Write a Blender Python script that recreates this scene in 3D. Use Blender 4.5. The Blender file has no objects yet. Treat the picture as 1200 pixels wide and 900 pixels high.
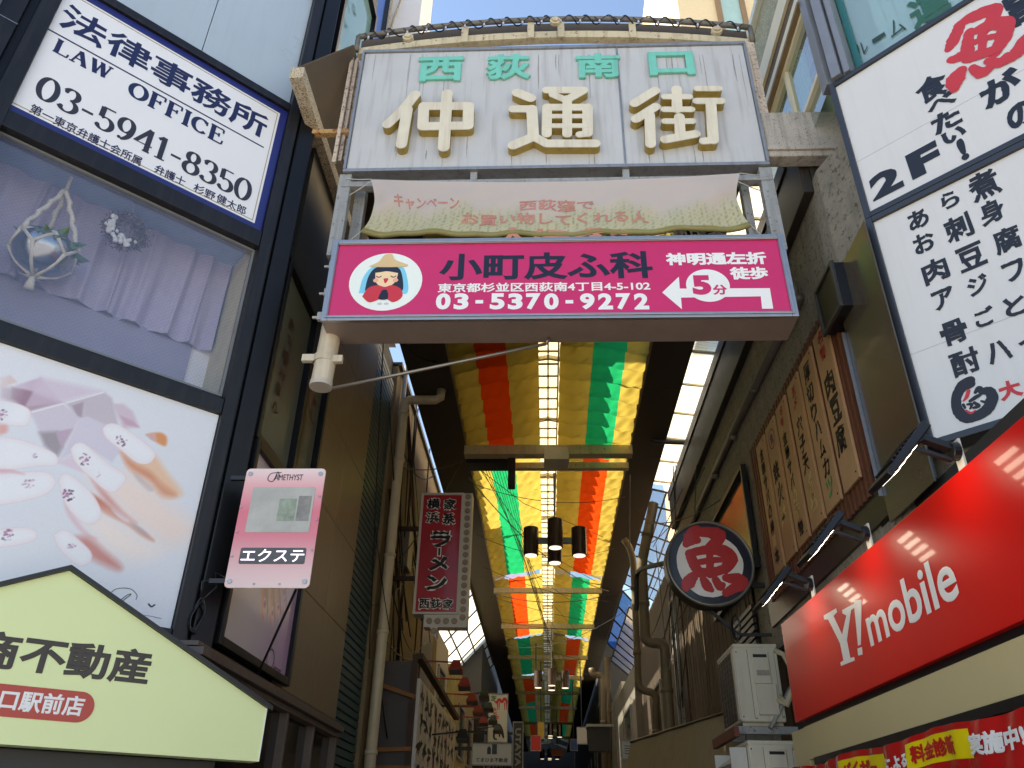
import bpy, math, random
import numpy as np
from mathutils import Vector, Matrix
random.seed(7)
SC = bpy.context.scene
COL = SC.collection
PI = math.pi
# ------------------------------------------------------------------ camera
CAM_ROT = Matrix(((0.99900, 0.00600, 0.04100), (0.03800, -0.50300, -0.86400), (0.01500, 0.86500, -0.50200)))
EYE = Vector((0, 0, 1.6))
FOC = 930.0                       # focal length in pixels of a 1200 x 900 frame
def ortho(m):
    x = Vector(m[0]); y = Vector(m[1])
    x.normalize(); y = (y - x * y.dot(x)).normalized(); z = x.cross(y)
    return Matrix((x, y, z))
CAM_ROT = ortho(CAM_ROT)
cd = bpy.data.cameras.new('camera')
cd.sensor_width = 36.0; cd.lens = FOC / 1200.0 * 36.0
cd.clip_start = 0.05; cd.clip_end = 2000
cam = bpy.data.objects.new('camera', cd); COL.objects.link(cam)
mw = CAM_ROT.to_4x4(); mw.translation = EYE
cam.matrix_world = mw
SC.camera = cam
# ------------------------------------------------------------------ sky, sun, exposure
SUN_EL, SUN_AZ = math.radians(51), math.radians(-84)      # azimuth from +Y towards +X
world = bpy.data.worlds.new('World'); SC.world = world; world.use_nodes = True
wt = world.node_tree; bg = wt.nodes['Background']
sky = wt.nodes.new('ShaderNodeTexSky'); sky.sky_type = 'NISHITA'; sky.sun_disc = False
sky.sun_elevation = SUN_EL; sky.sun_rotation = SUN_AZ
sky.air_density = 1.0; sky.dust_density = 0.15; sky.ozone_density = 1.6
wt.links.new(sky.outputs[0], bg.inputs[0]); bg.inputs[1].default_value = 0.115
sl = bpy.data.lights.new('sun', 'SUN'); sl.energy = 5.0; sl.angle = math.radians(0.5); sl.color = (1, 0.95, 0.87)
so = bpy.data.objects.new('sun', sl); COL.objects.link(so)
sd = Vector((math.sin(SUN_AZ) * math.cos(SUN_EL), math.cos(SUN_AZ) * math.cos(SUN_EL), math.sin(SUN_EL)))
so.rotation_euler = (-sd).to_track_quat('-Z', 'Y').to_euler(); so.location = (-8, 12, 30)
SC.view_settings.view_transform = 'Standard'; SC.view_settings.look = 'None'
SC.view_settings.gamma = 1.0; SC.view_settings.exposure = 1.5
SC.view_settings.use_white_balance = True; SC.view_settings.white_balance_temperature = 7400; SC.view_settings.white_balance_tint = 10
SC.view_settings.use_curve_mapping = False
SC.render.film_transparent = False
try:
    SC.cycles.max_bounces = 10; SC.cycles.transparent_max_bounces = 16; SC.cycles.use_denoising = True
except Exception:
    pass
# ------------------------------------------------------------------ frames: a local wall plane (u along, v up, w out)
Z = Vector((0, 0, 1))
class Frame:
    def __init__(s, o, u):
        s.o = Vector(o); s.u = Vector(u).normalized(); s.n = s.u.cross(Z).normalized()
    def P(s, u, v, w=0.0):
        return s.o + s.u * u + Z * v + s.n * w
    def hit(s, px, py, w=0.0):
        r = CAM_ROT @ Vector((px - 600.0, -(py - 450.0), -FOC))
        o = s.o + s.n * w
        t = (o - EYE).dot(s.n) / r.dot(s.n)
        p = EYE + r * t - s.o
        return (p.dot(s.u), p.z)
def az(a): return Vector((math.sin(math.radians(a)), math.cos(math.radians(a)), 0))
GATE = Frame((0, 5.0, 0), (1, 0, 0))
FL = Frame((-2.2, 5.25, 0), az(46.5))       # front of the office building
SL = Frame((-2.2, 0, 0), (0, 1, 0))         # its arcade side and the walls beyond
FR = Frame((2.4, 4.607, 0), az(134.5))      # chamfered front of the corner building
SR = Frame((2.4, 0, 0), (0, -1, 0))         # its arcade side
def plane_y(y): return Frame((0, y, 0), (1, 0, 0))
def plane_xl(x): return Frame((x, 0, 0), (0, 1, 0))
def plane_xr(x): return Frame((x, 0, 0), (0, -1, 0))
# ------------------------------------------------------------------ colours and materials
def lin(c):
    c = c / 255.0
    return c / 12.92 if c <= 0.04045 else ((c + 0.055) / 1.055) ** 2.4
def L3(c): return (lin(c[0]), lin(c[1]), lin(c[2]), 1.0)
MATS = {}
def mat(name, col, rough=0.55, metal=0.0, var=0.12, scale=5.0, bump=0.0, bscale=60.0, streak=0.0, streak_col=(70, 58, 45),
        speck=0.0, speck_col=(95, 52, 28), speck_scale=26.0, spec=0.5, coat=0.0, emit=0.0, axis='Z'):
    if name in MATS: return MATS[name]
    m = bpy.data.materials.new(name); m.use_nodes = True; MATS[name] = m
    t = m.node_tree; N = t.nodes; K = t.links
    b = N['Principled BSDF']
    b.inputs['Roughness'].default_value = rough; b.inputs['Metallic'].default_value = metal
    b.inputs['Specular IOR Level'].default_value = spec
    if coat: b.inputs['Coat Weight'].default_value = coat; b.inputs['Coat Roughness'].default_value = 0.06
    tc = N.new('ShaderNodeTexCoord')
    nz = N.new('ShaderNodeTexNoise'); nz.inputs['Scale'].default_value = scale; nz.inputs['Detail'].default_value = 7; nz.inputs['Roughness'].default_value = 0.62
    K.new(tc.outputs['Object'], nz.inputs['Vector'])
    mr = N.new('ShaderNodeMapRange'); mr.inputs[1].default_value = 0.25; mr.inputs[2].default_value = 0.75
    K.new(nz.outputs[0], mr.inputs[0])
    mx = N.new('ShaderNodeMix'); mx.data_type = 'RGBA'
    c = L3(col)
    mx.inputs[6].default_value = (c[0] * (1 - var), c[1] * (1 - var), c[2] * (1 - var), 1)
    mx.inputs[7].default_value = (min(1, c[0] * (1 + var)), min(1, c[1] * (1 + var)), min(1, c[2] * (1 + var)), 1)
    K.new(mr.outputs[0], mx.inputs[0])
    out = mx.outputs[2]
    if streak:
        mp = N.new('ShaderNodeMapping')
        mp.inputs['Scale'].default_value = (7, 7, 0.45) if axis == 'Z' else (0.45, 0.45, 7)
        K.new(tc.outputs['Object'], mp.inputs[0])
        n2 = N.new('ShaderNodeTexNoise'); n2.inputs['Scale'].default_value = 2.6; n2.inputs['Detail'].default_value = 6
        K.new(mp.outputs[0], n2.inputs['Vector'])
        r2 = N.new('ShaderNodeMapRange'); r2.inputs[1].default_value = 0.5; r2.inputs[2].default_value = 0.8; r2.inputs[4].default_value = streak
        K.new(n2.outputs[0], r2.inputs[0])
        m2 = N.new('ShaderNodeMix'); m2.data_type = 'RGBA'; K.new(r2.outputs[0], m2.inputs[0]); K.new(out, m2.inputs[6])
        m2.inputs[7].default_value = L3(streak_col); out = m2.outputs[2]
    if speck:
        n3 = N.new('ShaderNodeTexNoise'); n3.inputs['Scale'].default_value = speck_scale; n3.inputs['Detail'].default_value = 5; n3.inputs['Roughness'].default_value = 0.7
        K.new(tc.outputs['Object'], n3.inputs['Vector'])
        r3 = N.new('ShaderNodeMapRange'); r3.inputs[1].default_value = 0.62 - 0.25 * speck; r3.inputs[2].default_value = 0.70 - 0.2 * speck
        K.new(n3.outputs[0], r3.inputs[0])
        m3 = N.new('ShaderNodeMix'); m3.data_type = 'RGBA'; K.new(r3.outputs[0], m3.inputs[0]); K.new(out, m3.inputs[6])
        m3.inputs[7].default_value = L3(speck_col); out = m3.outputs[2]
    K.new(out, b.inputs['Base Color'])
    rr = N.new('ShaderNodeMapRange'); rr.inputs[3].default_value = max(0.02, rough * 0.85); rr.inputs[4].default_value = min(1, rough * 1.2)
    K.new(nz.outputs[0], rr.inputs[0]); K.new(rr.outputs[0], b.inputs['Roughness'])
    if emit:
        K.new(out, b.inputs['Emission Color']); b.inputs['Emission Strength'].default_value = emit
    if bump:
        n4 = N.new('ShaderNodeTexNoise'); n4.inputs['Scale'].default_value = bscale; n4.inputs['Detail'].default_value = 5
        K.new(tc.outputs['Object'], n4.inputs['Vector'])
        bp = N.new('ShaderNodeBump'); bp.inputs['Strength'].default_value = bump; bp.inputs['Distance'].default_value = 0.01
        K.new(n4.outputs[0], bp.inputs['Height']); K.new(bp.outputs[0], b.inputs['Normal'])
    return m
def glass(name, tint=(235, 242, 240), refl=0.0, haze=0.0, haze_col=(200, 210, 215), rough=0.02, wire=0.0, fmul=1.0):
    """window glass: clear body plus Fresnel reflection; haze = flat colour share, also for a painted sky veil; wire = faint diagonal mesh."""
    if name in MATS: return MATS[name]
    m = bpy.data.materials.new(name); m.use_nodes = True; MATS[name] = m
    t = m.node_tree; N = t.nodes; K = t.links; N.remove(N['Principled BSDF'])
    o = N['Material Output']
    tr = N.new('ShaderNodeBsdfTransparent'); tr.inputs[0].default_value = L3(tint)
    gl = N.new('ShaderNodeBsdfGlossy'); gl.inputs['Roughness'].default_value = rough
    df = N.new('ShaderNodeBsdfDiffuse'); df.inputs[0].default_value = L3(haze_col)
    mh = N.new('ShaderNodeMixShader'); mh.inputs[0].default_value = haze
    K.new(tr.outputs[0], mh.inputs[1]); K.new(df.outputs[0], mh.inputs[2])
    if wire:
        tc = N.new('ShaderNodeTexCoord'); mp = N.new('ShaderNodeMapping')
        mp.inputs['Scale'].default_value = (1, 1, 1); K.new(tc.outputs['UV'], mp.inputs[0])
        last = None
        for a in (PI / 4, -PI / 4):
            q = N.new('ShaderNodeMapping'); q.inputs['Rotation'].default_value = (0, 0, a); K.new(tc.outputs['UV'], q.inputs[0])
            wv = N.new('ShaderNodeTexWave'); wv.inputs['Scale'].default_value = 13.0; wv.inputs['Distortion'].default_value = 0
            K.new(q.outputs[0], wv.inputs['Vector'])
            r = N.new('ShaderNodeMapRange'); r.inputs[1].default_value = 0.93; r.inputs[2].default_value = 1.0
            K.new(wv.outputs['Fac'], r.inputs[0])
            if last is None: last = r.outputs[0]
            else:
                ad = N.new('ShaderNodeMath'); ad.operation = 'MAXIMUM'; K.new(last, ad.inputs[0]); K.new(r.outputs[0], ad.inputs[1]); last = ad.outputs[0]
        sc = N.new('ShaderNodeMath'); sc.operation = 'MULTIPLY_ADD'; K.new(last, sc.inputs[0]); sc.inputs[1].default_value = wire; sc.inputs[2].default_value = haze
        K.new(sc.outputs[0], mh.inputs[0])
    lw = N.new('ShaderNodeLayerWeight'); p5 = N.new('ShaderNodeMath'); p5.operation = 'POWER'; K.new(lw.outputs['Facing'], p5.inputs[0]); p5.inputs[1].default_value = 5.0; lw.inputs[0].default_value = 0.5
    fr = N.new('ShaderNodeMath'); fr.operation = 'MULTIPLY_ADD'; K.new(p5.outputs[0], fr.inputs[0]); fr.inputs[1].default_value = 0.95; fr.inputs[2].default_value = 0.05
    ad = N.new('ShaderNodeMath'); ad.operation = 'ADD'; ad.operation = 'MULTIPLY_ADD'; ad.use_clamp = True; K.new(fr.outputs[0], ad.inputs[0]); ad.inputs[1].default_value = fmul; ad.inputs[2].default_value = refl
    ms = N.new('ShaderNodeMixShader'); K.new(ad.outputs[0], ms.inputs[0]); K.new(mh.outputs[0], ms.inputs[1]); K.new(gl.outputs[0], ms.inputs[2])
    K.new(ms.outputs[0], o.inputs['Surface'])
    return m
def cloth(name, col, trans=0.6, var=0.1, scale=3.0, clear=0.0):
    """thin fabric or plastic sheet: diffuse front, light passing through, optional clear share."""
    if name in MATS: return MATS[name]
    m = bpy.data.materials.new(name); m.use_nodes = True; MATS[name] = m
    t = m.node_tree; N = t.nodes; K = t.links; N.remove(N['Principled BSDF'])
    o = N['Material Output']; tc = N.new('ShaderNodeTexCoord')
    nz = N.new('ShaderNodeTexNoise'); nz.inputs['Scale'].default_value = scale; nz.inputs['Detail'].default_value = 6
    K.new(tc.outputs['Object'], nz.inputs['Vector'])
    mx = N.new('ShaderNodeMix'); mx.data_type = 'RGBA'; c = L3(col)
    mx.inputs[6].default_value = (c[0] * (1 - var), c[1] * (1 - var), c[2] * (1 - var), 1); mx.inputs[7].default_value = (c[0] * (1 + var), c[1] * (1 + var), c[2] * (1 + var), 1)
    K.new(nz.outputs[0], mx.inputs[0])
    d = N.new('ShaderNodeBsdfDiffuse'); tl = N.new('ShaderNodeBsdfTranslucent'); ms = N.new('ShaderNodeMixShader'); ms.inputs[0].default_value = trans
    K.new(mx.outputs[2], d.inputs[0]); K.new(mx.outputs[2], tl.inputs[0]); K.new(d.outputs[0], ms.inputs[1]); K.new(tl.outputs[0], ms.inputs[2])
    out = ms.outputs[0]
    if clear:
        tr = N.new('ShaderNodeBsdfTransparent'); tr.inputs[0].default_value = (1, 1, 1, 1); m2 = N.new('ShaderNodeMixShader'); m2.inputs[0].default_value = clear
        K.new(out, m2.inputs[1]); K.new(tr.outputs[0], m2.inputs[2]); out = m2.outputs[0]
    K.new(out, o.inputs['Surface'])
    return m
def emis(name, col, strength, base=(200, 200, 200)):
    if name in MATS: return MATS[name]
    m = bpy.data.materials.new(name); m.use_nodes = True; MATS[name] = m
    b = m.node_tree.nodes['Principled BSDF']; b.inputs['Base Color'].default_value = L3(base)
    b.inputs['Emission Color'].default_value = L3(col); b.inputs['Emission Strength'].default_value = strength
    return m
def painted(name, rough=0.4, trans=0.0, emit=0.0, coat=0.0, var=0.04):
    """printed surface: the print itself is stored in the 'print' colour attribute."""
    if name in MATS: return MATS[name]
    m = bpy.data.materials.new(name); m.use_nodes = True; MATS[name] = m
    t = m.node_tree; N = t.nodes; K = t.links; b = N['Principled BSDF']
    a = N.new('ShaderNodeAttribute'); a.attribute_name = 'print'
    K.new(a.outputs['Color'], b.inputs['Base Color']); b.inputs['Roughness'].default_value = rough
    if coat: b.inputs['Coat Weight'].default_value = coat; b.inputs['Coat Roughness'].default_value = 0.08
    if emit: K.new(a.outputs['Color'], b.inputs['Emission Color']); b.inputs['Emission Strength'].default_value = emit
    if trans:
        tl = N.new('ShaderNodeBsdfTranslucent'); K.new(a.outputs['Color'], tl.inputs[0])
        ms = N.new('ShaderNodeMixShader'); ms.inputs[0].default_value = trans
        K.new(b.outputs[0], ms.inputs[1]); K.new(tl.outputs[0], ms.inputs[2]); K.new(ms.outputs[0], N['Material Output'].inputs['Surface'])
    return m
# ------------------------------------------------------------------ objects
ORG = {}
def thing(name, label, cat, loc=(0, 0, 0), group=None):
    o = bpy.data.objects.new(name, None); COL.objects.link(o); o.location = loc; o.empty_display_size = 0.1
    ORG[o.name] = Vector(loc); o['label'] = label; o['category'] = cat
    if group: o['group'] = group
    return o
def tag(o, label, cat, group=None):
    o['label'] = label; o['category'] = cat
    if group: o['group'] = group
    return o
class MB:
    def __init__(s): s.v = []; s.f = []; s.uv = None
    def add(s, vs, fs):
        n = len(s.v); s.v += [tuple(p) for p in vs]; s.f += [tuple(i + n for i in q) for q in fs]; return s
    def hexa(s, p):
        return s.add(p, [(0, 3, 2, 1), (4, 5, 6, 7), (0, 1, 5, 4), (1, 2, 6, 5), (2, 3, 7, 6), (3, 0, 4, 7)])
    def box(s, fr, u0, u1, v0, v1, w0, w1):
        P = fr.P
        return s.hexa([P(u0, v0, w0), P(u1, v0, w0), P(u1, v1, w0), P(u0, v1, w0), P(u0, v0, w1), P(u1, v0, w1), P(u1, v1, w1), P(u0, v1, w1)])
    def wbox(s, x0, x1, y0, y1, z0, z1):
        return s.hexa([Vector(p) for p in ((x0, y0, z0), (x1, y0, z0), (x1, y1, z0), (x0, y1, z0), (x0, y0, z1), (x1, y0, z1), (x1, y1, z1), (x0, y1, z1))])
    def poly(s, fr, pts, w0, w1):
        a = sum(pts[i][0] * pts[(i + 1) % len(pts)][1] - pts[(i + 1) % len(pts)][0] * pts[i][1] for i in range(len(pts)))
        if a < 0: pts = list(pts)[::-1]
        n = len(pts); vs = [fr.P(u, v, w0) for u, v in pts] + [fr.P(u, v, w1) for u, v in pts]
        fs = [tuple(range(n))[::-1], tuple(range(n, 2 * n))] + [(i, (i + 1) % n, n + (i + 1) % n, n + i) for i in range(n)]
        return s.add(vs, fs)
    def ring_frame(s, fr, u0, u1, v0, v1, t, w0, w1, tb=None):
        tb = tb or t
        s.box(fr, u0, u0 + t, v0, v1, w0, w1); s.box(fr, u1 - t, u1, v0, v1, w0, w1)
        s.box(fr, u0 + t, u1 - t, v0, v0 + tb, w0, w1); s.box(fr, u0 + t, u1 - t, v1 - tb, v1, w0, w1); return s
    def cyl(s, p, q, r, n=12, r2=None):
        p = Vector(p); q = Vector(q); d = (q - p).normalized(); r2 = r if r2 is None else r2
        a = d.orthogonal().normalized(); b = d.cross(a)
        vs = [p + (a * math.cos(2 * PI * i / n) + b * math.sin(2 * PI * i / n)) * r for i in range(n)] + [q + (a * math.cos(2 * PI * i / n) + b * math.sin(2 * PI * i / n)) * r2 for i in range(n)]
        return s.add(vs, [tuple(range(n))[::-1], tuple(range(n, 2 * n))] + [(i, (i + 1) % n, n + (i + 1) % n, n + i) for i in range(n)])
    def bar(s, p, q, w, h, up=(0, 0, 1)):
        p = Vector(p); q = Vector(q); d = (q - p).normalized(); sd_ = d.cross(Vector(up)).normalized() * w / 2; u = sd_.cross(d).normalized() * h / 2
        return s.hexa([p - sd_ - u, p + sd_ - u, p + sd_ + u, p - sd_ + u, q - sd_ - u, q + sd_ - u, q + sd_ + u, q - sd_ + u])
    def tube(s, pts, r, n=8):
        pts = [Vector(p) for p in pts]; rings = []
        prev = None
        for i, p in enumerate(pts):
            d = (pts[min(i + 1, len(pts) - 1)] - pts[max(i - 1, 0)])
            if d.length < 1e-6: d = Vector((0, 0, 1))
            d.normalize()
            a = d.orthogonal().normalized() if prev is None else (prev - d * prev.dot(d)).normalized()
            prev = a; b = d.cross(a); rr = r[i] if isinstance(r, (list, tuple)) else r
            rings.append([p + (a * math.cos(2 * PI * k / n) + b * math.sin(2 * PI * k / n)) * rr for k in range(n)])
        vs = [p for g in rings for p in g]; fs = []
        for i in range(len(rings) - 1):
            for k in range(n): fs.append((i * n + k, i * n + (k + 1) % n, (i + 1) * n + (k + 1) % n, (i + 1) * n + k))
        m = len(rings) - 1
        fs += [tuple(range(n))[::-1], tuple(m * n + k for k in range(n))]
        return s.add(vs, fs)
    def disc(s, fr, u, v, ru, rv, w0, w1, n=40):
        return s.poly(fr, [(u + ru * math.cos(2 * PI * i / n), v + rv * math.sin(2 * PI * i / n)) for i in range(n)], w0, w1)
    def grid(s, fn, nu, nv):
        vs = [fn(i / nu, j / nv) for j in range(nv + 1) for i in range(nu + 1)]
        fs = [(j * (nu + 1) + i, j * (nu + 1) + i + 1, (j + 1) * (nu + 1) + i + 1, (j + 1) * (nu + 1) + i) for j in range(nv) for i in range(nu)]
        return s.add(vs, fs)
    def stroke(s, fr, pts, wid, w, rough=0.0, cap=True, sub=True):
        """flat brush stroke through 2D pts with half-widths wid, laid at height w."""
        if sub: pts, wid = smooth_path(pts, wid)
        Lp, Rp = [], []
        n = len(pts)
        for i in range(n):
            dx = pts[min(i + 1, n - 1)][0] - pts[max(i - 1, 0)][0]; dy = pts[min(i + 1, n - 1)][1] - pts[max(i - 1, 0)][1]
            l = math.hypot(dx, dy) or 1; nx, ny = -dy / l, dx / l
            a = wid[i] * (1 + rough * (random.random() - .5)); b = wid[i] * (1 + rough * (random.random() - .5))
            Lp.append((pts[i][0] + nx * a, pts[i][1] + ny * a)); Rp.append((pts[i][0] - nx * b, pts[i][1] - ny * b))
        vs = [fr.P(u, v, w + 1.5e-5 * i) for i, (u, v) in enumerate(Lp)] + [fr.P(u, v, w + 1.5e-5 * i) for i, (u, v) in enumerate(Rp)]
        s.add(vs, [(n + i, n + i + 1, i + 1, i) for i in range(n - 1)])
        if cap:
            for k in (0, n - 1):
                s.add([fr.P(pts[k][0] + wid[k] * math.cos(a), pts[k][1] + wid[k] * math.sin(a), w - .00012 * (1 + k % 2)) for a in [2 * PI * j / 12 for j in range(12)]], [tuple(range(12))])
        return s
    def text(s, fr, t, u0, v0, u1, v1, w=0.002, depth=0.002, bold=0.0, extrude=False, res=4, shear=0.0, rough=0.0):
        vs, fs = glyphs(t, bold, extrude, res)
        if not vs: return s
        x0 = min(p[0] for p in vs); x1 = max(p[0] for p in vs); y0 = min(p[1] for p in vs); y1 = max(p[1] for p in vs); zmin = min(p[2] for p in vs); zmax = max(p[2] for p in vs)
        out = []
        for x, y, z in vs:
            a = (x - x0) / max(1e-6, x1 - x0); b = (y - y0) / max(1e-6, y1 - y0); c = (z - zmin) / (zmax - zmin) if zmax - zmin > 1e-6 else 1
            if rough:
                h = math.sin(x * 37.1 + y * 11.3) * math.cos(y * 29.7 - x * 17.9); a += rough * h / max(1, len(t)); b += rough * math.sin(x * 23.3 - y * 31.1)
            u = u0 + a * (u1 - u0) + shear * (b - .5); out.append(fr.P(u, v0 + b * (v1 - v0), w + c * depth))
        return s.add(out, fs)
    def build(s, name, m, parent=None, smooth=False, bevel=0.0, kind=None):
        org = ORG.get(parent.name, Vector((0, 0, 0))) if parent is not None else Vector((0, 0, 0))
        me = bpy.data.meshes.new(name); me.from_pydata([(x - org.x, y - org.y, z - org.z) for x, y, z in s.v], [], s.f)
        me.validate(); me.materials.append(m)
        if smooth: me.polygons.foreach_set('use_smooth', [True] * len(me.polygons))
        if s.uv is not None and len(me.loops):
            l = me.uv_layers.new(name='UVMap')
            for lp in me.loops: l.data[lp.index].uv = s.uv[lp.vertex_index]
        o = bpy.data.objects.new(name, me); COL.objects.link(o)
        if parent is not None: o.parent = parent
        ORG[o.name] = org
        if kind: o['kind'] = kind
        if bevel:
            bm = o.modifiers.new('bevel', 'BEVEL'); bm.width = bevel; bm.segments = 2; bm.limit_method = 'ANGLE'; bm.angle_limit = math.radians(40)
        return o
def smooth_path(pts, wid, k=6):
    if len(pts) < 3:
        o, w = [], []
        for j in range(k + 1):
            t = j / k; o.append((pts[0][0] + (pts[1][0] - pts[0][0]) * t, pts[0][1] + (pts[1][1] - pts[0][1]) * t)); w.append(wid[0] + (wid[1] - wid[0]) * t)
        return o, w
    P = [pts[0]] + list(pts) + [pts[-1]]; W = [wid[0]] + list(wid) + [wid[-1]]; o, w = [], []
    for i in range(1, len(P) - 2):
        for j in range(k):
            t = j / k; q = []
            for c in (0, 1):
                a, b, d, e = P[i - 1][c], P[i][c], P[i + 1][c], P[i + 2][c]
                q.append(.5 * (2 * b + (d - a) * t + (2 * a - 5 * b + 4 * d - e) * t * t + (3 * b - a - 3 * d + e) * t ** 3))
            o.append(tuple(q)); w.append(W[i] + (W[i + 1] - W[i]) * t)
    o.append(pts[-1]); w.append(wid[-1])
    return o, w
GL = {}
def glyphs(t, bold, extrude, res):
    k = (t, bold, extrude, res)
    if k in GL: return GL[k]
    c = bpy.data.curves.new('lettering', 'FONT'); c.body = t; c.size = 1; c.resolution_u = res; c.bevel_depth = bold; c.bevel_resolution = 1 if extrude else 0; c.extrude = 0.1 if extrude else 0
    o = bpy.data.objects.new('lettering', c); COL.objects.link(o)
    m = bpy.data.meshes.new_from_object(o.evaluated_get(bpy.context.evaluated_depsgraph_get()))
    r = ([tuple(v.co) for v in m.vertices], [tuple(p.vertices) for p in m.polygons])
    bpy.data.objects.remove(o); bpy.data.curves.remove(c); bpy.data.meshes.remove(m)
    GL[k] = r
    return r
def copy_tree(o, parent=None):
    c = o.copy(); COL.objects.link(c)
    if parent is not None: c.parent = parent
    for ch in [x for x in o.children]: copy_tree(ch, c)
    return c
def printed_sheet(name, fr, u0, u1, v0, v1, nu, nv, fn, m, parent=None, w=0.0, thick=0.004, warp=None):
    """a printed panel: a fine grid whose print colours come from fn(U, V) -> sRGB 0..255 array."""
    uu = np.linspace(u0, u1, nu + 1); vv = np.linspace(v0, v1, nv + 1); U, V = np.meshgrid(uu, vv)
    c = np.clip(fn(U, V), 0, 255) / 255.0
    c = np.where(c <= 0.04045, c / 12.92, ((c + 0.055) / 1.055) ** 2.4)
    b = MB(); org = ORG.get(parent.name, Vector((0, 0, 0))) if parent is not None else Vector((0, 0, 0))
    for j in range(nv + 1):
        for i in range(nu + 1):
            b.v.append(tuple(warp(U[j, i], V[j, i]) if warp else fr.P(U[j, i], V[j, i], w)))
    for j in range(nv):
        for i in range(nu):
            k = j * (nu + 1) + i; b.f.append((k, k + 1, k + nu + 2, k + nu + 1))
    o = b.build(name, m, parent, smooth=True)
    a = o.data.color_attributes.new('print', 'FLOAT_COLOR', 'POINT')
    flat = np.ones((c.shape[0] * c.shape[1], 4)); flat[:, :3] = c.reshape(-1, 3)
    a.data.foreach_set('color', flat.ravel())
    return o
def sdf_poly(U, V, pts):
    """signed distance to a polygon (negative inside)."""
    d = np.full(U.shape, 1e9); s = np.ones(U.shape); n = len(pts)
    for i in range(n):
        ax, ay = pts[i]; bx, by = pts[i - 1]; ex, ey = bx - ax, by - ay; wx, wy = U - ax, V - ay
        t = np.clip((wx * ex + wy * ey) / (ex * ex + ey * ey + 1e-12), 0, 1)
        d = np.minimum(d, (wx - ex * t) ** 2 + (wy - ey * t) ** 2)
        c1 = V >= ay; c2 = V < by; c3 = ex * wy > ey * wx
        s = np.where((c1 & c2 & c3) | (~c1 & ~c2 & ~c3), -s, s)
    return s * np.sqrt(d)
def over(img, mask, col):
    return img * (1 - mask[..., None]) + np.array(col, float) * mask[..., None] if np.ndim(col) == 1 else img * (1 - mask[..., None]) + col * mask[..., None]
def soft(d, e): return np.clip(0.5 - d / e, 0, 1)
def ell(U, V, cx, cy, rx, ry, a=0.0):
    x = (U - cx) * math.cos(a) + (V - cy) * math.sin(a); y = -(U - cx) * math.sin(a) + (V - cy) * math.cos(a)
    return (np.sqrt((x / rx) ** 2 + (y / ry) ** 2) - 1) * min(rx, ry)
# ------------------------------------------------------------------ helpers that read a rectangle on a wall plane
def R2(fr, xl, yt, xr, yb, w=0.0):
    xm, ym = (xl + xr) / 2, (yt + yb) / 2
    return fr.hit(xl, ym, w)[0], fr.hit(xm, yb, w)[1], fr.hit(xr, ym, w)[0], fr.hit(xm, yt, w)[1]
def R4(fr, l, r, t, b, w=0.0):
    return fr.hit(l[0], l[1], w)[0], fr.hit(b[0], b[1], w)[1], fr.hit(r[0], r[1], w)[0], fr.hit(t[0], t[1], w)[1]
# ------------------------------------------------------------------ shared materials
M_panel = mat('weathered_white_panel', (190, 190, 191), .45, var=.06, scale=2.2, streak=.45, streak_col=(120, 108, 98), bump=.05, bscale=3)
M_trim = mat('dull_aluminium_trim', (150, 152, 156), .38, .55, var=.1, scale=9, streak=.4)
M_alu = mat('brushed_aluminium', (168, 168, 170), .3, .8, var=.08, scale=12)
M_steelpaint = mat('grey_painted_steel', (150, 152, 152), .5, var=.12, scale=7, streak=.5, speck=.15)
M_dark = mat('dark_steel', (42, 41, 42), .45, .2, var=.2, scale=9)
M_black = mat('black_plastic', (22, 22, 24), .4, var=.2)
M_cream = mat('cream_painted_steel', (206, 192, 160), .5, var=.1, scale=5, streak=.5, streak_col=(110, 80, 50), speck=.12)
M_rust = mat('rust_flecked_cream_steel', (200, 186, 160), .65, var=.15, scale=9, speck=.5, speck_col=(96, 66, 44), speck_scale=75, bump=.3, bscale=60)
M_peel = mat('peeling_pinkish_paint', (205, 188, 172), .7, var=.15, scale=8, speck=.35, speck_col=(120, 90, 72), speck_scale=30, streak=.5, bump=.3)
M_soffit = mat('brown_soffit_board', (92, 78, 64), .7, var=.15, scale=3, streak=.3)
M_concrete = mat('stained_concrete_beam', (178, 170, 160), .8, var=.14, scale=5, streak=.75, streak_col=(84, 76, 68), speck=.2, speck_col=(84, 76, 68), speck_scale=70, bump=.25)
# ------------------------------------------------------------------ the arcade gate
gate = thing('arcade_gate', 'weathered white arcade gate with raised gold and mint letters on grey posts', 'gate', (0.1, 5.2, 0))
PF = plane_y(5.15)
b = MB(); b.wbox(-1.775, .728, 5.15, 5.36, 6.84, 8.44); b.build('sign_panel', M_panel, gate, bevel=.006)
b = MB(); b.wbox(.734, 1.965, 5.151, 5.36, 6.84, 8.44); b.build('sign_panel', M_panel, gate, bevel=.006)
b = MB()
b.wbox(-1.80, 1.99, 5.13, 5.37, 8.441, 8.475); b.wbox(-1.80, 1.99, 5.13, 5.37, 6.805, 6.839)
b.wbox(-1.80, -1.777, 5.125, 5.37, 6.84, 8.44); b.wbox(1.967, 1.99, 5.125, 5.37, 6.84, 8.44)
b.wbox(.722, .74, 5.14, 5.15, 6.84, 8.44)
for i in range(14):
    b.cyl((.731, 5.14, 6.92 + i * .11), (.731, 5.134, 6.92 + i * .11), .007, 8)
b.build('panel_trim', M_trim, gate, bevel=.003)
b = MB(); b.wbox(-1.80, 1.99, 5.15, 5.22, 6.64, 6.70); b.wbox(-1.80, 1.99, 5.28, 5.34, 6.74, 6.80)
b.build('cross_rail', M_steelpaint, gate, bevel=.004)
for x in (-.62, .73):
    b = MB(); b.wbox(x - .03, x + .03, 5.16, 5.22, 6.53, 6.80); b.build('hanger_bracket', M_steelpaint, gate)
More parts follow.
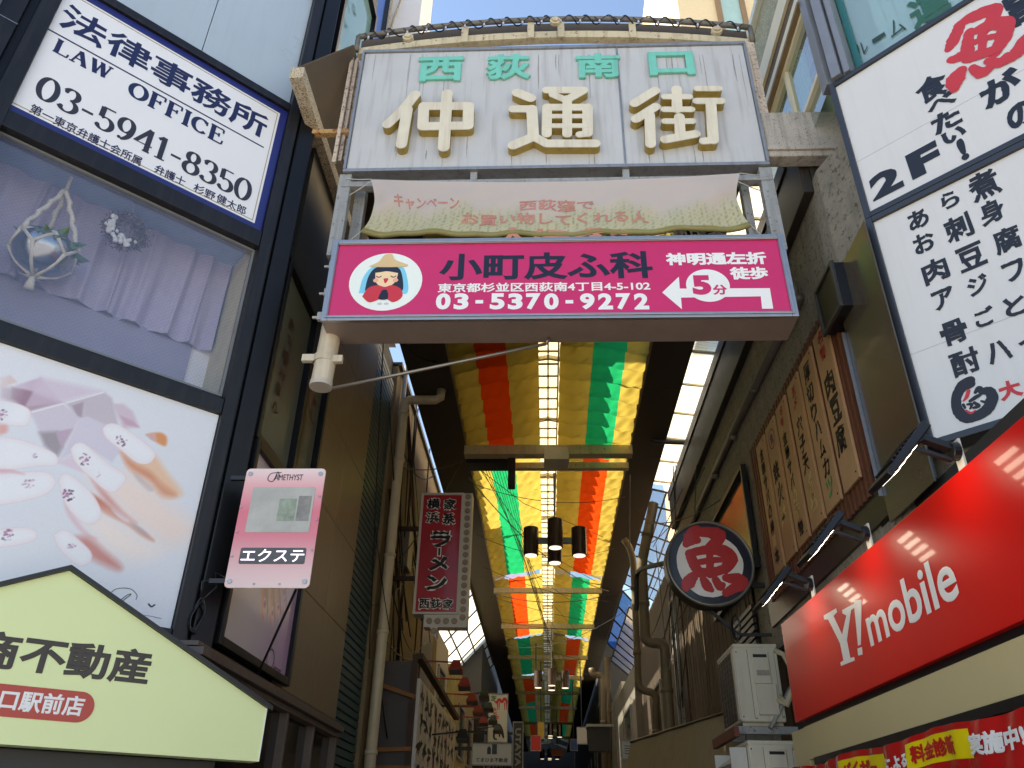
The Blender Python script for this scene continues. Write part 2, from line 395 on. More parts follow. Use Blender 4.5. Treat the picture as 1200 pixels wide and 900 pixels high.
for x, y, wd in ((-1.775, 5.16, .055), (-1.66, 5.30, .05), (1.95, 5.16, .055), (1.80, 5.32, .035)):
    b = MB(); b.wbox(x - wd, x + wd, y, y + .08, 5.87, 6.80); b.build('post', M_steelpaint, gate, bevel=.005)
M_gold = mat('yellow_letter_side', (164, 140, 66), .5, var=.15, scale=9, streak=.4, streak_col=(60, 50, 30))
M_face = mat('weathered_cream_letter_face', (218, 209, 188), .5, var=.08, scale=5, streak=.5, streak_col=(150, 132, 116))
M_mint = mat('mint_green_letter', (112, 198, 180), .45, var=.08, scale=6, streak=.25, streak_col=(60, 90, 80))
def capsule(b, fr, p, q, r, w0, w1):
    a = math.atan2(q[1] - p[1], q[0] - p[0]); pts = []
    for c, o in ((q, -PI / 2), (p, PI / 2)): pts += [(c[0] + r * math.cos(a + o + PI * i / 10), c[1] + r * math.sin(a + o + PI * i / 10)) for i in range(11)]
    b.poly(fr, pts, w0, w1)
_A = lambda x, y: (440 + x / 4.286, 90 + y / 4.286); _B = lambda x, y: (720 + x / 6.667, 85 + y / 6.667)
BIG = ((_A, ((200, 90, 140, 165, 27), (140, 165, 60, 240, 26), (160, 165, 130, 340, 27), (243, 150, 238, 250, 27), (243, 148, 468, 148, 27), (468, 148, 465, 245, 27), (238, 250, 465, 246, 27), (360, 85, 343, 355, 28))),
       (_A, ((712, 80, 780, 108, 27), (692, 162, 785, 162, 24), (785, 162, 793, 300, 27), (793, 302, 692, 345, 27), (793, 300, 860, 336, 24), (860, 336, 1104, 336, 25), (860, 68, 1045, 68, 23), (1045, 70, 960, 118, 23), (890, 90, 955, 118, 20), (862, 155, 860, 288, 24), (862, 155, 1065, 155, 23), (1065, 155, 1065, 285, 25), (1065, 287, 1026, 292, 20), (963, 112, 963, 290, 23), (862, 200, 1065, 200, 14), (862, 248, 1065, 248, 14))),
       (_B, ((318, 142, 158, 242, 39), (322, 268, 168, 365, 38), (275, 335, 283, 560, 39), (392, 190, 585, 190, 28), (485, 132, 490, 290, 39), (392, 290, 602, 290, 28), (395, 382, 610, 382, 28), (507, 350, 515, 500, 39), (398, 525, 632, 482, 38), (645, 128, 815, 128, 28), (645, 225, 832, 225, 32), (752, 230, 772, 530, 40), (695, 538, 775, 532, 32))))
for f, ss in BIG:
    b = MB(); c = MB(); sc_ = 4.286 if f is _A else 6.667
    for k, (xa, ya, xb, yb, r) in enumerate(ss):
        p = PF.hit(*f(xa, ya), .08); q = PF.hit(*f(xb, yb), .08); rr_ = abs(PF.hit(600 + r / sc_, 140, .08)[0] - PF.hit(600, 140, .08)[0])
        capsule(b, PF, p, q, rr_, .0, .072 + .0003 * k); capsule(c, PF, p, q, rr_ + .002, .078, .084 + .0003 * k)
    o = b.build('raised_character', M_gold, gate); c.build('letter_face', M_face, o)
for ch, r in (('西', (490, 69, 543, 97)), ('荻', (570, 66, 622, 95)), ('南', (675, 65, 727, 93)), ('口', (760, 63, 813, 90))):
    u0, v0, u1, v1 = R2(PF, *r)
    b = MB(); b.text(PF, ch, u0, v0, u1, v1, .0, .03, bold=.032, extrude=True); b.build('small_character', M_mint, gate)
m = mat('thin_rust_stain', (104, 84, 66), .7, var=.2); m.node_tree.nodes['Principled BSDF'].inputs['Alpha'].default_value = .34
rs_ = random.Random(21); b = MB()
for px_, py_, ln in [(465, 160, .2), (467, 160, .3), (500, 176, .12), (519, 178, .22), (548, 158, .3), (600, 176, .2), (640, 178, .16), (690, 177, .3), (696, 176, .22), (742, 128, .3), (760, 175, .2), (776, 172, .28), (812, 170, .3), (822, 172, .24)] + [(rs_.uniform(425, 880), 64, rs_.uniform(.15, .8)) for _ in range(26)]:
    u_, v_ = PF.hit(px_, py_); w_ = rs_.uniform(.0025, .007); b.stroke(PF, [(u_, v_), (u_ + rs_.uniform(-.004, .004), v_ - ln * .5), (u_, v_ - ln)], [w_ * .6, w_, w_ * .3], .0012 + rs_.uniform(0, .0015), .5, cap=False)
b.build('rust_stain', m, gate, kind='stuff')
# arched eave over the panel
def arch(x, e, c): t = (x - .1) / 2.0; return c - (c - e) * t * t
for nm, m, y0, y1, lo, hi in (('arch_beam', M_cream, 5.25, 5.33, (8.57, 8.76), (8.66, 8.86)), ('eave_board', M_soffit, 5.34, 5.36, (8.64, 8.84), (8.90, 9.11))):
    b = MB(); n = 24
    for i in range(n):
        xa = -1.9 + 4.0 * i / n; xb = -1.9 + 4.0 * (i + 1) / n
        b.hexa([Vector(p) for p in ((xa, y0, arch(xa, *lo)), (xb, y0, arch(xb, *lo)), (xb, y1, arch(xb, *lo)), (xa, y1, arch(xa, *lo)), (xa, y0, arch(xa, *hi)), (xb, y0, arch(xb, *hi)), (xb, y1, arch(xb, *hi)), (xa, y1, arch(xa, *hi)))])
    b.build(nm, m, gate)
b = MB(); b.tube([(-1.9 + 4.0 * i / 24, 5.22, arch(-1.9 + 4.0 * i / 24, 8.80, 9.01)) for i in range(25)], .028, 10)
b.cyl((-1.9, 5.22, 8.80), (-1.9, 5.22, 8.58), .026); b.cyl((2.1, 5.22, 8.80), (2.1, 5.22, 8.58), .026)
b.build('arched_pipe', mat('grey_weathered_pipe', (120, 116, 110), .6, .2, var=.25, scale=14, streak=.4), gate, smooth=True)
for x in (-.8, -.12, .19, .92):
    b = MB(); z = arch(x, 8.80, 9.01); b.wbox(x - .035, x + .035, 5.225, 5.25, z - .27, z - .03); b.build('pipe_bracket', M_cream, gate, bevel=.004)
b = MB()
for i in range(-8, 9):
    x = .1 + i * .22; b.bar((x - .07, 5.6, 8.40), (x + .07, 5.6, 8.72), .02, .02, (0, 1, 0))
b.wbox(-1.8, 2.0, 5.58, 5.62, 8.30, 8.36); b.build('lattice_girder', M_dark, gate)
b = MB()
for i in range(6): b.wbox(-1.5 + i * .62, -1.44 + i * .62, 5.42, 5.47, 8.2, arch(-1.5 + i * .62, 8.64, 8.84))
b.build('eave_upright', M_cream, gate)
for x, z in ((-1.35, 8.60), (.13, 8.80), (1.72, 8.59)):
    b = MB(); b.disc(PF, x, z, .055, .05, .03, .07, 20); b.disc(PF, x, z, .035, .03, .07, .09, 16); b.build('round_fitting', M_cream, gate, bevel=.003)
# side brackets of the gate
b = MB(); so_ = [Vector(p) for p in ((-2.22, 4.68, 7.63), (-1.89, 5.10, 8.50), (-1.89, 7.3, 8.45), (-2.22, 7.3, 7.63))]; b.hexa(so_ + [p + Vector((0, 0, .02)) for p in so_]); b.build('side_soffit', M_soffit, gate)
b = MB(); b.wbox(-2.25, -2.13, 4.64, 7.2, 7.46, 7.60); b.build('rusty_side_beam', M_rust, gate, bevel=.004)
b = MB(); b.wbox(-2.2, -1.82, 5.22, 5.28, 7.40, 7.45); b.build('tie_bar', mat('rusty_tie_bar', (196, 160, 110), .7, var=.2, scale=12, speck=.6, speck_col=(130, 70, 30)), gate)
for i, (y0, y1) in enumerate(((5.20, 5.235), (5.245, 5.28), (5.29, 5.33))):
    b = MB(); b.wbox(-1.94 + i * .035, -1.905 + i * .035, y0, y1, 7.0 + .06 * i, 8.52); b.build('peeling_side_plate', M_peel, gate, bevel=.003)
b = MB(); b.wbox(2.0, 2.10, 5.2, 5.46, 7.28, 8.55); b.build('peeling_side_post', M_peel, gate, bevel=.004)
b = MB(); b.wbox(1.996, 3.2, 5.15, 5.29, 6.92, 7.48); b.build('concrete_side_beam', M_concrete, gate, bevel=.012)
b = MB(); b.wbox(1.994, 3.2, 5.125, 5.149, 6.98, 7.02); b.build('beam_drip_edge', M_concrete, gate, bevel=.004)
# rope light wound round the pipe
rp = []
n = 520
for i in range(n):
    x = -1.85 + 3.9 * i / (n - 1); a = i * 2 * PI / 27; z = arch(x, 8.80, 9.01)
    rp.append((x + .02 * math.sin(a * .5), 5.22 + .042 * math.cos(a), z - .012 + .045 * math.sin(a)))
rope = thing('light_string', 'black string of tiny bulbs wound round the pipe on top of the gate', 'light string', (0.1, 5.2, 8.8))
b = MB(); b.tube(rp, .007, 5); b.build('cable', M_black, rope)
for k in range(20):
    b = MB(); x = -1.78 + k * .197; z = arch(x, 8.80, 9.01); b.tube([(x - .05, 5.18, z - .02), (x, 5.175, z - .09), (x + .06, 5.18, z - .02)], .005, 5); b.build('hanging_loop', M_black, rope)
for k in range(20):
    x = -1.78 + k * .197; z = arch(x, 8.80, 9.01); b = MB(); b.cyl((x, 5.175, z - .115), (x, 5.175, z - .085), .011, 8); b.build('bulb', mat('clear_bulb', (190, 195, 215), .2), rope)
# ------------------------------------------------------------------ clinic box sign
clinic = thing('box_sign', 'wide magenta clinic box sign with aluminium frame hung under the gate', 'sign', (0.1, 5.15, 5.08))
b = MB(); b.wbox(-1.725, 1.92, 5.012, 5.33, 5.082, 5.873); b.build('casing', mat('dark_stainless_casing', (160, 144, 134), .42, .35, var=.12, scale=4), clinic, bevel=.006)
b = MB(); b.ring_frame(GATE, -1.725, 1.92, 5.075, 5.88, .05, -.011, .02); b.ring_frame(GATE, -1.70, 1.895, 5.10, 5.855, .02, .0201, .028)
b.build('frame', M_alu, clinic, bevel=.004)
M_mag = mat('magenta_sign_face', (205, 28, 98), .3, var=.04, scale=2, coat=.4)
M_white = mat('white_print', (238, 238, 236), .4, var=.02)
M_navy = mat('navy_print', (20, 22, 46), .4, var=.05)
b = MB(); b.box(GATE, -1.675, 1.87, 5.125, 5.83, -.011, .002); b.build('sign_face', M_mag, clinic)
def crow(t, r, m, bold, w=.003, sep=False):
    u0, v0, u1, v1 = R2(GATE, *r); b = MB(); b.text(GATE, t, u0, v0, u1, v1, w, .002, bold); b.build('lettering', m, clinic)
crow('小町皮ふ科', (515, 296, 765, 328), M_navy, .03)
crow('東京都杉並区西荻南4丁目4-5-102', (513, 331, 762, 342), M_white, .026)
for i_, ch_ in enumerate('03-5370-9272'):
    xc_ = 519.5 + i_ * 21.1; crow(ch_, (xc_ - 8.6, 344, xc_ + 8.6, 363) if ch_ != '-' else (xc_ - 4.5, 352, xc_ + 4.5, 356), M_white, .045)
crow('神明通左折', (780, 296, 898, 311), M_white, .045); crow('徒歩', (855, 313, 900, 328), M_white, .045)
g = GATE.hit
b = MB(); b.poly(GATE, [g(*p) for p in ((776, 343), (795.5, 324.5), (796.5, 338.5), (902, 338), (906, 362), (893, 362), (891.5, 347.5), (798, 349), (799, 362.5))], .0022, .0035)
u, v = g(829.5, 334.8); b.disc(GATE, u, v, .168, .157, .0036, .0045); b.build('direction_arrow', M_white, clinic)
u0, v0, u1, v1 = R2(GATE, 811, 323, 833, 346); b = MB(); b.text(GATE, '5', u0, v0, u1, v1, .005, .002, .06); u0, v0, u1, v1 = R2(GATE, 835, 334, 852, 346); b.text(GATE, '分', u0, v0, u1, v1, .005, .002, .035); b.build('lettering', M_mag, clinic)
# emblem: a woman in a straw hat
eu, ev = g(452, 330); es = .00655
def E(x, y): return (eu + (x - 452) * es, ev - (y - 330) * es * 1.26)
def epoly(name, pts, m, w):
    b = MB(); b.poly(GATE, smooth_path([E(*p) for p in pts] + [E(*pts[0])], [0] * (len(pts) + 1), 5)[0][:-1], w - .0008, w); b.build(name, m, clinic)
b = MB(); b.disc(GATE, eu, ev, .292, .285, .002, .0035); b.build('emblem_ground', mat('pale_print', (236, 242, 236), .4, var=.02), clinic)
M_sky_b = mat('light_blue_print', (120, 205, 235), .4, var=.02); M_hair = mat('dark_hair_print', (28, 34, 50), .4, var=.03); M_skin = mat('skin_print', (248, 214, 170), .4, var=.02)
M_straw = mat('straw_print', (222, 190, 140), .4, var=.03); M_redp = mat('red_print', (206, 48, 62), .4, var=.03)
epoly('veil', ((421, 344), (424, 325), (434, 312), (452, 309), (470, 312), (478, 326), (480, 344), (466, 344), (438, 344)), M_sky_b, .0045)
epoly('hair', ((428, 341), (430, 325), (437, 314), (452, 311), (466, 314), (472, 325), (474, 341), (464, 339), (440, 339)), M_hair, .0055)
epoly('face', ((438, 318), (441, 332), (452, 337), (463, 332), (466, 318), (458, 315), (446, 315)), M_skin, .0065)
epoly('fringe', ((436, 320), (440, 313), (452, 311), (464, 313), (468, 320), (459, 319), (452, 318), (445, 319)), M_hair, .0075)
epoly('robe', ((426, 348), (432, 338), (443, 335), (452, 337), (461, 335), (472, 340), (474, 349), (464, 355), (452, 350), (436, 355)), M_redp, .0075)
epoly('sash', ((449, 341), (455, 341), (457, 351), (446, 351)), M_navy, .0085)
epoly('hat', ((429, 312), (441, 306), (447, 298), (456, 297), (461, 304), (478, 311), (466, 313), (444, 313)), M_straw, .0085)
epoly('mouth', ((449, 327), (455, 327), (453, 332), (451, 332)), M_redp, .0075)
b = MB()
for xx in (443, 461): b.stroke(GATE, [E(xx - 3, 324), E(xx, 325.5), E(xx + 3, 324)], [.004] * 3, .0078)
b.build('eyes', M_hair, clinic)
for xx in (440, 464): p = E(xx, 329); b = MB(); b.disc(GATE, p[0], p[1], .022, .02, .0066, .0072, 16); b.build('cheek', mat('pink_print', (246, 176, 150), .4, var=.02), clinic)
for xx in (448, 456): p = E(xx, 356.5); b = MB(); b.disc(GATE, p[0], p[1], .02, .012, .0036, .0045, 12); b.build('foot', mat('grey_print', (205, 200, 200), .4), clinic)
for px_, py_ in ((382, 338), (374, 366), (388, 306)):
    u, v = GATE.hit(px_, py_); b = MB(); b.box(GATE, u - .03, u + .03, v - .03, v + .04, -.09, -.05); b.cyl(GATE.P(u - .07, v, -.07), GATE.P(u + .03, v, -.07), .012, 8); b.build('clamp', mat('galvanised_clamp', (170, 165, 158), .5, .5, var=.2), clinic)
# ------------------------------------------------------------------ cloth banner under the panel
BX0, BX1, BZ0, BZ1 = -1.52, 1.70, 6.00, 6.63
class ClothFrame:
    def P(s, u, v, w=0.0):
        a = (u - BX0) / (BX1 - BX0); t = (BZ1 - v) / (BZ1 - BZ0)
        z = v + .03 * (2 * a - 1) ** 2 * (1 - t) - .035 * math.sin(a * PI) * (1 - t) - .055 * t * math.sin(a * PI) + .05 * t * max(0, a - .72)
        x = u + .05 * math.sin(PI * t) * ((1 - a) ** 5 - a ** 5) * 1.3
        wv = .014 * math.sin(a * 29 + t * 2.5) * (.1 + t) + .010 * math.sin(a * 61 - t * 4) * t + .012 * math.sin(a * 43 + t * 14) * t * (1 - t) * 2 + .05 * t * t
        wv += .03 * math.exp(-((a - .93) / .05) ** 2) * math.sin(t * 5) + .03 * math.exp(-((a - .05) / .04) ** 2) * math.sin(t * 5)
        return Vector((x, 5.09 - wv - w, z))
CF = ClothFrame()
rng = np.random.RandomState(3)
def banner_print(U, V):
    a = (U - BX0) / (BX1 - BX0); t = (BZ1 - V) / (BZ1 - BZ0)
    img = np.zeros(U.shape + (3,)); img[:] = (222, 208, 202)
    hz = .52 + .07 * np.sin(a * 17) + .05 * np.sin(a * 41 + 1) + .03 * np.sin(a * 90)
    img = over(img, np.clip((t - hz + .12) / .3, 0, 1) * .8, (210, 206, 166))
    nz = np.sin(a * 310 + 3 * np.sin(t * 23)) * np.sin(t * 47 + a * 60) + np.sin(a * 571 + t * 11) * .6
    img = over(img, np.clip(nz - .2, 0, 1) * np.clip((t - hz + .05) * 3, 0, 1) * np.clip(1.15 - t, 0, 1) * 1.4, (116, 120, 76))
    img = over(img, np.clip((t - .9) / .03, 0, 1), (142, 130, 48))
    img += (np.sin(a * 3) * 4)[..., None]
    return img
ban = thing('cloth_banner', 'faded pink and yellow cloth campaign banner tied under the gate panel', 'banner', (0.1, 5.1, 6.0))
printed_sheet('fabric', None, BX0, BX1, BZ0, BZ1, 220, 60, banner_print, painted('faded_banner_print', .7, .35), ban, warp=lambda u, v: CF.P(u, v))
M_fade = mat('faded_brown_print', (188, 130, 118), .7, var=.1)
PB = plane_y(5.07)
for t, r, bo in (('キャンペーン', (456, 229, 536, 243), .02), ('西荻窪で', (608, 229, 697, 242), .022), ('お買い物してくれる人', (540, 245, 762, 259), .022)):
    u0, v0, u1, v1 = R2(PB, *r); b = MB(); b.text(CF, t, u0, v0, u1, v1, .003, .002, bo); b.build('lettering', M_fade, ban)
u0, v0, u1, v1 = R2(PB, 578, 264, 735, 284); b = MB(); b.text(CF, '大好き!!', u0, v0 - .005, u1, v1, .003, .002, .04); b.build('lettering', mat('faded_rose_print', (196, 130, 110), .7), ban)
u0, v0, u1, v1 = R2(PB, 714, 272, 850, 281); b = MB(); b.text(CF, '西荻窪商店会', u0, v0, u1, v1, .003, .002, .02); b.build('lettering', mat('dim_black_print', (70, 62, 40), .7), ban)
b = MB(); b.tube([CF.P(BX0 + (BX1 - BX0) * i / 40, BZ0 + .015, .0) for i in range(41)], .022, 8); b.build('rolled_hem', mat('olive_hem_cloth', (140, 132, 84), .8, var=.15), ban, smooth=True)
for p, q in ((CF.P(BX0, BZ1), (-1.76, 5.16, 6.74)), (CF.P(BX0, BZ1 - .02), (-1.72, 5.18, 6.56)), (CF.P(BX1, BZ1), (1.92, 5.16, 6.70)), (CF.P(BX1, BZ1 - .1), (1.9, 5.2, 6.55)), (CF.P(BX0, BZ0 + .02), (-1.74, 5.14, 5.9)), (CF.P(BX1, BZ0 + .02), (1.88, 5.14, 5.9))):
    b = MB(); b.tube([p, (Vector(p) + Vector(q)) / 2 + Vector((0, 0, -.006)), q], .005, 6); b.build('tie_cord', mat('pale_cord', (180, 178, 172), .8), ban)
# ------------------------------------------------------------------ white pole end with thin rod
FP = plane_y(5.25)
pole = thing('banner_pole', 'dirty white capped pole hanging below the clinic sign with thin steel rod', 'pole', (-1.8, 5.3, 4.7))
p0 = FP.P(*FP.hit(376, 452)); p1 = FP.P(*FP.hit(392, 385)); p1 = p0 + Vector((.02, .0, .62))
M_pole = mat('dirty_white_pole', (206, 194, 172), .5, var=.1, scale=7, streak=.45, streak_col=(130, 92, 60))
b = MB(); b.cyl(p0, p1, .082, 24); b.build('tube', M_pole, pole, smooth=False, bevel=.006)
b = MB(); b.cyl(p0 + Vector((0, 0, -.015)), p0 + Vector((0, 0, .03)), .088, 24); b.build('end_cap', mat('grey_white_cap', (190, 182, 168), .5, var=.12), pole)
b = MB(); b.cyl(p0 + Vector((0, 0, .2)), p0 + Vector((0, 0, .26)), .09, 24); b.wbox(p0.x - .17, p0.x - .07, 5.2, 5.24, p0.z + .2, p0.z + .26); b.wbox(p0.x + .07, p0.x + .15, 5.2, 5.24, p0.z + .19, p0.z + .25); b.build('band_clamp', M_pole, pole)
q1 = FP.P(*FP.hit(640, 403)); q0 = FP.P(*FP.hit(390, 455))
b = MB(); b.cyl(q0, q1, .014, 8); b.cyl(q1, q1 + Vector((.02, 0, .06)), .012, 6); b.build('rod', mat('steel_rod', (150, 142, 130), .35, .7), pole, smooth=True)
# ================================================================== left corner: the office building
M_fr = mat('dark_bronze_facade_frame', (36, 36, 40), .38, .45, var=.15, scale=6, streak=.25, streak_col=(80, 76, 72))
M_fr2 = mat('black_corner_column', (21, 21, 25), .35, .4, var=.18, scale=6)
M_upper = mat('pale_blue_grey_spandrel', (172, 186, 198), .28, var=.05, scale=1.2, streak=.12, streak_col=(120, 130, 140), coat=.25)
M_tile = mat('beige_tile', (128, 112, 86), .42, var=.1, scale=2.5, streak=.25, spec=.3)
M_room = mat('pale_room_wall', (226, 224, 230), .8, var=.05)
M_dwall = mat('dark_grey_wall', (48, 46, 44), .7, var=.15, scale=4, streak=.3)
office = thing('office_building', 'dark framed corner office building with a curtained window and black corner column', 'building', (-2.9, 5.6, 0))
Q = FL.P
def prism_xy(pts, z0, z1):
    b = MB(); n = len(pts); vs = [(x, y, z0) for x, y in pts] + [(x, y, z1) for x, y in pts]
    return b.add(vs, [tuple(range(n))[::-1], tuple(range(n, 2 * n))] + [(i, (i + 1) % n, n + (i + 1) % n, n + i) for i in range(n)])
def fxy(fr, u, w): p = fr.P(u, 0, w); return (p.x, p.y)
# mass behind the facade (kept back so that the window has a room)
prism_xy([fxy(FL, -6.0, -.75), fxy(FL, -.5, -.75), (-2.45, 5.55), (-2.45, 6.3), (-8, 6.3)], 0, 16).build('wall', M_dwall, office)
prism_xy([(-2.45, 6.301), (-2.45, 8.85), (-8, 8.85), (-8, 6.301)], 0, 11.2).build('wall', M_dwall, office)
b = MB(); b.box(SL, 5.46, 8.85, 6.02, 8.55, -.24, -.02); b.build('dark_side_wall', mat('dark_side_cladding', (38, 36, 35), .5, var=.15, scale=4), office)
b = MB(); b.box(SL, 5.4, 8.85, 8.55, 8.62, -.24, .02); b.box(SL, 5.4, 6.6, 11.0, 16, -.24, -.02); b.build('side_band', M_fr, office)
# tiled wall, large tiles with open joints
b = MB()
for i in range(2):
    for j in range(6):
        b.box(SL, 6.92 + i * .97, 6.92 + (i + 1) * .97 - .006, 2.70 + j * .9, 2.70 + (j + 1) * .9 - .006, -.1, -.005)
b.build('tiled_wall', M_tile, office, bevel=.003)
b = MB(); b.box(SL, 6.9, 8.85, 2.0, 8.2, -.24, -.1); b.build('joint_backing', M_dwall, office)
# facade frame
def fbox(nm, u0, u1, v0, v1, w0, w1, m, bev=.004):
    b = MB(); b.box(FL, u0, u1, v0, v1, w0, w1); return b.build(nm, m, office, bevel=bev)
for v0, v1 in ((2.62, 2.755), (4.30, 4.42), (5.88, 6.035), (7.515, 7.60), (9.26, 9.36), (11.0, 11.1)):
    fbox('transom', -6, -.262, v0, v1, -.10, .035, M_fr)
for u0, u1 in ((-.26, -.165), (-2.30, -2.185), (-4.4, -4.3)):
    fbox('mullion', u0, u1, 0, 16, -.10, .05, M_fr)
fbox('mullion', -2.50, -2.36, 0, 16, -.10, .09, M_fr); fbox('mullion', -2.36, -2.30, 0, 16, -.1, .0, M_fr2)
fbox('corner_column', -.135, .02, 0, 16, -.20, .03, M_fr2, .012); fbox('column_groove', -.165, -.135, 0, 16, -.15, -.01, M_black)
for v in (3.2, 5.3, 6.75, 8.0, 9.6):
    fbox('joint_cover', -2.505, -2.355, v, v + .006, .088, .092, M_alu, 0)
for v0, v1 in ((7.60, 9.26), (9.36, 11.0), (11.1, 16)):
    for u0, u1 in ((-2.185, -1.12), (-1.114, -.262), (-4.3, -2.5)):
        fbox('spandrel_panel', u0, u1, v0, v1, -.08, -.02, M_upper)
fbox('spandrel_panel', -4.3, -2.5, 4.42, 5.88, -.08, -.02, M_upper)
fbox('spandrel_panel', -4.3, -2.5, 6.035, 7.515, -.08, -.02, M_upper)
fbox('dark_base', -6, -.262, 0, 2.62, -.2, -.02, mat('dark_shopfront', (34, 32, 30), .3, var=.2))
# window: glass, inner room
M_wire = glass('wired_window_glass', (252, 252, 253), .05, .10, (128, 148, 196), .01, wire=.14)  # blue haze paints in the veil of reflected sky
wi = fbox('window', -2.185, -.262, 4.42, 4.47, -.09, -.03, M_fr)
b = MB(); vs = [Q(-2.185, 4.42, -.055), Q(-.262, 4.42, -.055), Q(-.262, 5.88, -.055), Q(-2.185, 5.88, -.055)]; b.add(vs, [(0, 1, 2, 3)]); b.uv = [(0, 0), (1.92, 0), (1.92, 1.46), (0, 1.46)]; b.build('pane', M_wire, wi)
b = MB(); b.ring_frame(FL, -2.185, -.262, 4.471, 5.88, .018, -.075, -.04); b.build('gasket', mat('grey_gasket', (120, 124, 128), .5), wi)
fbox('room_wall', -2.30, -.2, 4.30, 6.0, -.60, -.56, M_room, 0)
fbox('room_wall', -.262, -.2, 4.30, 6.0, -.559, -.10, mat('beige_room_jamb', (190, 176, 130), .8), 0)
fbox('room_wall', -2.35, -2.30, 4.30, 6.0, -.559, -.10, M_room, 0)
fbox('room_floor', -2.30, -.262, 4.26, 4.30, -.559, -.10, M_room, 0)
fbox('room_ceiling', -2.30, -.262, 5.98, 6.02, -.559, -.10, mat('dim_blue_ceiling', (150, 165, 190), .7), 0)
fbox('inner_apron', -2.30, -.42, 4.30, 5.1, -.555, -.54, mat('mauve_grey_apron', (150, 144, 166), .6, var=.08), 0)
# things in the window
WC = -.50
M_cur = mat('lilac_curtain', (176, 166, 188), .8, var=.06, scale=20, bump=.15, bscale=220)
cu0 = -2.3; cu1 = FL.hit(266, 330, WC)[0]; cz1 = FL.hit(150, 255, WC)[1] + .03; cz0 = FL.hit(120, 360, WC)[1] - .03
cur = thing('curtain', 'lilac pleated curtain under a white pelmet inside the office window', 'curtain', tuple(Q((cu0 + cu1) / 2, cz0, WC)))
b = MB()
def curt(a, t):
    u = cu0 + (cu1 - cu0) * a; ph = a * 2 * PI * 9 + .8 * math.sin(a * 21)
    sq = math.sin(ph); w = .024 * (sq if sq > -.4 else -.4 + (sq + .4) * 2.2) + .01 * math.sin(ph * 2.3 + t * 3)
    return FL.P(u + .012 * math.cos(ph) + .01 * math.sin(t * 3 + a * 9), cz1 + (cz0 - cz1) * t, WC + w * (.55 + .45 * t))
b.grid(curt, 260, 24); b.build('fabric', M_cur, cur, smooth=True)
b = MB(); b.box(FL, cu0, cu1 + .05, cz1 - .01, cz1 + .12, WC - .05, WC + .075); b.build('pelmet', mat('white_pelmet', (206, 208, 216), .5), cur, bevel=.004)
WP = -.31
pu, pv = FL.hit(50, 296, WP); pr = abs(FL.hit(88, 310, WP)[0] - pu) * .98
pl = thing('hanging_planter', 'polished steel bowl planter in a white macrame hanger inside the office window', 'planter', tuple(Q(pu, pv, WP)))
b = MB(); c = Q(pu, pv, WP); n = 24
prof = [(math.sin(t) * pr, -math.cos(t) * pr * .95) for t in [PI * .02 + PI * .62 * i / 12 for i in range(13)]]
vs = [c + Vector((r * math.cos(2 * PI * k / n), r * math.sin(2 * PI * k / n), h)) for r, h in prof for k in range(n)]
b.add(vs, [(i * n + k, i * n + (k + 1) % n, (i + 1) * n + (k + 1) % n, (i + 1) * n + k) for i in range(12) for k in range(n)]); b.build('bowl', mat('polished_steel_bowl', (168, 170, 174), .22, .95, var=.04), pl, smooth=True)
b = MB(); top = Q(FL.hit(78, 222, WP)[0], FL.hit(78, 222, WP)[1], WP); knot = c + Vector((0, 0, -pr * 1.05)); rim = []
for k in range(6):
    a = 2 * PI * k / 6 + .3; rim.append(c + Vector((pr * 1.02 * math.cos(a), pr * 1.02 * math.sin(a), pr * .28)))
for k in range(6):
    p = rim[k]; a = 2 * PI * (k + .5) / 6 + .3; mid = c + Vector((pr * 1.0 * math.cos(a), pr * 1.0 * math.sin(a), -pr * .28)); low = c + Vector((pr * .62 * math.cos(a), pr * .62 * math.sin(a), -pr * .72))
    b.tube([p, mid], .014, 6); b.tube([rim[(k + 1) % 6], mid], .014, 6); b.tube([mid, low, knot], .014, 6)
    if k % 2 == 0:
        pts = [p + (top - p) * (i / 14.0) for i in range(15)]; b.tube([q + Vector((.008 * math.sin(i * 1.8), .008 * math.cos(i * 1.8), 0)) for i, q in enumerate(pts)], [.016 + .006 * (i % 2) for i in range(15)], 6)
b.tube([knot, knot + Vector((0, 0, -.1))], [.02, .035], 8); b.tube([top, top + Vector((0, 0, .35))], .012, 6); b.tube([p for p in rim + rim[:1]], .013, 6)
b.build('macrame_hanger', mat('cream_cotton_rope', (214, 206, 190), .9, var=.12, scale=60, bump=.4, bscale=140), pl, smooth=True)
b = MB(); rr = random.Random(4)
for k in range(30):
    a = rr.uniform(-1.2, 2.2) if k % 3 else rr.uniform(0, 2 * PI); p = c + Vector((pr * .6 * math.cos(a), pr * .6 * math.sin(a), pr * .25)); d = Vector((math.cos(a), math.sin(a), rr.uniform(-.3, .5))).normalized(); s_ = d.cross(Z).normalized()
    l = rr.uniform(.10, .2); w = l * .26
    b.add([p, p + d * l * .45 + s_ * w, p + d * l, p + d * l * .45 - s_ * w, p + d * l * .5 + Vector((0, 0, -.02))], [(0, 1, 4), (1, 2, 4), (2, 3, 4), (3, 0, 4)])
b.build('leaves', mat('green_leaf', (98, 132, 98), .5, var=.3, scale=12), pl)
wu, wv = FL.hit(148, 271, -.26); wr = abs(FL.hit(176, 283, -.26)[0] - wu) * .98
wre = thing('dried_wreath', 'dried brown wreath with white cotton berries hanging inside the office window', 'wreath', tuple(Q(wu, wv, -.26)))
b = MB(); rr = random.Random(9)
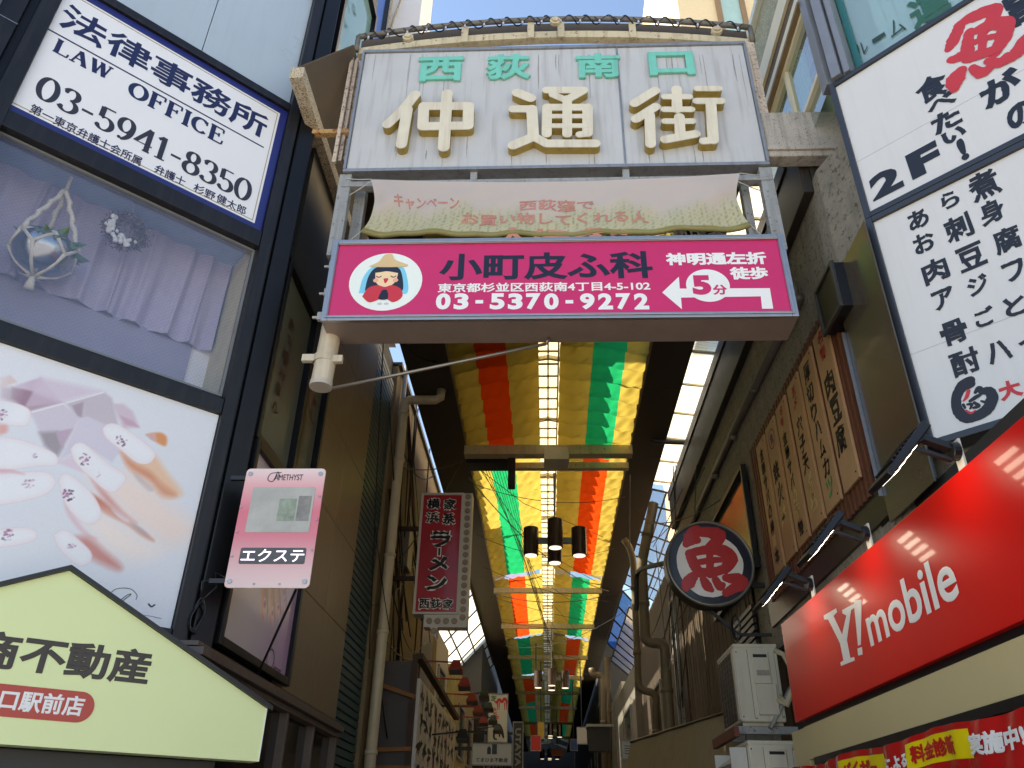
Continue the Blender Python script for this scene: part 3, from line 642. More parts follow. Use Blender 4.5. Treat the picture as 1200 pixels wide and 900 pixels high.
for k in range(1500):
    a = rr.uniform(0, 2 * PI); r = wr * (.68 + rr.gauss(0, .13)); p = FL.P(wu + r * math.cos(a), wv + r * math.sin(a), -.26 + rr.gauss(0, .025)); d = Vector((rr.uniform(-1, 1), rr.uniform(-1, 1), rr.uniform(-1, 1))).normalized() * rr.uniform(.015, .045); s_ = d.orthogonal().normalized() * .006
    b.add([p - s_, p + s_, p + d + s_ * .3, p + d - s_ * .3], [(0, 1, 2, 3)])
b.build('twigs', mat('dried_twig', (112, 96, 84), .9, var=.35, scale=30), wre)
b = MB()
for k in range(46):
    a = rr.uniform(PI * .85, PI * 1.75); r = wr * rr.uniform(.55, .92); p = FL.P(wu + r * math.cos(a), wv + r * math.sin(a), -.22 + rr.uniform(0, .02)); q = rr.uniform(.012, .02)
    for i in range(3):
        b.cyl(p + Vector((0, 0, -q + i * q * .66)), p + Vector((0, 0, -q + (i + 1) * q * .66)), q * (.6, 1, 1)[i], 8, q * (1, 1, .6)[i])
b.build('berries', mat('white_cotton_berry', (222, 220, 220), .8), wre, smooth=True)
b = MB(); b.tube([Q(wu, wv + wr, -.26), Q(wu - .01, wv + wr + .12, -.26)], .004, 5); b.build('hanging_string', mat('thin_string', (170, 160, 150), .8), wre)
# ------------------------------------------------------------------ law office sign
M_wh = mat('white_sign_board', (232, 232, 236), .35, var=.02, scale=2, coat=.15)
M_blue = mat('deep_blue_border', (32, 42, 112), .35, var=.05)
M_ink = mat('blue_black_lettering', (18, 30, 80), .5, var=.05); M_grey = mat('charcoal_numerals', (44, 44, 58), .4, var=.05)
law = thing('law_sign', 'white law office signboard with blue border and large phone number', 'sign', tuple(Q(-1.2, 6.04, 0)))
b = MB(); b.box(FL, -2.183, -.264, 6.038, 7.513, -.06, .0); b.build('board', M_wh, law)
b = MB(); b.box(FL, -2.183, -.331, 6.038, 6.105, .0005, .004); b.box(FL, -2.183, -.331, 7.446, 7.513, .0005, .004); b.box(FL, -.331, -.264, 6.038, 7.513, .0005, .004); b.build('blue_border', M_blue, law)
b = MB(); b.box(FL, -2.183, -.357, 6.128, 6.134, .0005, .003); b.box(FL, -2.183, -.357, 7.42, 7.426, .0005, .003); b.box(FL, -.357, -.351, 6.128, 7.426, .0005, .003); b.build('gold_line', mat('gold_line', (166, 146, 112), .4), law)
def ltext(t, l, r, tp, bt, m, bold, par, fr=FL, rough=0.0, w=.001):
    u0, v0, u1, v1 = R4(fr, l, r, tp, bt); b = MB(); b.text(fr, t, u0, v0, u1, v1, w, .002, bold, rough=rough); return b.build('lettering', m, par)
ltext('法律事務所', (70, 20), (313, 148), (86, 6), (160, 82), M_ink, .022, law, rough=.01)
p0 = FL.hit(58, 35); p1 = FL.hit(309, 173); b = MB(); b.box(FL, p0[0] - .02, p1[0], (p0[1] + p1[1]) / 2 - .006, (p0[1] + p1[1]) / 2 + .006, .0005, .003); b.build('rule_line', M_ink, law)
for t_, l_, r_ in (('第一東京弁護士会所属', (35, 127), (166, 189)), ('弁護士', (181, 197), (217, 214)), ('杉野', (227, 219), (252, 231)), ('健太郎', (254, 231), (288, 248))):
    ua_ = FL.hit(*l_); ub_ = FL.hit(*r_); vm_ = (ua_[1] + ub_[1]) / 2; b = MB(); b.text(FL, t_, ua_[0], vm_ - .047, ub_[0], vm_ + .047, .001, .002, .016); b.build('lettering', M_ink, law)
# serif capitals and numerals, drawn as strokes that are thick downwards and thin across
SER = {
 'L': ([((.18, 1), (.18, 0))], [((.0, 1), (.36, 1)), ((0, 0), (.82, 0)), ((.8, .0), (.84, .26))], .84),
 'A': ([((.44, 1), (.84, 0))], [((.44, 1), (.12, 0)), ((.25, .36), (.64, .36)), ((-.02, 0), (.3, 0)), ((.64, 0), (1.0, 0))], .98),
 'W': ([((.1, 1), (.36, 0)), ((.62, 1), (.88, 0))], [((.36, 0), (.6, .9)), ((.88, 0), (1.12, 1)), ((-.04, 1), (.26, 1)), ((.48, 1), (.76, 1)), ((.98, 1), (1.26, 1))], 1.22),
 'F': ([((.18, 1), (.18, 0))], [((0, 1), (.8, 1)), ((.8, 1), (.8, .74)), ((.18, .53), (.58, .53)), ((.58, .66), (.58, .4)), ((0, 0), (.4, 0))], .84),
 'I': ([((.2, 1), (.2, 0))], [((0, 1), (.4, 1)), ((0, 0), (.4, 0))], .4),
 'E': ([((.18, 1), (.18, 0))], [((0, 1), (.8, 1)), ((.8, 1), (.8, .76)), ((.18, .53), (.58, .53)), ((.58, .66), (.58, .4)), ((0, 0), (.82, 0)), ((.82, 0), (.86, .26))], .86)}
def arc(cx, cy, rx, ry, a0, a1, n=28): return [(cx + rx * math.cos(math.radians(a0 + (a1 - a0) * i / n)), cy + ry * math.sin(math.radians(a0 + (a1 - a0) * i / n))) for i in range(n + 1)]
NUM = {'0': ([arc(.36, .5, .3, .47, 90, 450)], .72), 'O': ([arc(.5, .5, .42, .47, 90, 450)], 1.0), 'C': ([arc(.5, .5, .42, .47, 42, 318)], .92),
 '3': ([arc(.32, .74, .24, .23, 160, -88) , arc(.32, .26, .29, .25, 88, -160)], .66), '5': ([[(.14, .95), (.14, .52)], [(.12, .95), (.58, .95)], arc(.33, .29, .28, .27, 128, -155)], .66),
 '9': ([arc(.34, .66, .26, .3, 0, 360), arc(.16, .62, .44, .6, 5, -78)], .68), '4': ([[(.5, .97), (.5, .0)], [(.5, .97), (.02, .28), (.68, .28)], [(.36, .01), (.64, .01)]], .7),
 '1': ([[(.26, .97), (.26, .0)], [(.04, .8), (.26, .95)], [(.06, .01), (.46, .01)]], .5), '8': ([arc(.33, .74, .22, .22, 90, 450), arc(.33, .26, .28, .25, 90, 450)], .66), '-': ([], .5)}
def serif_row(txt, l, r, tp, bt, m, thick, thin, par, gap=.14):
    u0, v0, u1, v1 = R4(FL, l, r, tp, bt); b = MB()
    wd = [(SER[c][2] if c in SER else NUM[c][1] if c in NUM else .6) + gap for c in txt]; sc = (u1 - u0) / (sum(wd) - gap); x = u0; H = v1 - v0; k = [0]
    def line(pts):
        n = len(pts); ws = []
        for i in range(n):
            dx = pts[min(i + 1, n - 1)][0] - pts[max(i - 1, 0)][0]; dy = pts[min(i + 1, n - 1)][1] - pts[max(i - 1, 0)][1]; s = abs(dy) / (math.hypot(dx, dy) or 1); ws.append((thin + (thick - thin) * s ** 1.5) * H)
        k[0] += 1; b.stroke(FL, pts, ws, .001 + .0004 * (k[0] % 7), cap=False, sub=n < 8 and n > 2 and False)
    def M(p): return (x + p[0] * sc, v0 + p[1] * H)
    for c, w in zip(txt, wd):
        if c in SER:
            for a, q in SER[c][0]: k[0] += 1; b.stroke(FL, [M(a), M(q)], [thick * H] * 2, .001 + .0004 * (k[0] % 7), cap=False, sub=False)
            for a, q in SER[c][1]: k[0] += 1; b.stroke(FL, [M(a), M(q)], [thin * H] * 2, .001 + .0004 * (k[0] % 7), cap=False, sub=False)
        elif c == '-': k[0] += 1; b.stroke(FL, [M((.04, .42)), M((.46, .42))], [.05 * H] * 2, .001, cap=False, sub=False)
        elif c in NUM:
            for pts in NUM[c][0]: line([M(p) for p in pts])
            if c == 'C': b.stroke(FL, [M((.84, .95)), M((.84, .68))], [thin * H] * 2, .0014, cap=False, sub=False)
            if c in '35': q = M((.1, .16)); b.disc(FL, q[0], q[1], .07 * H, .07 * H, .001, .0024, 14)
            if c == '3': q = M((.12, .8)); b.disc(FL, q[0], q[1], .065 * H, .065 * H, .001, .0024, 14)
            if c == '9': q = M((.2, .08)); b.disc(FL, q[0], q[1], .06 * H, .06 * H, .001, .0024, 14)
        x += w * sc
    return b.build('lettering', m, par)
serif_row('LAW', (62, 58), (130, 86), (69, 46), (121, 91), M_ink, .125, .05, law)
serif_row('OFFICE', (151, 105), (262, 160), (158, 96), (255, 167), M_ink, .125, .05, law)
serif_row('03-5941-8350', (43, 103), (295, 220), (55, 89), (278, 232), M_grey, .085, .03, law, .1)
# ------------------------------------------------------------------ nail salon poster (printed panel)
PU0, PU1, PV0, PV1 = -2.185, -.263, 2.756, 4.299
hx = lambda *p: FL.hit(*p)
_3 = lambda x, y: hx(x / 4.5, 400 + y / 4.5)
_4 = lambda x, y: hx(x / 4.615, 560 + y / 4.615)
def blob(img, U, V, f, pts, e, col, al=1.0):
    q = smooth_path([f(*p) for p in pts] + [f(*pts[0])], [0] * (len(pts) + 1), 5)[0][:-1]
    return over(img, soft(sdf_poly(U, V, q), e * 1.7) * al, col)
def jewels(img, U, V, f, x, y, r, n, al=1.0):
    rr = random.Random(int(x * 7 + y))
    for k in range(n):
        a = rr.uniform(0, 6.28); q = r * rr.random() ** .7; c = f(x + q * math.cos(a), y + q * math.sin(a))
        img = over(img, soft(np.hypot(U - c[0], V - c[1]) - rr.uniform(.003, .008), .004) * al, rr.choice(((120, 60, 100), (92, 72, 96), (206, 140, 180), (170, 110, 150), (240, 235, 240))))
    return img
def nail_print(U, V):
    img = np.zeros(U.shape + (3,)); img[:] = (229, 231, 238)
    for pts, col, e in ((((0, 235), (160, 265), (330, 325), (160, 372), (60, 320), (0, 300)), (178, 146, 160), .02), (((0, 192), (55, 180), (90, 215), (0, 246)), (222, 172, 160), .012), (((75, 235), (215, 190), (330, 325), (140, 345)), (206, 182, 202), .01), (((60, 240), (175, 265), (130, 345), (60, 300)), (160, 124, 140), .01), (((215, 190), (420, 235), (545, 265), (335, 325), (180, 265)), (217, 200, 216), .03),
                        (((345, 325), (550, 268), (590, 300), (625, 450), (545, 440), (460, 400), (415, 410)), (200, 186, 196), .014), (((380, 340), (440, 320), (430, 400), (405, 392)), (172, 152, 164), .008), (((590, 330), (650, 330), (700, 370), (735, 455), (650, 460)), (212, 190, 203), .016), (((630, 390), (700, 420), (735, 455), (660, 440)), (208, 164, 184), .008), (((160, 375), (330, 330), (400, 385), (415, 412), (310, 610), (235, 550), (190, 440)), (214, 202, 216), .012),
                        (((415, 412), (460, 400), (555, 440), (640, 570), (590, 640), (450, 550), (310, 630)), (217, 208, 224), .012), (((205, 480), (300, 475), (330, 560), (300, 610), (235, 550)), (158, 146, 152), .02), (((300, 475), (385, 460), (330, 560)), (194, 166, 186), .01), (((300, 640), (380, 600), (450, 700)), (228, 208, 222), .012), (((330, 325), (350, 330), (170, 378), (160, 370)), (240, 236, 242), .004), (((345, 322), (548, 264), (552, 272), (350, 330)), (240, 236, 242), .004)):
        img = over(img, soft(sdf_poly(U, V, [_3(*p) for p in pts]), e * 1.6) * .85, col)
    # far finger with orange tip and shaded underside
    img = blob(img, U, V, _3, ((640, 585), (720, 640), (810, 600), (880, 690), (960, 800), (900, 825), (845, 815), (780, 735), (700, 690)), .03, (240, 200, 168)); img = blob(img, U, V, _3, ((640, 588), (715, 648), (790, 690), (850, 750), (925, 812), (850, 816), (790, 740), (690, 680)), .03, (216, 132, 92), .85)
    img = blob(img, U, V, _3, ((770, 492), (840, 481), (878, 505), (872, 552), (820, 530)), .012, (226, 152, 92)); img = blob(img, U, V, _3, ((770, 492), (815, 486), (825, 525), (800, 520)), .012, (220, 176, 172))
    img = blob(img, U, V, _3, ((700, 690), (745, 720), (810, 780), (780, 790), (720, 730)), .01, (186, 170, 172))
    # second finger
    img = blob(img, U, V, _3, ((480, 715), (560, 780), (655, 700), (760, 750), (900, 860), (1040, 1000), (900, 1080), (760, 1000), (640, 900)), .09, (246, 226, 216)); img = blob(img, U, V, _3, ((470, 700), (500, 745), (560, 800), (650, 900), (720, 960), (640, 915), (540, 820)), .02, (216, 138, 130), .8)
    # red gap between second and third, with a grey facet
    img = blob(img, U, V, _4, ((455, 68), (520, 98), (600, 160), (690, 240), (800, 308), (832, 345), (760, 312), (680, 252), (560, 190), (500, 110)), .014, (206, 122, 98)); img = blob(img, U, V, _4, ((600, 165), (690, 232), (680, 240), (630, 205)), .008, (224, 206, 216)); img = blob(img, U, V, _4, ((700, 235), (760, 270), (800, 310), (740, 290)), .012, (166, 142, 140), .9)
    img = blob(img, U, V, _4, ((470, 250), (550, 190), (660, 245), (800, 345), (850, 410), (700, 450), (560, 380)), .09, (249, 234, 226)); img = blob(img, U, V, _4, ((350, 130), (400, 215), (470, 300), (520, 330), (440, 290), (370, 200)), .02, (226, 168, 176), .7)
    img = blob(img, U, V, _4, ((412, 318), (480, 325), (560, 390), (650, 470), (640, 500), (560, 470), (480, 420)), .03, (212, 134, 122), .9)
    # nails
    W = (243, 243, 247)
    for f, pts in ((_3, ((540, 460), (570, 436), (620, 440), (700, 490), (800, 570), (815, 610), (780, 645), (720, 638), (640, 575), (560, 510))), (_3, ((372, 570), (400, 540), (450, 545), (560, 640), (650, 700), (655, 742), (600, 795), (550, 780), (480, 720), (400, 640))), (_4, ((318, 20), (345, -20), (400, 0), (500, 90), (545, 180), (530, 230), (470, 250), (400, 200), (350, 130))), (_4, ((290, 310), (330, 285), (370, 290), (430, 340), (490, 400), (490, 450), (440, 475), (390, 450), (320, 380))),
                   (_3, ((-40, 310), (60, 322), (140, 350), (160, 385), (140, 440), (60, 442), (-40, 430))), (_3, ((-40, 500), (100, 520), (220, 560), (295, 600), (295, 650), (200, 656), (-40, 670))), (_3, ((-40, 705), (150, 690), (250, 695), (290, 740), (250, 800), (120, 840), (-40, 850))), (_4, ((-40, 290), (100, 270), (185, 285), (190, 330), (100, 360), (-40, 370)))):
        q = smooth_path([f(*p) for p in pts] + [f(*pts[0])], [0] * (len(pts) + 1), 5)[0][:-1]; d = sdf_poly(U, V, q)
        img = over(img, soft(np.abs(d) - .002, .012) * .5, (226, 176, 178)); img = over(img, soft(d, .006), W); img = over(img, np.clip((d + .035) / .035, 0, 1) * (d < 0) * .35, (240, 214, 218))
    img = blob(img, U, V, _3, ((-20, 436), (34, 442), (34, 480), (-20, 490)), .015, (232, 160, 150)); img = blob(img, U, V, _3, ((-20, 675), (60, 678), (130, 702), (60, 692), (-20, 692)), .012, (226, 160, 168), .7)
    for f, x, y, r, n, al in ((_3, 640, 525, 30, 26, .8), (_3, 450, 620, 34, 34, 1), (_4, 372, 90, 34, 38, 1), (_4, 385, 372, 26, 18, .6), (_3, 12, 382, 34, 30, 1), (_3, 188, 604, 16, 9, .5), (_3, 148, 742, 34, 18, .5), (_4, 45, 315, 36, 26, .7), (_3, 515, 705, 18, 6, .5)): img = jewels(img, U, V, f, x, y, r, n, al)
    ul_ = hx(-6, 560)[0]; img = over(img, np.clip((ul_ - U) / .22, 0, 1), (229, 231, 238))
    img += (np.random.RandomState(1).rand(*U.shape)[..., None] - .5) * 5
    return img
nail = thing('nail_poster', 'large printed poster of manicured fingers with jewelled white nails', 'poster', tuple(Q(-1.2, 2.76, 0)))
b = MB(); b.box(FL, PU0, PU1, PV0, PV1, -.06, -.003); b.build('backing', M_wh, nail)
printed_sheet('print', FL, PU0 + .003, PU1 - .003, PV0 + .002, PV1 - .002, 330, 260, nail_print, painted('nail_poster_print', .3, coat=.2), nail, w=.002)
b = MB(); sp = [hx(*p) for p in ((128, 696), (137, 690), (152, 690), (160, 697), (159, 703))]; b.stroke(FL, sp, [.002] * 5, .004, cap=False); sp = [hx(*p) for p in ((133, 710), (148, 698), (153, 697), (141, 706))]; b.stroke(FL, sp, [.0025] * 4, .0045, cap=False)
sp = [hx(*p) for p in ((174, 708), (177, 711), (181, 709))]; b.stroke(FL, sp, [.005] * 3, .004); sp = [hx(*p) for p in ((160, 720), (175, 722), (189, 725))]; b.stroke(FL, sp, [.0012] * 3, .004); b.build('script_logo', mat('dark_script_print', (50, 46, 60), .4), nail)
# ------------------------------------------------------------------ side windows with lettering
M_sg = glass('greenish_side_glass', (150, 158, 146), .0, .55, (138, 144, 126), .12, wire=.06, fmul=.5)
M_let = mat('dark_red_brown_lettering', (62, 24, 22), .5, var=.1)
def side_window(y0, y1, z0, z1, gm, mullion=None):
    b = MB(); b.ring_frame(SL, y0, y1, z0, z1, .06, -.08, .03); o = b.build('window_frame', M_fr2, office, bevel=.004)
    b = MB(); b.add([SL.P(y0 + .06, z0 + .06, -.03), SL.P(y1 - .06, z0 + .06, -.03), SL.P(y1 - .06, z1 - .06, -.03), SL.P(y0 + .06, z1 - .06, -.03)], [(0, 1, 2, 3)]); b.uv = [(0, 0), (y1 - y0, 0), (y1 - y0, z1 - z0), (0, z1 - z0)]; b.build('pane', gm, o)
    return o
w1 = side_window(5.30, 6.26, 4.24, 5.98, M_sg); w2 = side_window(6.262, 6.90, 4.24, 5.98, M_sg)
b = MB(); b.box(SL, 5.3, 6.9, 4.2, 6.0, -.24, -.2); b.build('window_backing', mat('dim_room', (70, 72, 64), .8), office)
def vtext(fr, chars, px, m, par, bold, w, rough=0.0, name='lettering'):
    b = MB()
    for ch, r in zip(chars, px):
        u0, v0, u1, v1 = R2(fr, *r); b.text(fr, ch, min(u0, u1), v0, max(u0, u1), v1, w, .0015, bold, rough=rough)
    return b.build(name, m, par)
vtext(SL, 'まつ毛カ', ((341, 372, 348, 389), (338, 392, 346, 405), (333, 408, 342, 428), (329, 430, 338, 445)), M_let, w1, .03, -.02); vtext(SL, '｜ル', ((327, 448, 332, 464), (321, 470, 330, 485)), M_let, w1, .02, -.02)
vtext(SL, 'ネイル&', ((325, 366, 335, 385), (322, 392, 331, 408), (316, 412, 327, 430), (311, 438, 320, 458)), M_let, w1, .03, -.02)
vtext(SL, 'つ毛', ((359, 448, 366, 460), (355, 466, 364, 482)), M_let, w2, .025, -.02); vtext(SL, 'かし', ((369, 466, 376, 478), (366, 484, 374, 496)), M_let, w2, .025, -.02)
M_cy = glass('pale_cyan_upper_glass', (150, 180, 178), .05, .62, (176, 214, 208), .05)
w3 = side_window(5.36, 6.55, 8.62, 11.0, M_cy)
vtext(SL, 'イトタ', ((404, 22, 411, 34), (407, 2, 414, 12), (414, 5, 421, 18)), mat('faded_green_lettering', (70, 110, 110), .6), w3, .01, -.02)
b = MB(); b.box(SL, 5.3, 6.6, 8.7, 11.0, -.24, -.2); b.build('window_backing', mat('pale_blind', (190, 205, 200), .8), office)
# poster on the arcade side, ledge, low shop windows
hp = thing('hand_poster', 'small mauve poster of fingernails in a black frame behind the pink blade sign', 'poster', (-2.2, 6.1, 2.75))
HY0, HY1, HZ0, HZ1 = 5.36, 6.90, 2.78, 4.19
def hand_print(U, V):
    img = np.zeros(U.shape + (3,)); a = (U - HY0) / (HY1 - HY0); t = (V - HZ0) / (HZ1 - HZ0)
    img[:] = (206, 190, 196); img = over(img, np.clip(1.2 - t * 1.8, 0, 1) * np.clip(a * 1.5 - .3, 0, 1) * .8, (186, 130, 186)); img = over(img, np.clip(1 - (a + t) * .7, 0, 1), (214, 210, 214))
    for bx, tx, w, y in ((307, 309, .075, 726), (316, 318, .06, 732), (323, 325, .055, 724), (330, 332, .05, 715)):
        p = SL.hit(bx, 640); q = SL.hit(tx, y); L = math.hypot(q[0] - p[0], q[1] - p[1]); dx, dy = (q[0] - p[0]) / L, (q[1] - p[1]) / L
        x = (U - p[0]) * dx + (V - p[1]) * dy; s = -(U - p[0]) * dy + (V - p[1]) * dx; d = np.minimum(np.maximum(np.abs(s) - w, np.maximum(-x, x - L + w)), np.hypot(x - L + w, s) - w)
        img = over(img, soft(d, .02), np.array((196, 140, 116)) + np.clip(s / w, -1, 1)[..., None] * np.array((-34, -34, -30))); dn = np.sqrt(((x - L + w * 1.1) / (w * 1.3)) ** 2 + (s / (w * .55)) ** 2) - 1; img = over(img, soft(dn * w, .015), (226, 190, 200))
        img = over(img, soft(np.hypot(x - L + w * 1.6, s) - w * .35, .02), (150, 80, 120))
    return img
b = MB(); b.ring_frame(SL, HY0 - .06, HY1 + .05, HZ0 - .06, HZ1 + .04, .06, .0, .05); b.build('frame', M_fr2, hp, bevel=.004)
printed_sheet('print', SL, HY0, HY1, HZ0, HZ1, 120, 90, hand_print, painted('hand_poster_print', .25, coat=.2), hp, w=.012)
b = MB()
pts = [SL.hit(*p) for p in ((310, 780), (312, 764), (318, 762), (319, 775), (313, 786))]; b.stroke(SL, pts, [.006] * 5, .016, cap=False); u0, v0, u1, v1 = R2(SL, 317, 782, 327, 792); b.text(SL, 'AMETHYST', u0, v0, u1, v1, .016, .001, .01); b.build('lettering', mat('purple_print', (90, 50, 96), .4), hp)
M_ledge = mat('worn_aluminium_ledge', (112, 100, 92), .5, .4, var=.2, scale=8, streak=.4)
b = MB(); b.box(SL, 4.95, 8.85, 2.58, 2.63, -.1, .10); b.box(SL, 4.95, 8.85, 2.635, 2.665, -.1, .06); b.box(SL, 4.95, 8.85, 2.53, 2.575, -.1, .06); b.build('ledge', M_ledge, office, bevel=.004)
for y in (5.3, 7.05, 7.9, 8.8): b = MB(); b.box(SL, y, y + .05, 0, 2.53, -.08, .04); b.build('shop_window_frame', M_ledge, office, bevel=.003)
b = MB(); b.box(SL, 5.3, 8.85, 0, 2.53, -.06, -.03); b.build('shop_window_glass', mat('dark_shop_glass', (24, 24, 24), .08, var=.2), office)
b = MB(); b.box(SL, 5.28, 8.84, .0, 4.2, -.24, -.11); b.build('side_backing_wall', M_dwall, office)
# ------------------------------------------------------------------ pink LED blade sign
BF = plane_y(5.02)
bl = thing('blade_sign', 'pink salon blade sign with a screen and lit LED katakana', 'sign', (-1.8, 5.05, 2.98))
c4 = [BF.hit(*p) for p in ((288, 548), (382, 550), (362, 690), (264, 688))]; bx0 = (c4[0][0] + c4[3][0]) / 2; bx1 = (c4[1][0] + c4[2][0]) / 2; bz1 = (c4[0][1] + c4[1][1]) / 2; bz0 = (c4[2][1] + c4[3][1]) / 2
def rrect(x0, x1, y0, y1, r, k=6):
    o = []
    for cx, cy, a in ((x1 - r, y1 - r, 0), (x0 + r, y1 - r, 90), (x0 + r, y0 + r, 180), (x1 - r, y0 + r, 270)):
        o += [(cx + r * math.cos(math.radians(a + 90 * i / k)), cy + r * math.sin(math.radians(a + 90 * i / k))) for i in range(k + 1)]
    return o
bw, bh = bx1 - bx0, bz1 - bz0
m = mat('pink_gradient_plate', (226, 150, 158), .35, var=.02); t_ = m.node_tree
tc = t_.nodes.new('ShaderNodeTexCoord'); sx = t_.nodes.new('ShaderNodeSeparateXYZ'); t_.links.new(tc.outputs['Generated'], sx.inputs[0]); cr = t_.nodes.new('ShaderNodeValToRGB')
cr.color_ramp.elements[0].position = 0; cr.color_ramp.elements[0].color = L3((232, 206, 202)); cr.color_ramp.elements[1].position = 1; cr.color_ramp.elements[1].color = L3((236, 214, 210))
for ps, c_ in ((.14, (230, 190, 190)), (.42, (222, 128, 142)), (.62, (220, 118, 134)), (.85, (230, 172, 176))):
    e = cr.color_ramp.elements.new(ps); e.color = L3(c_)
t_.links.new(sx.outputs[2], cr.inputs[0]); t_.links.new(cr.outputs[0], t_.nodes['Principled BSDF'].inputs['Base Color'])
b = MB(); b.poly(BF, rrect(bx0, bx1, bz0, bz1, .03), -.012, .0); b.build('plate', m, bl, bevel=.003)
b = MB(); b.box(BF, bx0 + .03, bx1 - .03, bz0 + .03, bz1 - .03, -.11, -.013); b.build('casing', M_black, bl)
B2 = lambda xl, yt, xr, yb: R2(BF, xl, yt, xr, yb)
u0, v0, u1, v1 = B2(292, 571, 366, 624); b = MB(); b.poly(BF, rrect(u0, u1, v0, v1, .012), .0005, .003); o = b.build('screen', mat('dull_screen', (176, 172, 162), .12, var=.25, scale=4, coat=.5), bl)
b = MB(); b.box(BF, u0 + .2, u0 + .32, v0 + .08, v0 + .24, .0032, .0042); b.build('picture', mat('screen_photo', (150, 160, 140), .2, var=.4, scale=14), o)
b = MB(); b.box(BF, u0 + .33, u0 + .42, v0 + .08, v0 + .26, .0032, .0042); b.build('picture', mat('screen_photo_grey', (140, 135, 128), .2, var=.4, scale=14), o)
u0, v0, u1, v1 = B2(281, 642, 358, 661); b = MB(); b.poly(BF, rrect(u0, u1, v0, v1, .012), .0005, .003); o = b.build('led_panel', mat('grey_led_panel', (84, 82, 84), .4, var=.1), bl)
b = MB(); b.text(BF, 'エクステ', u0 + .012, v0 + .014, u1 - .008, v1 - .01, .0035, .0015, .006); b.build('lettering', emis('lit_led_dots', (232, 222, 255), .75), o)
u0, v0, u1, v1 = B2(322, 556, 355, 563); b = MB(); b.text(BF, 'AMETHYST', u0, v0, u1, v1, .001, .001, .01); pts = [BF.hit(*p) for p in ((330, 554), (318, 555), (314, 562), (320, 564), (326, 553), (327, 563))]; b.stroke(BF, pts, [.003] * 6, .002, cap=False); b.build('lettering', mat('plum_print', (64, 40, 56), .4), bl)
for fx, fz, r in ((.06, .05, .016), (.94, .05, .016), (.06, .95, .016), (.94, .95, .016), (.03, .25, .008), (.03, .45, .008), (.02, .66, .008), (.97, .3, .008), (.97, .55, .008), (.97, .75, .008), (.35, .03, .007), (.65, .03, .007)):
    b = MB(); b.disc(BF, bx0 + bw * fx, bz0 + bh * fz, r, r, .0005, .008, 14); b.build('screw', M_alu, bl, bevel=.002)
for z in (bz0 + .04, bz1 - .07):
    b = MB(); b.wbox(-2.2, bx0 + .04, 5.05, 5.08, z, z + .03); b.build('bracket_arm', M_black, bl)
b = MB(); p = SL.P(*SL.hit(300, 795, .02), .02); b.cyl(BF.P(*BF.hit(345, 690), -.03), p, .009, 8); b.build('stay_rod', M_black, bl)
cb = thing('cable_coil', 'coil of black cable tied to the corner column under the pink sign', 'cable', tuple(FL.P(-.03, 2.8, .06)))
b = MB(); cu, cv = FL.hit(231, 722, .06); rr = random.Random(5); pts = []
for i in range(130):
    a = i * 2 * PI / 18; pts.append(FL.P(cu + (.035 + .012 * math.sin(i * .7)) * math.cos(a), cv + (.095 + .02 * math.sin(i * .31)) * math.sin(a), .06 + .015 * math.sin(i * .4)))
b.tube(pts, .006, 5); b.tube([FL.P(cu, cv + .1, .07), FL.P(cu - .02, cv + .22, .07), FL.P(cu + .1, cv + .26, .06), Vector((-2.08, 5.06, bz0 + .05))], .007, 5)
b.tube([FL.P(cu - .01, cv + .08, .06), FL.P(cu + .08, cv + .2, .08), FL.P(cu + .06, cv + .3, .06), Vector((-2.08, 5.06, bz0 + .07))], .006, 5); b.build('cable', M_black, cb, smooth=True)
# ------------------------------------------------------------------ gable shaped estate agent sign
GF = Frame((-2.0, 4.75, 0), az(53))
gs = thing('gable_sign', 'pale green house shaped shop sign with black roof edge and dark kanji', 'sign', tuple(GF.P(-.82, 2.0, 0)))
gc, ghw, gz0, ge, ga = -.822, 1.239, 1.996, 2.283, 2.888
b = MB(); b.poly(GF, [(gc - ghw, gz0), (gc + ghw, gz0), (gc + ghw, ge), (gc, ga), (gc - ghw, ge)], -.14, .0); b.build('board', mat('pale_green_sign_face', (228, 238, 176), .4, var=.03, scale=2), gs)
for u_ in (gc + ghw, gc - ghw - .004): b = MB(); b.box(GF, u_, u_ + .004, gz0, ge, -.14, .004); b.build('side_trim', M_wh, gs)
b = MB()
for s in (-1, 1): b.poly(GF, [(gc, ga + .002), (gc + s * (ghw + .03), ge - .012), (gc + s * (ghw + .03), ge + .014), (gc, ga + .028)], -.17, .025)
b.build('roof_edge', M_black, gs)
M_brown = mat('dark_brown_lettering', (58, 48, 42), .4, var=.05)
ltext('商不動産', (-26, 745), (177, 780), (143, 758), (42, 790), M_brown, .032, gs, GF)
pr_, pt_, pb_ = GF.hit(110, 830)[0], GF.hit(100, 811)[1], GF.hit(90, 847)[1]
b = MB(); b.poly(GF, rrect(gc - (pr_ - gc), pr_, pb_, pt_, (pt_ - pb_) * .495, 10), .0005, .003); b.build('red_pill', mat('brick_red_print', (186, 66, 52), .4, var=.04), gs)
u0, v0, u1, v1 = R4(GF, (-30, 820), (97, 832), (67, 813), (90, 840)); b = MB(); b.text(GF, '南口駅前店', u0, v0, u1, v1, .0035, .0015, .028); b.build('lettering', M_white, gs)
b = MB(); b.box(GF, gc - ghw + .2, gc + ghw - .2, 1.9, 1.99, -.3, -.16); b.build('support_rail', M_dark, gs)
prism_xy([fxy(GF, gc - ghw - .5, -.5), fxy(GF, gc + ghw - .1, -.5), fxy(FL, -.3, .05), fxy(FL, -2.6, .05)], 0, 2.02).build('shopfront_below', mat('dark_shopfront_recess', (30, 28, 26), .4, var=.2), office)
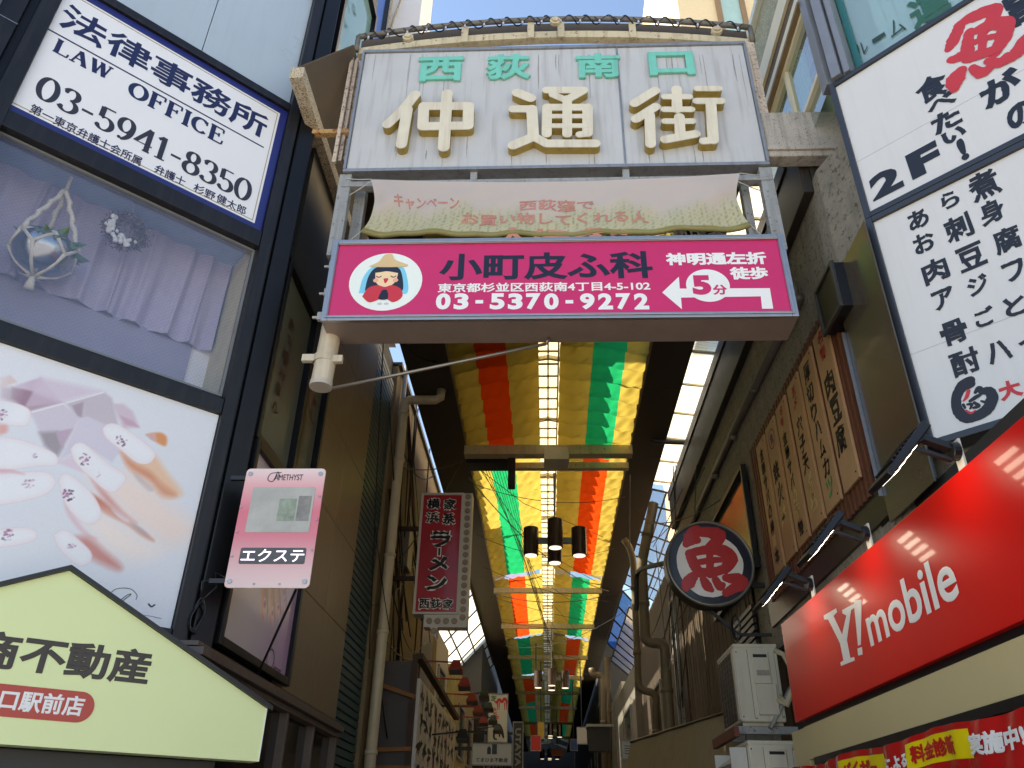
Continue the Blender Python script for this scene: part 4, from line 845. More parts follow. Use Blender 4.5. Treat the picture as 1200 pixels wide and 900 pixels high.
# small sign at the far upper edge
cs = thing('corner_sign', 'narrow white sign beyond the left mullion, high at the photo edge', 'sign', tuple(FL.P(-2.75, 6.8, .1)))
b = MB(); b.box(FL, -3.4, -2.56, 6.72, 7.4, .1, .2); b.build('board', M_wh, cs, bevel=.006)
b = MB(); b.ring_frame(FL, -3.42, -2.545, 6.70, 7.42, .02, .09, .21); b.build('frame', M_fr2, cs)
# ================================================================== right corner: the old concrete building
M_stone = mat('rough_grey_render', (138, 130, 116), .85, var=.25, scale=7, speck=.3, speck_col=(86, 78, 66), speck_scale=20, bump=.8, bscale=45, streak=.35)
M_greenstone = mat('greenish_stone_band', (150, 150, 128), .8, var=.2, scale=6, speck=.3, speck_col=(200, 196, 180), speck_scale=40, bump=.4)
M_gutter = mat('dark_brown_gutter', (44, 38, 34), .5, var=.2, scale=5)
M_window_cream = mat('cream_window_frame', (216, 206, 176), .45, var=.06)
corner = thing('corner_building', 'old concrete corner building with cream upper window and grey corner mullion', 'building', (2.8, 6.0, 0))
R_ = FR.P
prism_xy([(2.4, 5.2), fxy(FR, .02, -.2), fxy(FR, 6, -.2), (12, 2), (12, 9.2), (2.4, 9.2)], 3.4, 6.78).build('wall', M_stone, corner)
prism_xy([(2.4, 5.58), (12, 5.58), (12, 9.2), (2.4, 9.2)], 6.781, 7.49).build('wall', M_stone, corner)
prism_xy([(2.402, 9.201), (12, 9.201), (12, 14.0), (2.402, 14.0)], 5.62, 7.49).build('wall', M_stone, corner)
prism_xy([(2.403, 5.6), (12, 5.6), (12, 9), (2.403, 9)], 7.491, 7.52).build('window_sill', M_window_cream, corner)
# upper storey: window on the arcade side, chamfer window with lettering
prism_xy([(2.72, 5.1), fxy(FR, .5, -.45), fxy(FR, 6, -.45), (12, 2), (12, 14), (2.72, 14)], 6.782, 8.39).build('upper_wall', mat('pale_inner_wall', (206, 202, 180), .7, var=.06), corner)
b = MB(); b.box(SR, -14, -4.72, 8.42, 8.62, -.3, .0); b.build('window_head', M_window_cream, corner, bevel=.006)
b = MB(); b.box(SR, -14, -4.70, 8.40, 8.44, -.2, .03); b.build('head_drip', mat('brown_head_flashing', (120, 98, 66), .6, var=.2, scale=8), corner)
b = MB(); b.box(SR, -14, -4.75, 8.62, 8.80, -.3, -.02); b.build('brown_band', mat('dark_brown_band', (92, 74, 52), .7, var=.25, scale=6, streak=.3), corner)
b = MB(); b.box(SR, -14, -4.8, 8.80, 9.05, -.3, .01); b.build('cream_band', M_window_cream, corner)
b = MB(); b.box(SR, -14, -4.85, 9.05, 9.62, -.3, -.005); b.build('stone_band', M_greenstone, corner)
b = MB(); b.box(SR, -14, -4.85, 9.62, 9.72, -.3, .06); b.build('parapet_cap', mat('pale_coping', (206, 214, 208), .5, var=.06), corner, bevel=.006)
M_wg = glass('pale_reflecting_glass', (205, 225, 215), .22, .18, (214, 226, 214), .04)
wn = MB(); wn.ring_frame(SR, -14, -4.72, 7.5, 8.40, .05, -.1, -.02); wf = wn.build('window', M_window_cream, corner)
b = MB(); b.add([SR.P(-14, 7.27, -.06), SR.P(-4.77, 7.27, -.06), SR.P(-4.77, 8.36, -.06), SR.P(-14, 8.36, -.06)], [(0, 1, 2, 3)]); b.build('pane', M_wg, wf)
for y in (5.44, 6.6, 7.8, 9.0):
    b = MB(); b.box(SR, -y - .03, -y + .03, 7.27, 8.36, -.09, -.03); b.build('sash_bar', M_window_cream, wf)
b = MB()
for k in range(28): y = 5.15 + k * .05; b.box(SR, -y - .02, -y + .004, 7.53, 8.34, -.14, -.10)
b.build('vertical_blind', mat('mint_blind', (170, 214, 200), .6, var=.08), wf)
# corner mullion and chamfer glazing
b = MB(); b.box(FR, .05, .13, 7.18, 9.7, -.14, .04); b.box(FR, .15, .2, 7.18, 9.7, -.14, .02); b.box(FR, .131, .149, 7.18, 9.7, -.14, -.02); b.box(SR, -4.72, -4.60, 7.18, 9.7, -.16, .01); b.build('corner_mullion', mat('grey_corner_mullion', (128, 130, 136), .4, .3, var=.1, scale=6), corner, bevel=.004)
cg = MB(); cg.ring_frame(FR, .2, 4.0, 7.02, 9.7, .05, -.26, -.17); cg = cg.build('chamfer_window', mat('teal_window_frame', (40, 112, 116), .4, var=.1), corner)
b = MB(); b.add([R_(.25, 7.07, -.21), R_(3.95, 7.07, -.21), R_(3.95, 9.65, -.21), R_(.25, 9.65, -.21)], [(0, 1, 2, 3)]); b.build('pane', glass('pale_teal_glass', (196, 224, 222), .12, .38, (190, 220, 218), .04), cg)
b = MB()
for k in range(40): b.box(FR, .42 + k * .09, .503 + k * .09, 7.2, 9.7, -.32, -.29)
b.build('vertical_blind', mat('pale_aqua_blind', (186, 208, 204), .6, var=.06), cg)
b = MB(); b.box(FR, .25, .42, 7.2, 9.7, -.31, -.27); b.build('blind_edge', mat('teal_blind_edge', (44, 120, 126), .5), cg)
def rtext(t, l, r, tp, bt, m, bold, par, w=.001, fr=FR, rough=0.0, shear=0.0):
    u0, v0, u1, v1 = R4(fr, l, r, tp, bt, w); b = MB(); b.text(fr, t, u0, v0, u1, v1, w, .002, bold, rough=rough, shear=shear); return b.build('lettering', m, par)
M_dg = mat('dark_green_lettering', (30, 58, 48), .5)
rtext('ル', (1002, 58), (1017, 55), (1010, 49), (1007, 67), M_dg, .0, cg, -.2); rtext('ー', (1022, 48), (1037, 39), (1030, 41), (1030, 47), M_dg, .0, cg, -.2); rtext('ム', (1041, 34), (1060, 28), (1048, 23), (1052, 41), M_dg, .0, cg, -.2)
rtext('運', (1066, 20), (1115, 4), (1090, -14), (1084, 30), mat('green_lettering', (34, 92, 74), .5), .03, cg, -.2)
prism_xy([(2.42, 4.9), fxy(FR, .35, -.02), fxy(FR, 6, -.02), (12, 3), (12, 14), (2.42, 14)], 9.701, 9.9).build('roof_slab', M_concrete, corner)
# the brown acrylic pane, perforated angle, black sheet for recess shade beside the white signs
b = MB(); b.box(SR, -5.27, -4.55, 3.55, 5.62, .03, .042); b.build('brown_pane', mat('brown_acrylic_pane', (74, 64, 50), .25, var=.15, scale=2, coat=.15), corner)
# ------------------------------------------------------------------ white restaurant signs on the chamfer
M_sw = mat('white_vinyl_sign', (214, 211, 208), .4, var=.025, scale=1.5, coat=.1, streak=.05)
M_sf = mat('charcoal_sign_frame', (52, 56, 64), .4, .3, var=.1)
M_bk = mat('blue_black_brush_print', (14, 20, 36), .5, var=.06); M_rd = mat('brush_red_print', (196, 44, 54), .5, var=.08)
def wsign(label, v0, v1):
    t = thing('restaurant_sign', label, 'sign', tuple(R_(1.2, v0, .1)), 'restaurant signs on the corner building')
    b = MB(); b.box(FR, .04, 3.0, v0 + .04, v1 - .04, -.15, -.025); b.build('panel', M_sw, t)
    b = MB(); b.ring_frame(FR, 0, 3.04, v0, v1, .045, -.16, .0); b.build('frame', M_sf, t, bevel=.004)
    b = MB(); vm = v0 + (v1 - v0) * (.385 if v0 > 5 else .36); b.box(FR, .046, 2.99, vm, vm + .0025, -.0245, -.0235); b.build('panel_joint', mat('grey_joint', (170, 168, 170), .6), t); return t
FRO = Frame(FR.P(0, 0, -.024), FR.u)
upS = wsign('white sign with a big red brush fish character and 2F, above the menu sign', 5.69, 7.17)
loS = wsign('white sign with rows of dark brush menu words, under the fish sign', 3.80, 5.685)
def wt(t, r4, m, bold, par, rough=.012, shear=0.0): return rtext(t, *r4, m, bold, par, .001, FRO, rough, shear)
def wc(t, x, y, w, h, m, bold, par, rough=.012, sl=.5): return wt(t, ((x - w / 2, y + sl * w / 2), (x + w / 2, y - sl * w / 2), (x - .15 * h, y - h / 2), (x + .15 * h, y + h / 2)), m, bold, par, rough)
def bst(pts, wid, m, par, fr=FRO, w=.0015, rough=.25):
    b = MB(); b.stroke(fr, [fr.hit(*p) for p in pts], wid, w, rough); return b
# red fish character as brush strokes
b = MB(); k = 0
for pts, wid in ((((1124, 32), (1117, 48), (1112, 57)), (.03, .035, .022)), (((1122, 30), (1140, 20), (1165, 12), (1160, 28), (1150, 42)), (.02, .035, .04, .03, .02)), (((1114, 70), (1122, 68), (1135, 60)), (.02, .03, .03)), (((1136, 38), (1134, 52), (1134, 68)), (.025, .03, .03)),
                 (((1140, 38), (1160, 30), (1178, 28), (1176, 44), (1166, 62)), (.02, .035, .04, .04, .03)), (((1138, 52), (1152, 46), (1168, 42)), (.016, .018, .016)), (((1152, 36), (1152, 50), (1150, 62)), (.018, .02, .02)), (((1136, 68), (1150, 64), (1168, 58)), (.03, .03, .025)),
                 (((1126, 84), (1120, 94), (1119, 104)), (.03, .05, .025)), (((1140, 80), (1150, 86), (1158, 82)), (.02, .03, .025)), (((1158, 72), (1172, 74), (1180, 66)), (.02, .03, .02)), (((1180, 72), (1192, 62), (1205, 44), (1215, 50)), (.02, .035, .03, .03))):
    k += 1; b.stroke(FRO, [FRO.hit(*p) for p in pts], [q * 1.5 for q in wid], .0012 + .0006 * k, .18)
b.build('fish_character', M_rd, upS)
for ch_, x_, y_, w_, h_, bo_ in (('が', 1173, 103, 48, 32, .05), ('旨', 1200, 6, 40, 36, .05), ('の', 1198, 134, 36, 28, .045), ('食', 1092, 103, 37, 27, .04), ('べ', 1103, 120, 34, 15, .04), ('た', 1109, 141, 33, 22, .045), ('い', 1118, 158, 27, 14, .05), ('!', 1128, 175, 9, 25, .05), ('2', 1038, 214, 36, 27, .05), ('F', 1083, 188, 36, 29, .06)):
    wc(ch_, x_, y_, w_, h_, M_bk, bo_, upS)
for row in ((('あ', 1076, 257, 12), ('ら', 1113, 234, 10.5), ('煮', 1153, 217, 18)), (('お', 1083, 284, 12.5), ('刺', 1123, 267, 16), ('身', 1162, 248, 15), ), (('肉', 1096, 317, 15), ('豆', 1138, 301, 16), ('腐', 1180, 281, 16)), (('ア', 1106, 350, 13), ('ジ', 1146, 334, 12.5), ('フ', 1189, 317, 13)),
            (('骨', 1118, 389, 15.5), ('ご', 1154, 371, 12), ('と', 1190, 358, 13)), (('酎', 1131, 424, 16.5), ('ハ', 1170, 412, 14), ('イ', 1207, 398, 14))):
    for ch, x, y, s in row:
        wc(ch, x, y, 2 * s * .95, 2 * s * .86, M_bk, .034, loS, .012)
# the round brush emblem and the red character beside it
b = MB(); cx, cy = 1141, 468
ring = [(1137, 446), (1128, 452), (1121, 466), (1122, 480), (1131, 489), (1142, 488), (1156, 481), (1163, 468), (1160, 459), (1151, 458), (1147, 455), (1143, 460)]
b.stroke(FRO, [FRO.hit(*p) for p in ring], [.03, .036, .03, .032, .036, .034, .034, .034, .03, .022, .016, .01], .0015, .12); b.stroke(FRO, [FRO.hit(*p) for p in ((1135, 446), (1139, 450), (1134, 455))], [.022, .022, .01], .0019, .1); b.build('round_emblem', M_bk, loS)
b = MB(); b.stroke(FRO, [FRO.hit(*p) for p in ((1135, 458), (1133, 465), (1129, 470))], [.012, .012, .005], .0022); b.build('emblem_red', M_rd, loS)
b = MB(); b.stroke(FRO, [FRO.hit(*p) for p in ((1132, 481), (1138, 484), (1143, 481))], [.006, .008, .004], .0022); b.build('emblem_red', M_rd, loS)
b = MB()
for pts, q in ((((1137, 470), (1143, 466), (1150, 462)), (.01, .014, .008)), (((1134, 474), (1139, 474), (1137, 479)), (.008, .01, .006)), (((1142, 472), (1147, 476), (1141, 478)), (.01, .012, .008)), (((1150, 470), (1155, 471), (1158, 466)), (.006, .01, .006)), (((1129, 474), (1131, 478)), (.008, .008))): b.stroke(FRO, [FRO.hit(*p) for p in pts], q, .0026, .2)
b.build('emblem_marks', M_bk, loS)
wt('大', ((1170, 460), (1197, 452), (1181, 446), (1181, 469)), M_rd, .05, loS); wt('衆', ((1203, 450), (1228, 442), (1214, 436), (1214, 459)), M_rd, .045, loS)
# ------------------------------------------------------------------ arcade side wall: conduit, dark box, menu boards
cond = thing('wall_conduit', 'grey conduit with an elbow running along the rough concrete wall', 'pipe', (2.4, 6.0, 6.2))
b = MB(); b.tube([(2.12, 6.05, 6.22), (2.30, 6.05, 6.22), (2.35, 6.07, 6.2), (2.36, 6.12, 6.1), (2.355, 6.14, 6.0)], .035, 10)
b.tube([(2.355, 6.02, 6.02), (2.355, 9.0, 6.12), (2.355, 13.5, 6.12)], .045, 10)
for y in (6.6, 7.8, 9.0, 10.2): b.cyl((2.355, y, 6.07), (2.355, y + .03, 6.07), .056, 10)
b.build('pipe', mat('dull_grey_conduit', (98, 92, 82), .5, .2, var=.15, scale=8), cond, smooth=True)
gut = thing('roof_gutter', 'dark brown roof gutter with white flashing above the rough concrete wall', 'gutter', (2.3, 8, 6.8))
b = MB(); b.wbox(2.31, 2.398, 5.31, 14, 6.64, 7.36); b.wbox(2.3981, 2.62, 5.30, 5.5781, 6.79, 7.36); b.wbox(2.29, 2.312, 5.6, 14, 7.2, 7.38); b.build('trough', M_gutter, gut, bevel=.01)
b = MB(); b.wbox(2.33, 2.396, 5.58, 14, 7.381, 7.46); b.build('flashing', mat('white_flashing', (206, 202, 190), .4, var=.08), gut)
M_wood = mat('red_brown_slat', (96, 52, 30), .55, var=.25, scale=9, streak=.2); M_plank = mat('tan_menu_plank', (172, 132, 94), .5, var=.12, scale=4, streak=.12, streak_col=(120, 84, 50))
slat = thing('slat_screen', 'red brown vertical slat screen behind the hanging menu planks', 'wood screen', (2.4, 7.0, 4.0))
sy0, sy1 = 5.39, 8.42
b = MB(); b.box(SR, -sy1, -sy0, 3.86, 5.5, .0, .015); b.build('backing', M_wood, slat)
b = MB()
ns = 34
for k in range(ns): y = sy0 + (sy1 - sy0) * k / ns; b.box(SR, -y - .052, -y - .008, 3.83, 5.57, .016, .05)
b.build('slats', M_wood, slat, bevel=.003)
xs = [965, 927, 894, 868, 846, 827]
plank_edges = [(5.52, 5.86), (5.95, 6.31), (6.38, 6.73), (6.82, 7.17), (7.25, 7.60), (7.68, 8.03)]
PK = Frame((2.4 - .075, 0, 0), (0, -1, 0))
M_kb = mat('black_brush_ink', (32, 26, 22), .6); M_kr = mat('faded_red_ink', (168, 52, 44), .6); M_kg = mat('green_ink', (52, 142, 76), .6); M_kp = mat('faded_pale_ink', (206, 176, 120), .6); M_kv = mat('purple_ink', (92, 40, 70), .6)
menus = [('menu plank with red top word and three dark kanji, nearest the brown pane', [('名', M_kr, .5), ('物', M_kr, .5), ('', None, .35), ('肉', M_kb, .9), ('豆', M_kb, .9), ('腐', M_kb, .9), ('', None, .9)]),
 ('menu plank with eight dark signs ending in a green one', [('', None, .25), ('厚', M_kb, 1), ('切', M_kb, 1), ('り', M_kb, .9), ('ハ', M_kb, .9), ('ム', M_kb, .9), ('カ', M_kb, .9), ('ツ', M_kg, .9), ('', None, .3)]),
 ('menu plank with red top word whose lower lettering fades to pale yellow', [('', None, .2), ('活', M_kr, .6), ('〆', M_kr, .6), ('', None, .35), ('穴', M_kb, .9), ('子', M_kb, .9), ('天', M_kb, .9), ('ぷ', M_kp, .9), ('ら', M_kp, .9), ('', None, .5)]),
 ('menu plank with small red top word and a dried mackerel line below', [('', None, .1), ('名', M_kr, .5), ('物', M_kr, .5), ('', None, .2), ('金', M_kb, .75), ('華', M_kb, .75), ('サ', M_kb, .7), ('バ', M_kb, .7), ('の', M_kp, .7), ('干', M_kp, .7), ('物', M_kb, .8), ('', None, .2)]),
 ('menu plank with a purple ringed character at its top', [('', None, .2), ('○', M_kv, 1), ('', None, .5), ('鉄', M_kb, 1), ('火', M_kb, 1), ('丼', M_kp, .9), ('', None, 1.3)]),
 ('menu plank all in small black brush signs, farthest into the arcade', [('', None, .3), ('金', M_kb, .8), ('華', M_kb, .8), ('サ', M_kb, .8), ('バ', M_kb, .8), ('の', M_kb, .8), ('棒', M_kb, .8), ('ー', M_kp, .7), ('本', M_kb, .9), ('', None, .2)])]
for (y0, y1), (lab, chs) in zip(plank_edges, menus):
    t = thing('menu_plank', lab, 'menu board', (2.33, (y0 + y1) / 2, 4.07), 'tan menu planks hanging on the slat screen')
    b = MB(); b.box(SR, -y1, -y0, 4.0, 5.43, .052, .075); b.build('plank', M_plank, t, bevel=.003)
    tot = sum(c[2] for c in chs); z = 5.41; bymat = {}
    for ch, m, h in chs:
        hh = h / tot * 1.39
        if ch:
            bb = bymat.setdefault(m.name, (MB(), m))[0]; wdt = min(.105, hh * .44); mid = -(y0 + y1) / 2 + .015 * math.sin(z * 40)
            if ch == '○':
                bb.stroke(PK, [(mid + .1 * math.cos(a * .35), z - hh / 2 + .1 * math.sin(a * .35)) for a in range(19)], [.007] * 19, .0015, cap=False); bb.text(PK, '魚', mid - .06, z - hh / 2 - .06, mid + .06, z - hh / 2 + .06, .0015, .0015, .04)
            else: bb.text(PK, ch, mid - wdt, z - hh * .94, mid + wdt, z - hh * .06, .0015, .0015, .026, rough=.07, shear=.01)
        z -= hh
    for bb, m in bymat.values(): bb.build('lettering', m, t)
    for z_ in (4.06, 5.38): b = MB(); b.cyl(PK.P(-(y0 + .04), z_, 0), PK.P(-(y0 + .04), z_, .004), .008, 8); b.build('nail_head', M_dark, t)
lb = thing('wall_speaker', 'small black box lamp fixed high beside the white signs', 'box', (2.3, 5.2, 5.2))
b = MB(); b.box(SR, -5.44, -5.02, 5.20, 5.62, .0, .13); b.build('housing', M_black, lb, bevel=.01); b = MB(); b.ring_frame(SR, -5.45, -5.01, 5.19, 5.63, .03, .12, .15); b.build('rim', mat('grey_black_rim', (66, 64, 60), .4, .3), lb, bevel=.004); b = MB(); b.box(SR, -5.41, -5.05, 5.23, 5.59, .1301, .134); b.build('grille', mat('dark_brown_grille', (50, 40, 34), .5, var=.2, scale=60), lb)
pa = thing('perforated_angle', 'perforated galvanised steel angle standing between the slat screen and brown pane', 'steel angle', (2.36, 5.3, 3.9))
b = MB(); b.box(SR, -5.33, -5.28, 3.75, 5.12, .02, .024); b.box(SR, -5.282, -5.278, 3.75, 5.12, .024, .07); b.build('angle', M_alu, pa)
b = MB()
for k in range(34): b.box(SR, -5.315, -5.295, 3.78 + k * .039, 3.802 + k * .039, .0242, .0252)
b.build('slots', M_black, pa)
b = MB(); b.box(SR, -5.5, -4.62, 3.6, 5.66, -.02, .006); b.build('recess_shade_sheet', M_black, corner)  # flat black sheet painting in the shade of a recess
# ------------------------------------------------------------------ phone shop: fascia, red sign, floodlights
RD = Frame((2.22, 0, 0), -az(-1.5))
def rd(px, py, w=0.0): return RD.hit(px, py, w)
shop = thing('phone_shop', 'phone shop front with beige fascia and black canopy top under the red sign', 'shop front', (2.5, 6, 0))
rl = rd(915, 732)[0]; rr_ = -1.9; rt = (rd(915, 732)[1] + rd(1067, 600)[1]) / 2; rb = (rd(937, 845)[1] + rd(1150, 748)[1]) / 2
b = MB(); b.box(SR, -8.6, -4.75, 3.62, 4.03, -.05, .03); b.build('black_canopy_top', mat('black_sheet_metal', (36, 34, 32), .35, .3, var=.3, scale=3, streak=.2), shop)
b = MB(); b.box(RD, rl - .02, rr_, rt + .0, rt + .07, -.4, -.12); b.build('black_ledge', M_black, shop)
M_bei = mat('beige_fascia_panel', (196, 178, 132), .5, var=.04, scale=3)
bz1_ = rb - .05; bz0_ = (RD.hit(955, 888)[1] + RD.hit(1200, 812)[1]) / 2
b = MB(); b.box(RD, rl + .12, rr_, bz0_, bz1_, -.5, -.02); b.build('beige_fascia', M_bei, shop)
b = MB(); b.box(RD, rl + .10, rr_, bz1_, rb, -.5, -.04); b.box(RD, rl + .3, rr_, bz0_ - .05, bz0_, -.5, .0); b.build('dark_trim', M_black, shop)
b = MB(); b.box(RD, rl - .25, rl + .115, 0, bz1_, -.5, -.03); b.build('beige_pier', M_bei, shop, bevel=.004)
b = MB(); b.box(RD, rl + .12, rr_, 0, bz0_ - .05, -.7, -.3); b.build('dark_shopfront', mat('dark_phone_shopfront', (30, 28, 28), .3), shop)
b = MB(); b.box(SR, -8.62, -1.8, 2.2, 3.62, -.6, -.05); b.build('wall', M_dwall, shop)
red = thing('red_sign', 'glossy red phone shop sign with white lettering under clip-on floodlights', 'sign', tuple(RD.P((rl + rr_) / 2, rb, 0)))
b = MB(); b.box(RD, rl, rr_, rb, rt, -.12, .0); b.build('panel', mat('glossy_red_acrylic', (214, 22, 20), .34, var=.03, scale=2, coat=.25, spec=.2), red, bevel=.004)
b = MB(); b.box(RD, rl - .002, rl + .05, rb - .002, rb + .18, .0005, .003); b.build('edge_trim', mat('red_edge_trim', (196, 40, 38), .3), red)
M_rw = mat('white_cut_vinyl', (232, 230, 226), .35, var=.02)
u0 = rd(1017, 738)[0]; u1 = rd(1124, 690)[0]; v0 = (rd(1025, 757)[1] + rd(1115, 705)[1]) / 2; v1 = rd(1088, 657)[1]
b = MB(); b.text(RD, 'mobile', u0, v0, u1, v1, .001, .003, .02); b.build('lettering', M_rw, red)
_9 = lambda x, y: rd(800 + x / 3, 600 + y / 3)
b = MB(); b.poly(RD, [_9(*p) for p in ((497, 364), (540, 339), (544, 352), (531, 366), (562, 432), (577, 364), (564, 357), (562, 345), (603, 323), (605, 336), (593, 346), (578, 452), (590, 514), (603, 510), (606, 522), (558, 541), (556, 529), (567, 522), (555, 462), (513, 378), (499, 378))], .001, .0035)
b.build('logo_letter', M_rw, red)
b = MB(); b.poly(RD, [_9(*p) for p in ((603, 312), (630, 308), (627, 466), (618, 470))], .001, .0035); b.build('exclamation_bar', M_rw, red)
b = MB(); b.poly(RD, [_9(*p) for p in ((616, 480), (631, 475), (633, 501), (619, 505))], .001, .0035); b.build('exclamation_dot', M_rw, red)
M_led = emis('lit_white_led', (255, 244, 225), 6.0)
def floodlight(px, py, lab, sc=1.0):
    """clip-on LED floodlight: white clamp on the sign top, arm, flat lamp head pointing back down at the sign."""
    u, v = RD.hit(px, py); v = rt
    t = thing('floodlight', lab, 'lamp', tuple(RD.P(u, v, 0)), 'clip-on floodlights along the red sign')
    P = RD.P
    b = MB(); b.box(RD, u - .035, u + .035, v - .02, v + .16, -.02, -.008); b.build('clamp_plate', mat('white_clamp_plate', (214, 208, 196), .5, var=.08), t)
    b = MB(); b.cyl(P(u, v + .10, -.01), P(u, v + .10, .03), .05, 14); b.bar(P(u, v + .12, .02), P(u - .01, v + .20, .20), .05, .035); b.bar(P(u, v + .05, .03), P(u - .01, v + .12, .2), .03, .02); b.cyl(P(u - .05, v + .165, .2), P(u + .05, v + .165, .2), .035, 12); b.build('arm', M_black, t, bevel=.003)
    a = P(u, v + .20, .17); c = P(u, v - .09, .43); ax = (c - a).normalized(); s_ = RD.u; nn = ax.cross(s_).normalized()
    if nn.z > 0: nn = -nn
    b = MB(); hw = .13
    b.hexa([a - s_ * hw - nn * .03, a + s_ * hw - nn * .03, c + s_ * hw - nn * .02, c - s_ * hw - nn * .02, a - s_ * hw + nn * .02, a + s_ * hw + nn * .02, c + s_ * hw + nn * .015, c - s_ * hw + nn * .015]); hd = b.build('lamp_head', M_black, t, bevel=.008)
    b = MB()
    for k in range(9):
        q = a + ax * (.05 + k * .03); b.hexa([q - s_ * .11 - nn * .034, q + s_ * .11 - nn * .034, q + s_ * .11 - nn * .034 + ax * .01, q - s_ * .11 - nn * .034 + ax * .01, q - s_ * .11 - nn * .02, q + s_ * .11 - nn * .02, q + s_ * .11 - nn * .02 + ax * .01, q - s_ * .11 - nn * .02 + ax * .01])
    b.build('cooling_fins', M_black, hd)
    b = MB()
    for k in range(4):
        q = a + ax * (.13 + k * .055); b.add([q - s_ * .10 + nn * .022, q + s_ * .10 + nn * .022, q + s_ * .10 + nn * .022 + ax * .03, q - s_ * .10 + nn * .022 + ax * .03], [(0, 1, 2, 3)])
    b.build('led_strip', M_led, hd)
    return t
floodlight(952, 700, 'floodlight clipped at the far end of the red sign')
floodlight(1018, 642, 'floodlight clipped above the start of the red sign lettering')
floodlight(1126, 550, 'floodlight clipped on the red sign just under the round brush emblem')
# red and yellow plastic banner under the fascia
PBN = Frame(RD.P(0, 0, .06), RD.u)
class WavyFrame:
    def P(s, u, v, w=0.0): return PBN.P(u, v + .012 * math.sin(u * 5.1), w + .013 * math.sin(u * 7 + v * 6) + .007 * math.sin(u * 23 - v * 11))
WF = WavyFrame()
pb = thing('plastic_banner', 'crumpled red plastic banner with yellow labels under the beige fascia', 'banner', tuple(PBN.P(-5, 1.9, 0)))
tz = (PBN.hit(1000, 884)[1] + PBN.hit(1200, 823)[1]) / 2; bz = tz - .42
b = MB(); b.grid(lambda a, t: WF.P(-7.6 + 5.6 * a, bz + (tz - bz) * t), 160, 12); b.build('sheet', mat('red_plastic_sheet', (196, 30, 30), .25, var=.06, coat=.5, bump=.25, bscale=14), pb, smooth=True)
M_yl = mat('yellow_plastic_label', (242, 214, 30), .3, var=.04); M_rt = mat('red_print_on_yellow', (190, 34, 28), .4)
def lab(px0, px1, ptop, pbot, txt):
    u0 = PBN.hit(*px0)[0]; u1 = PBN.hit(*px1)[0]; v1 = PBN.hit(*ptop)[1]; v0 = PBN.hit(*pbot)[1]
    b = MB(); b.grid(lambda a, t: WF.P(u0 + (u1 - u0) * a, v0 + (v1 - v0) * t, .003), 14, 6); b.build('yellow_label', M_yl, pb, smooth=True)
    b = MB(); b.text(WF, txt, u0 + (u1 - u0) * .08, v0 + (v1 - v0) * .14, u1 - (u1 - u0) * .2, v1 - (v1 - v0) * .14, .006, .002, .045); b.build('lettering', M_rt, pb)
lab((1064, 885), (1140, 870), (1100, 862), (1110, 894), '料金診断'); lab((988, 912), (1038, 890), (1015, 886), (1020, 915), 'バイザー')
for t, r in (('による', ((1040, 892), (1065, 884), (1050, 884), (1055, 900))), ('実施中!!', ((1138, 873), (1203, 850), (1168, 851), (1172, 880)))):
    u0, v0, u1, v1 = R4(PBN, *r); b = MB(); b.text(WF, t, u0, v0, u1, v1, .005, .002, .05); b.build('lettering', M_rw, pb)
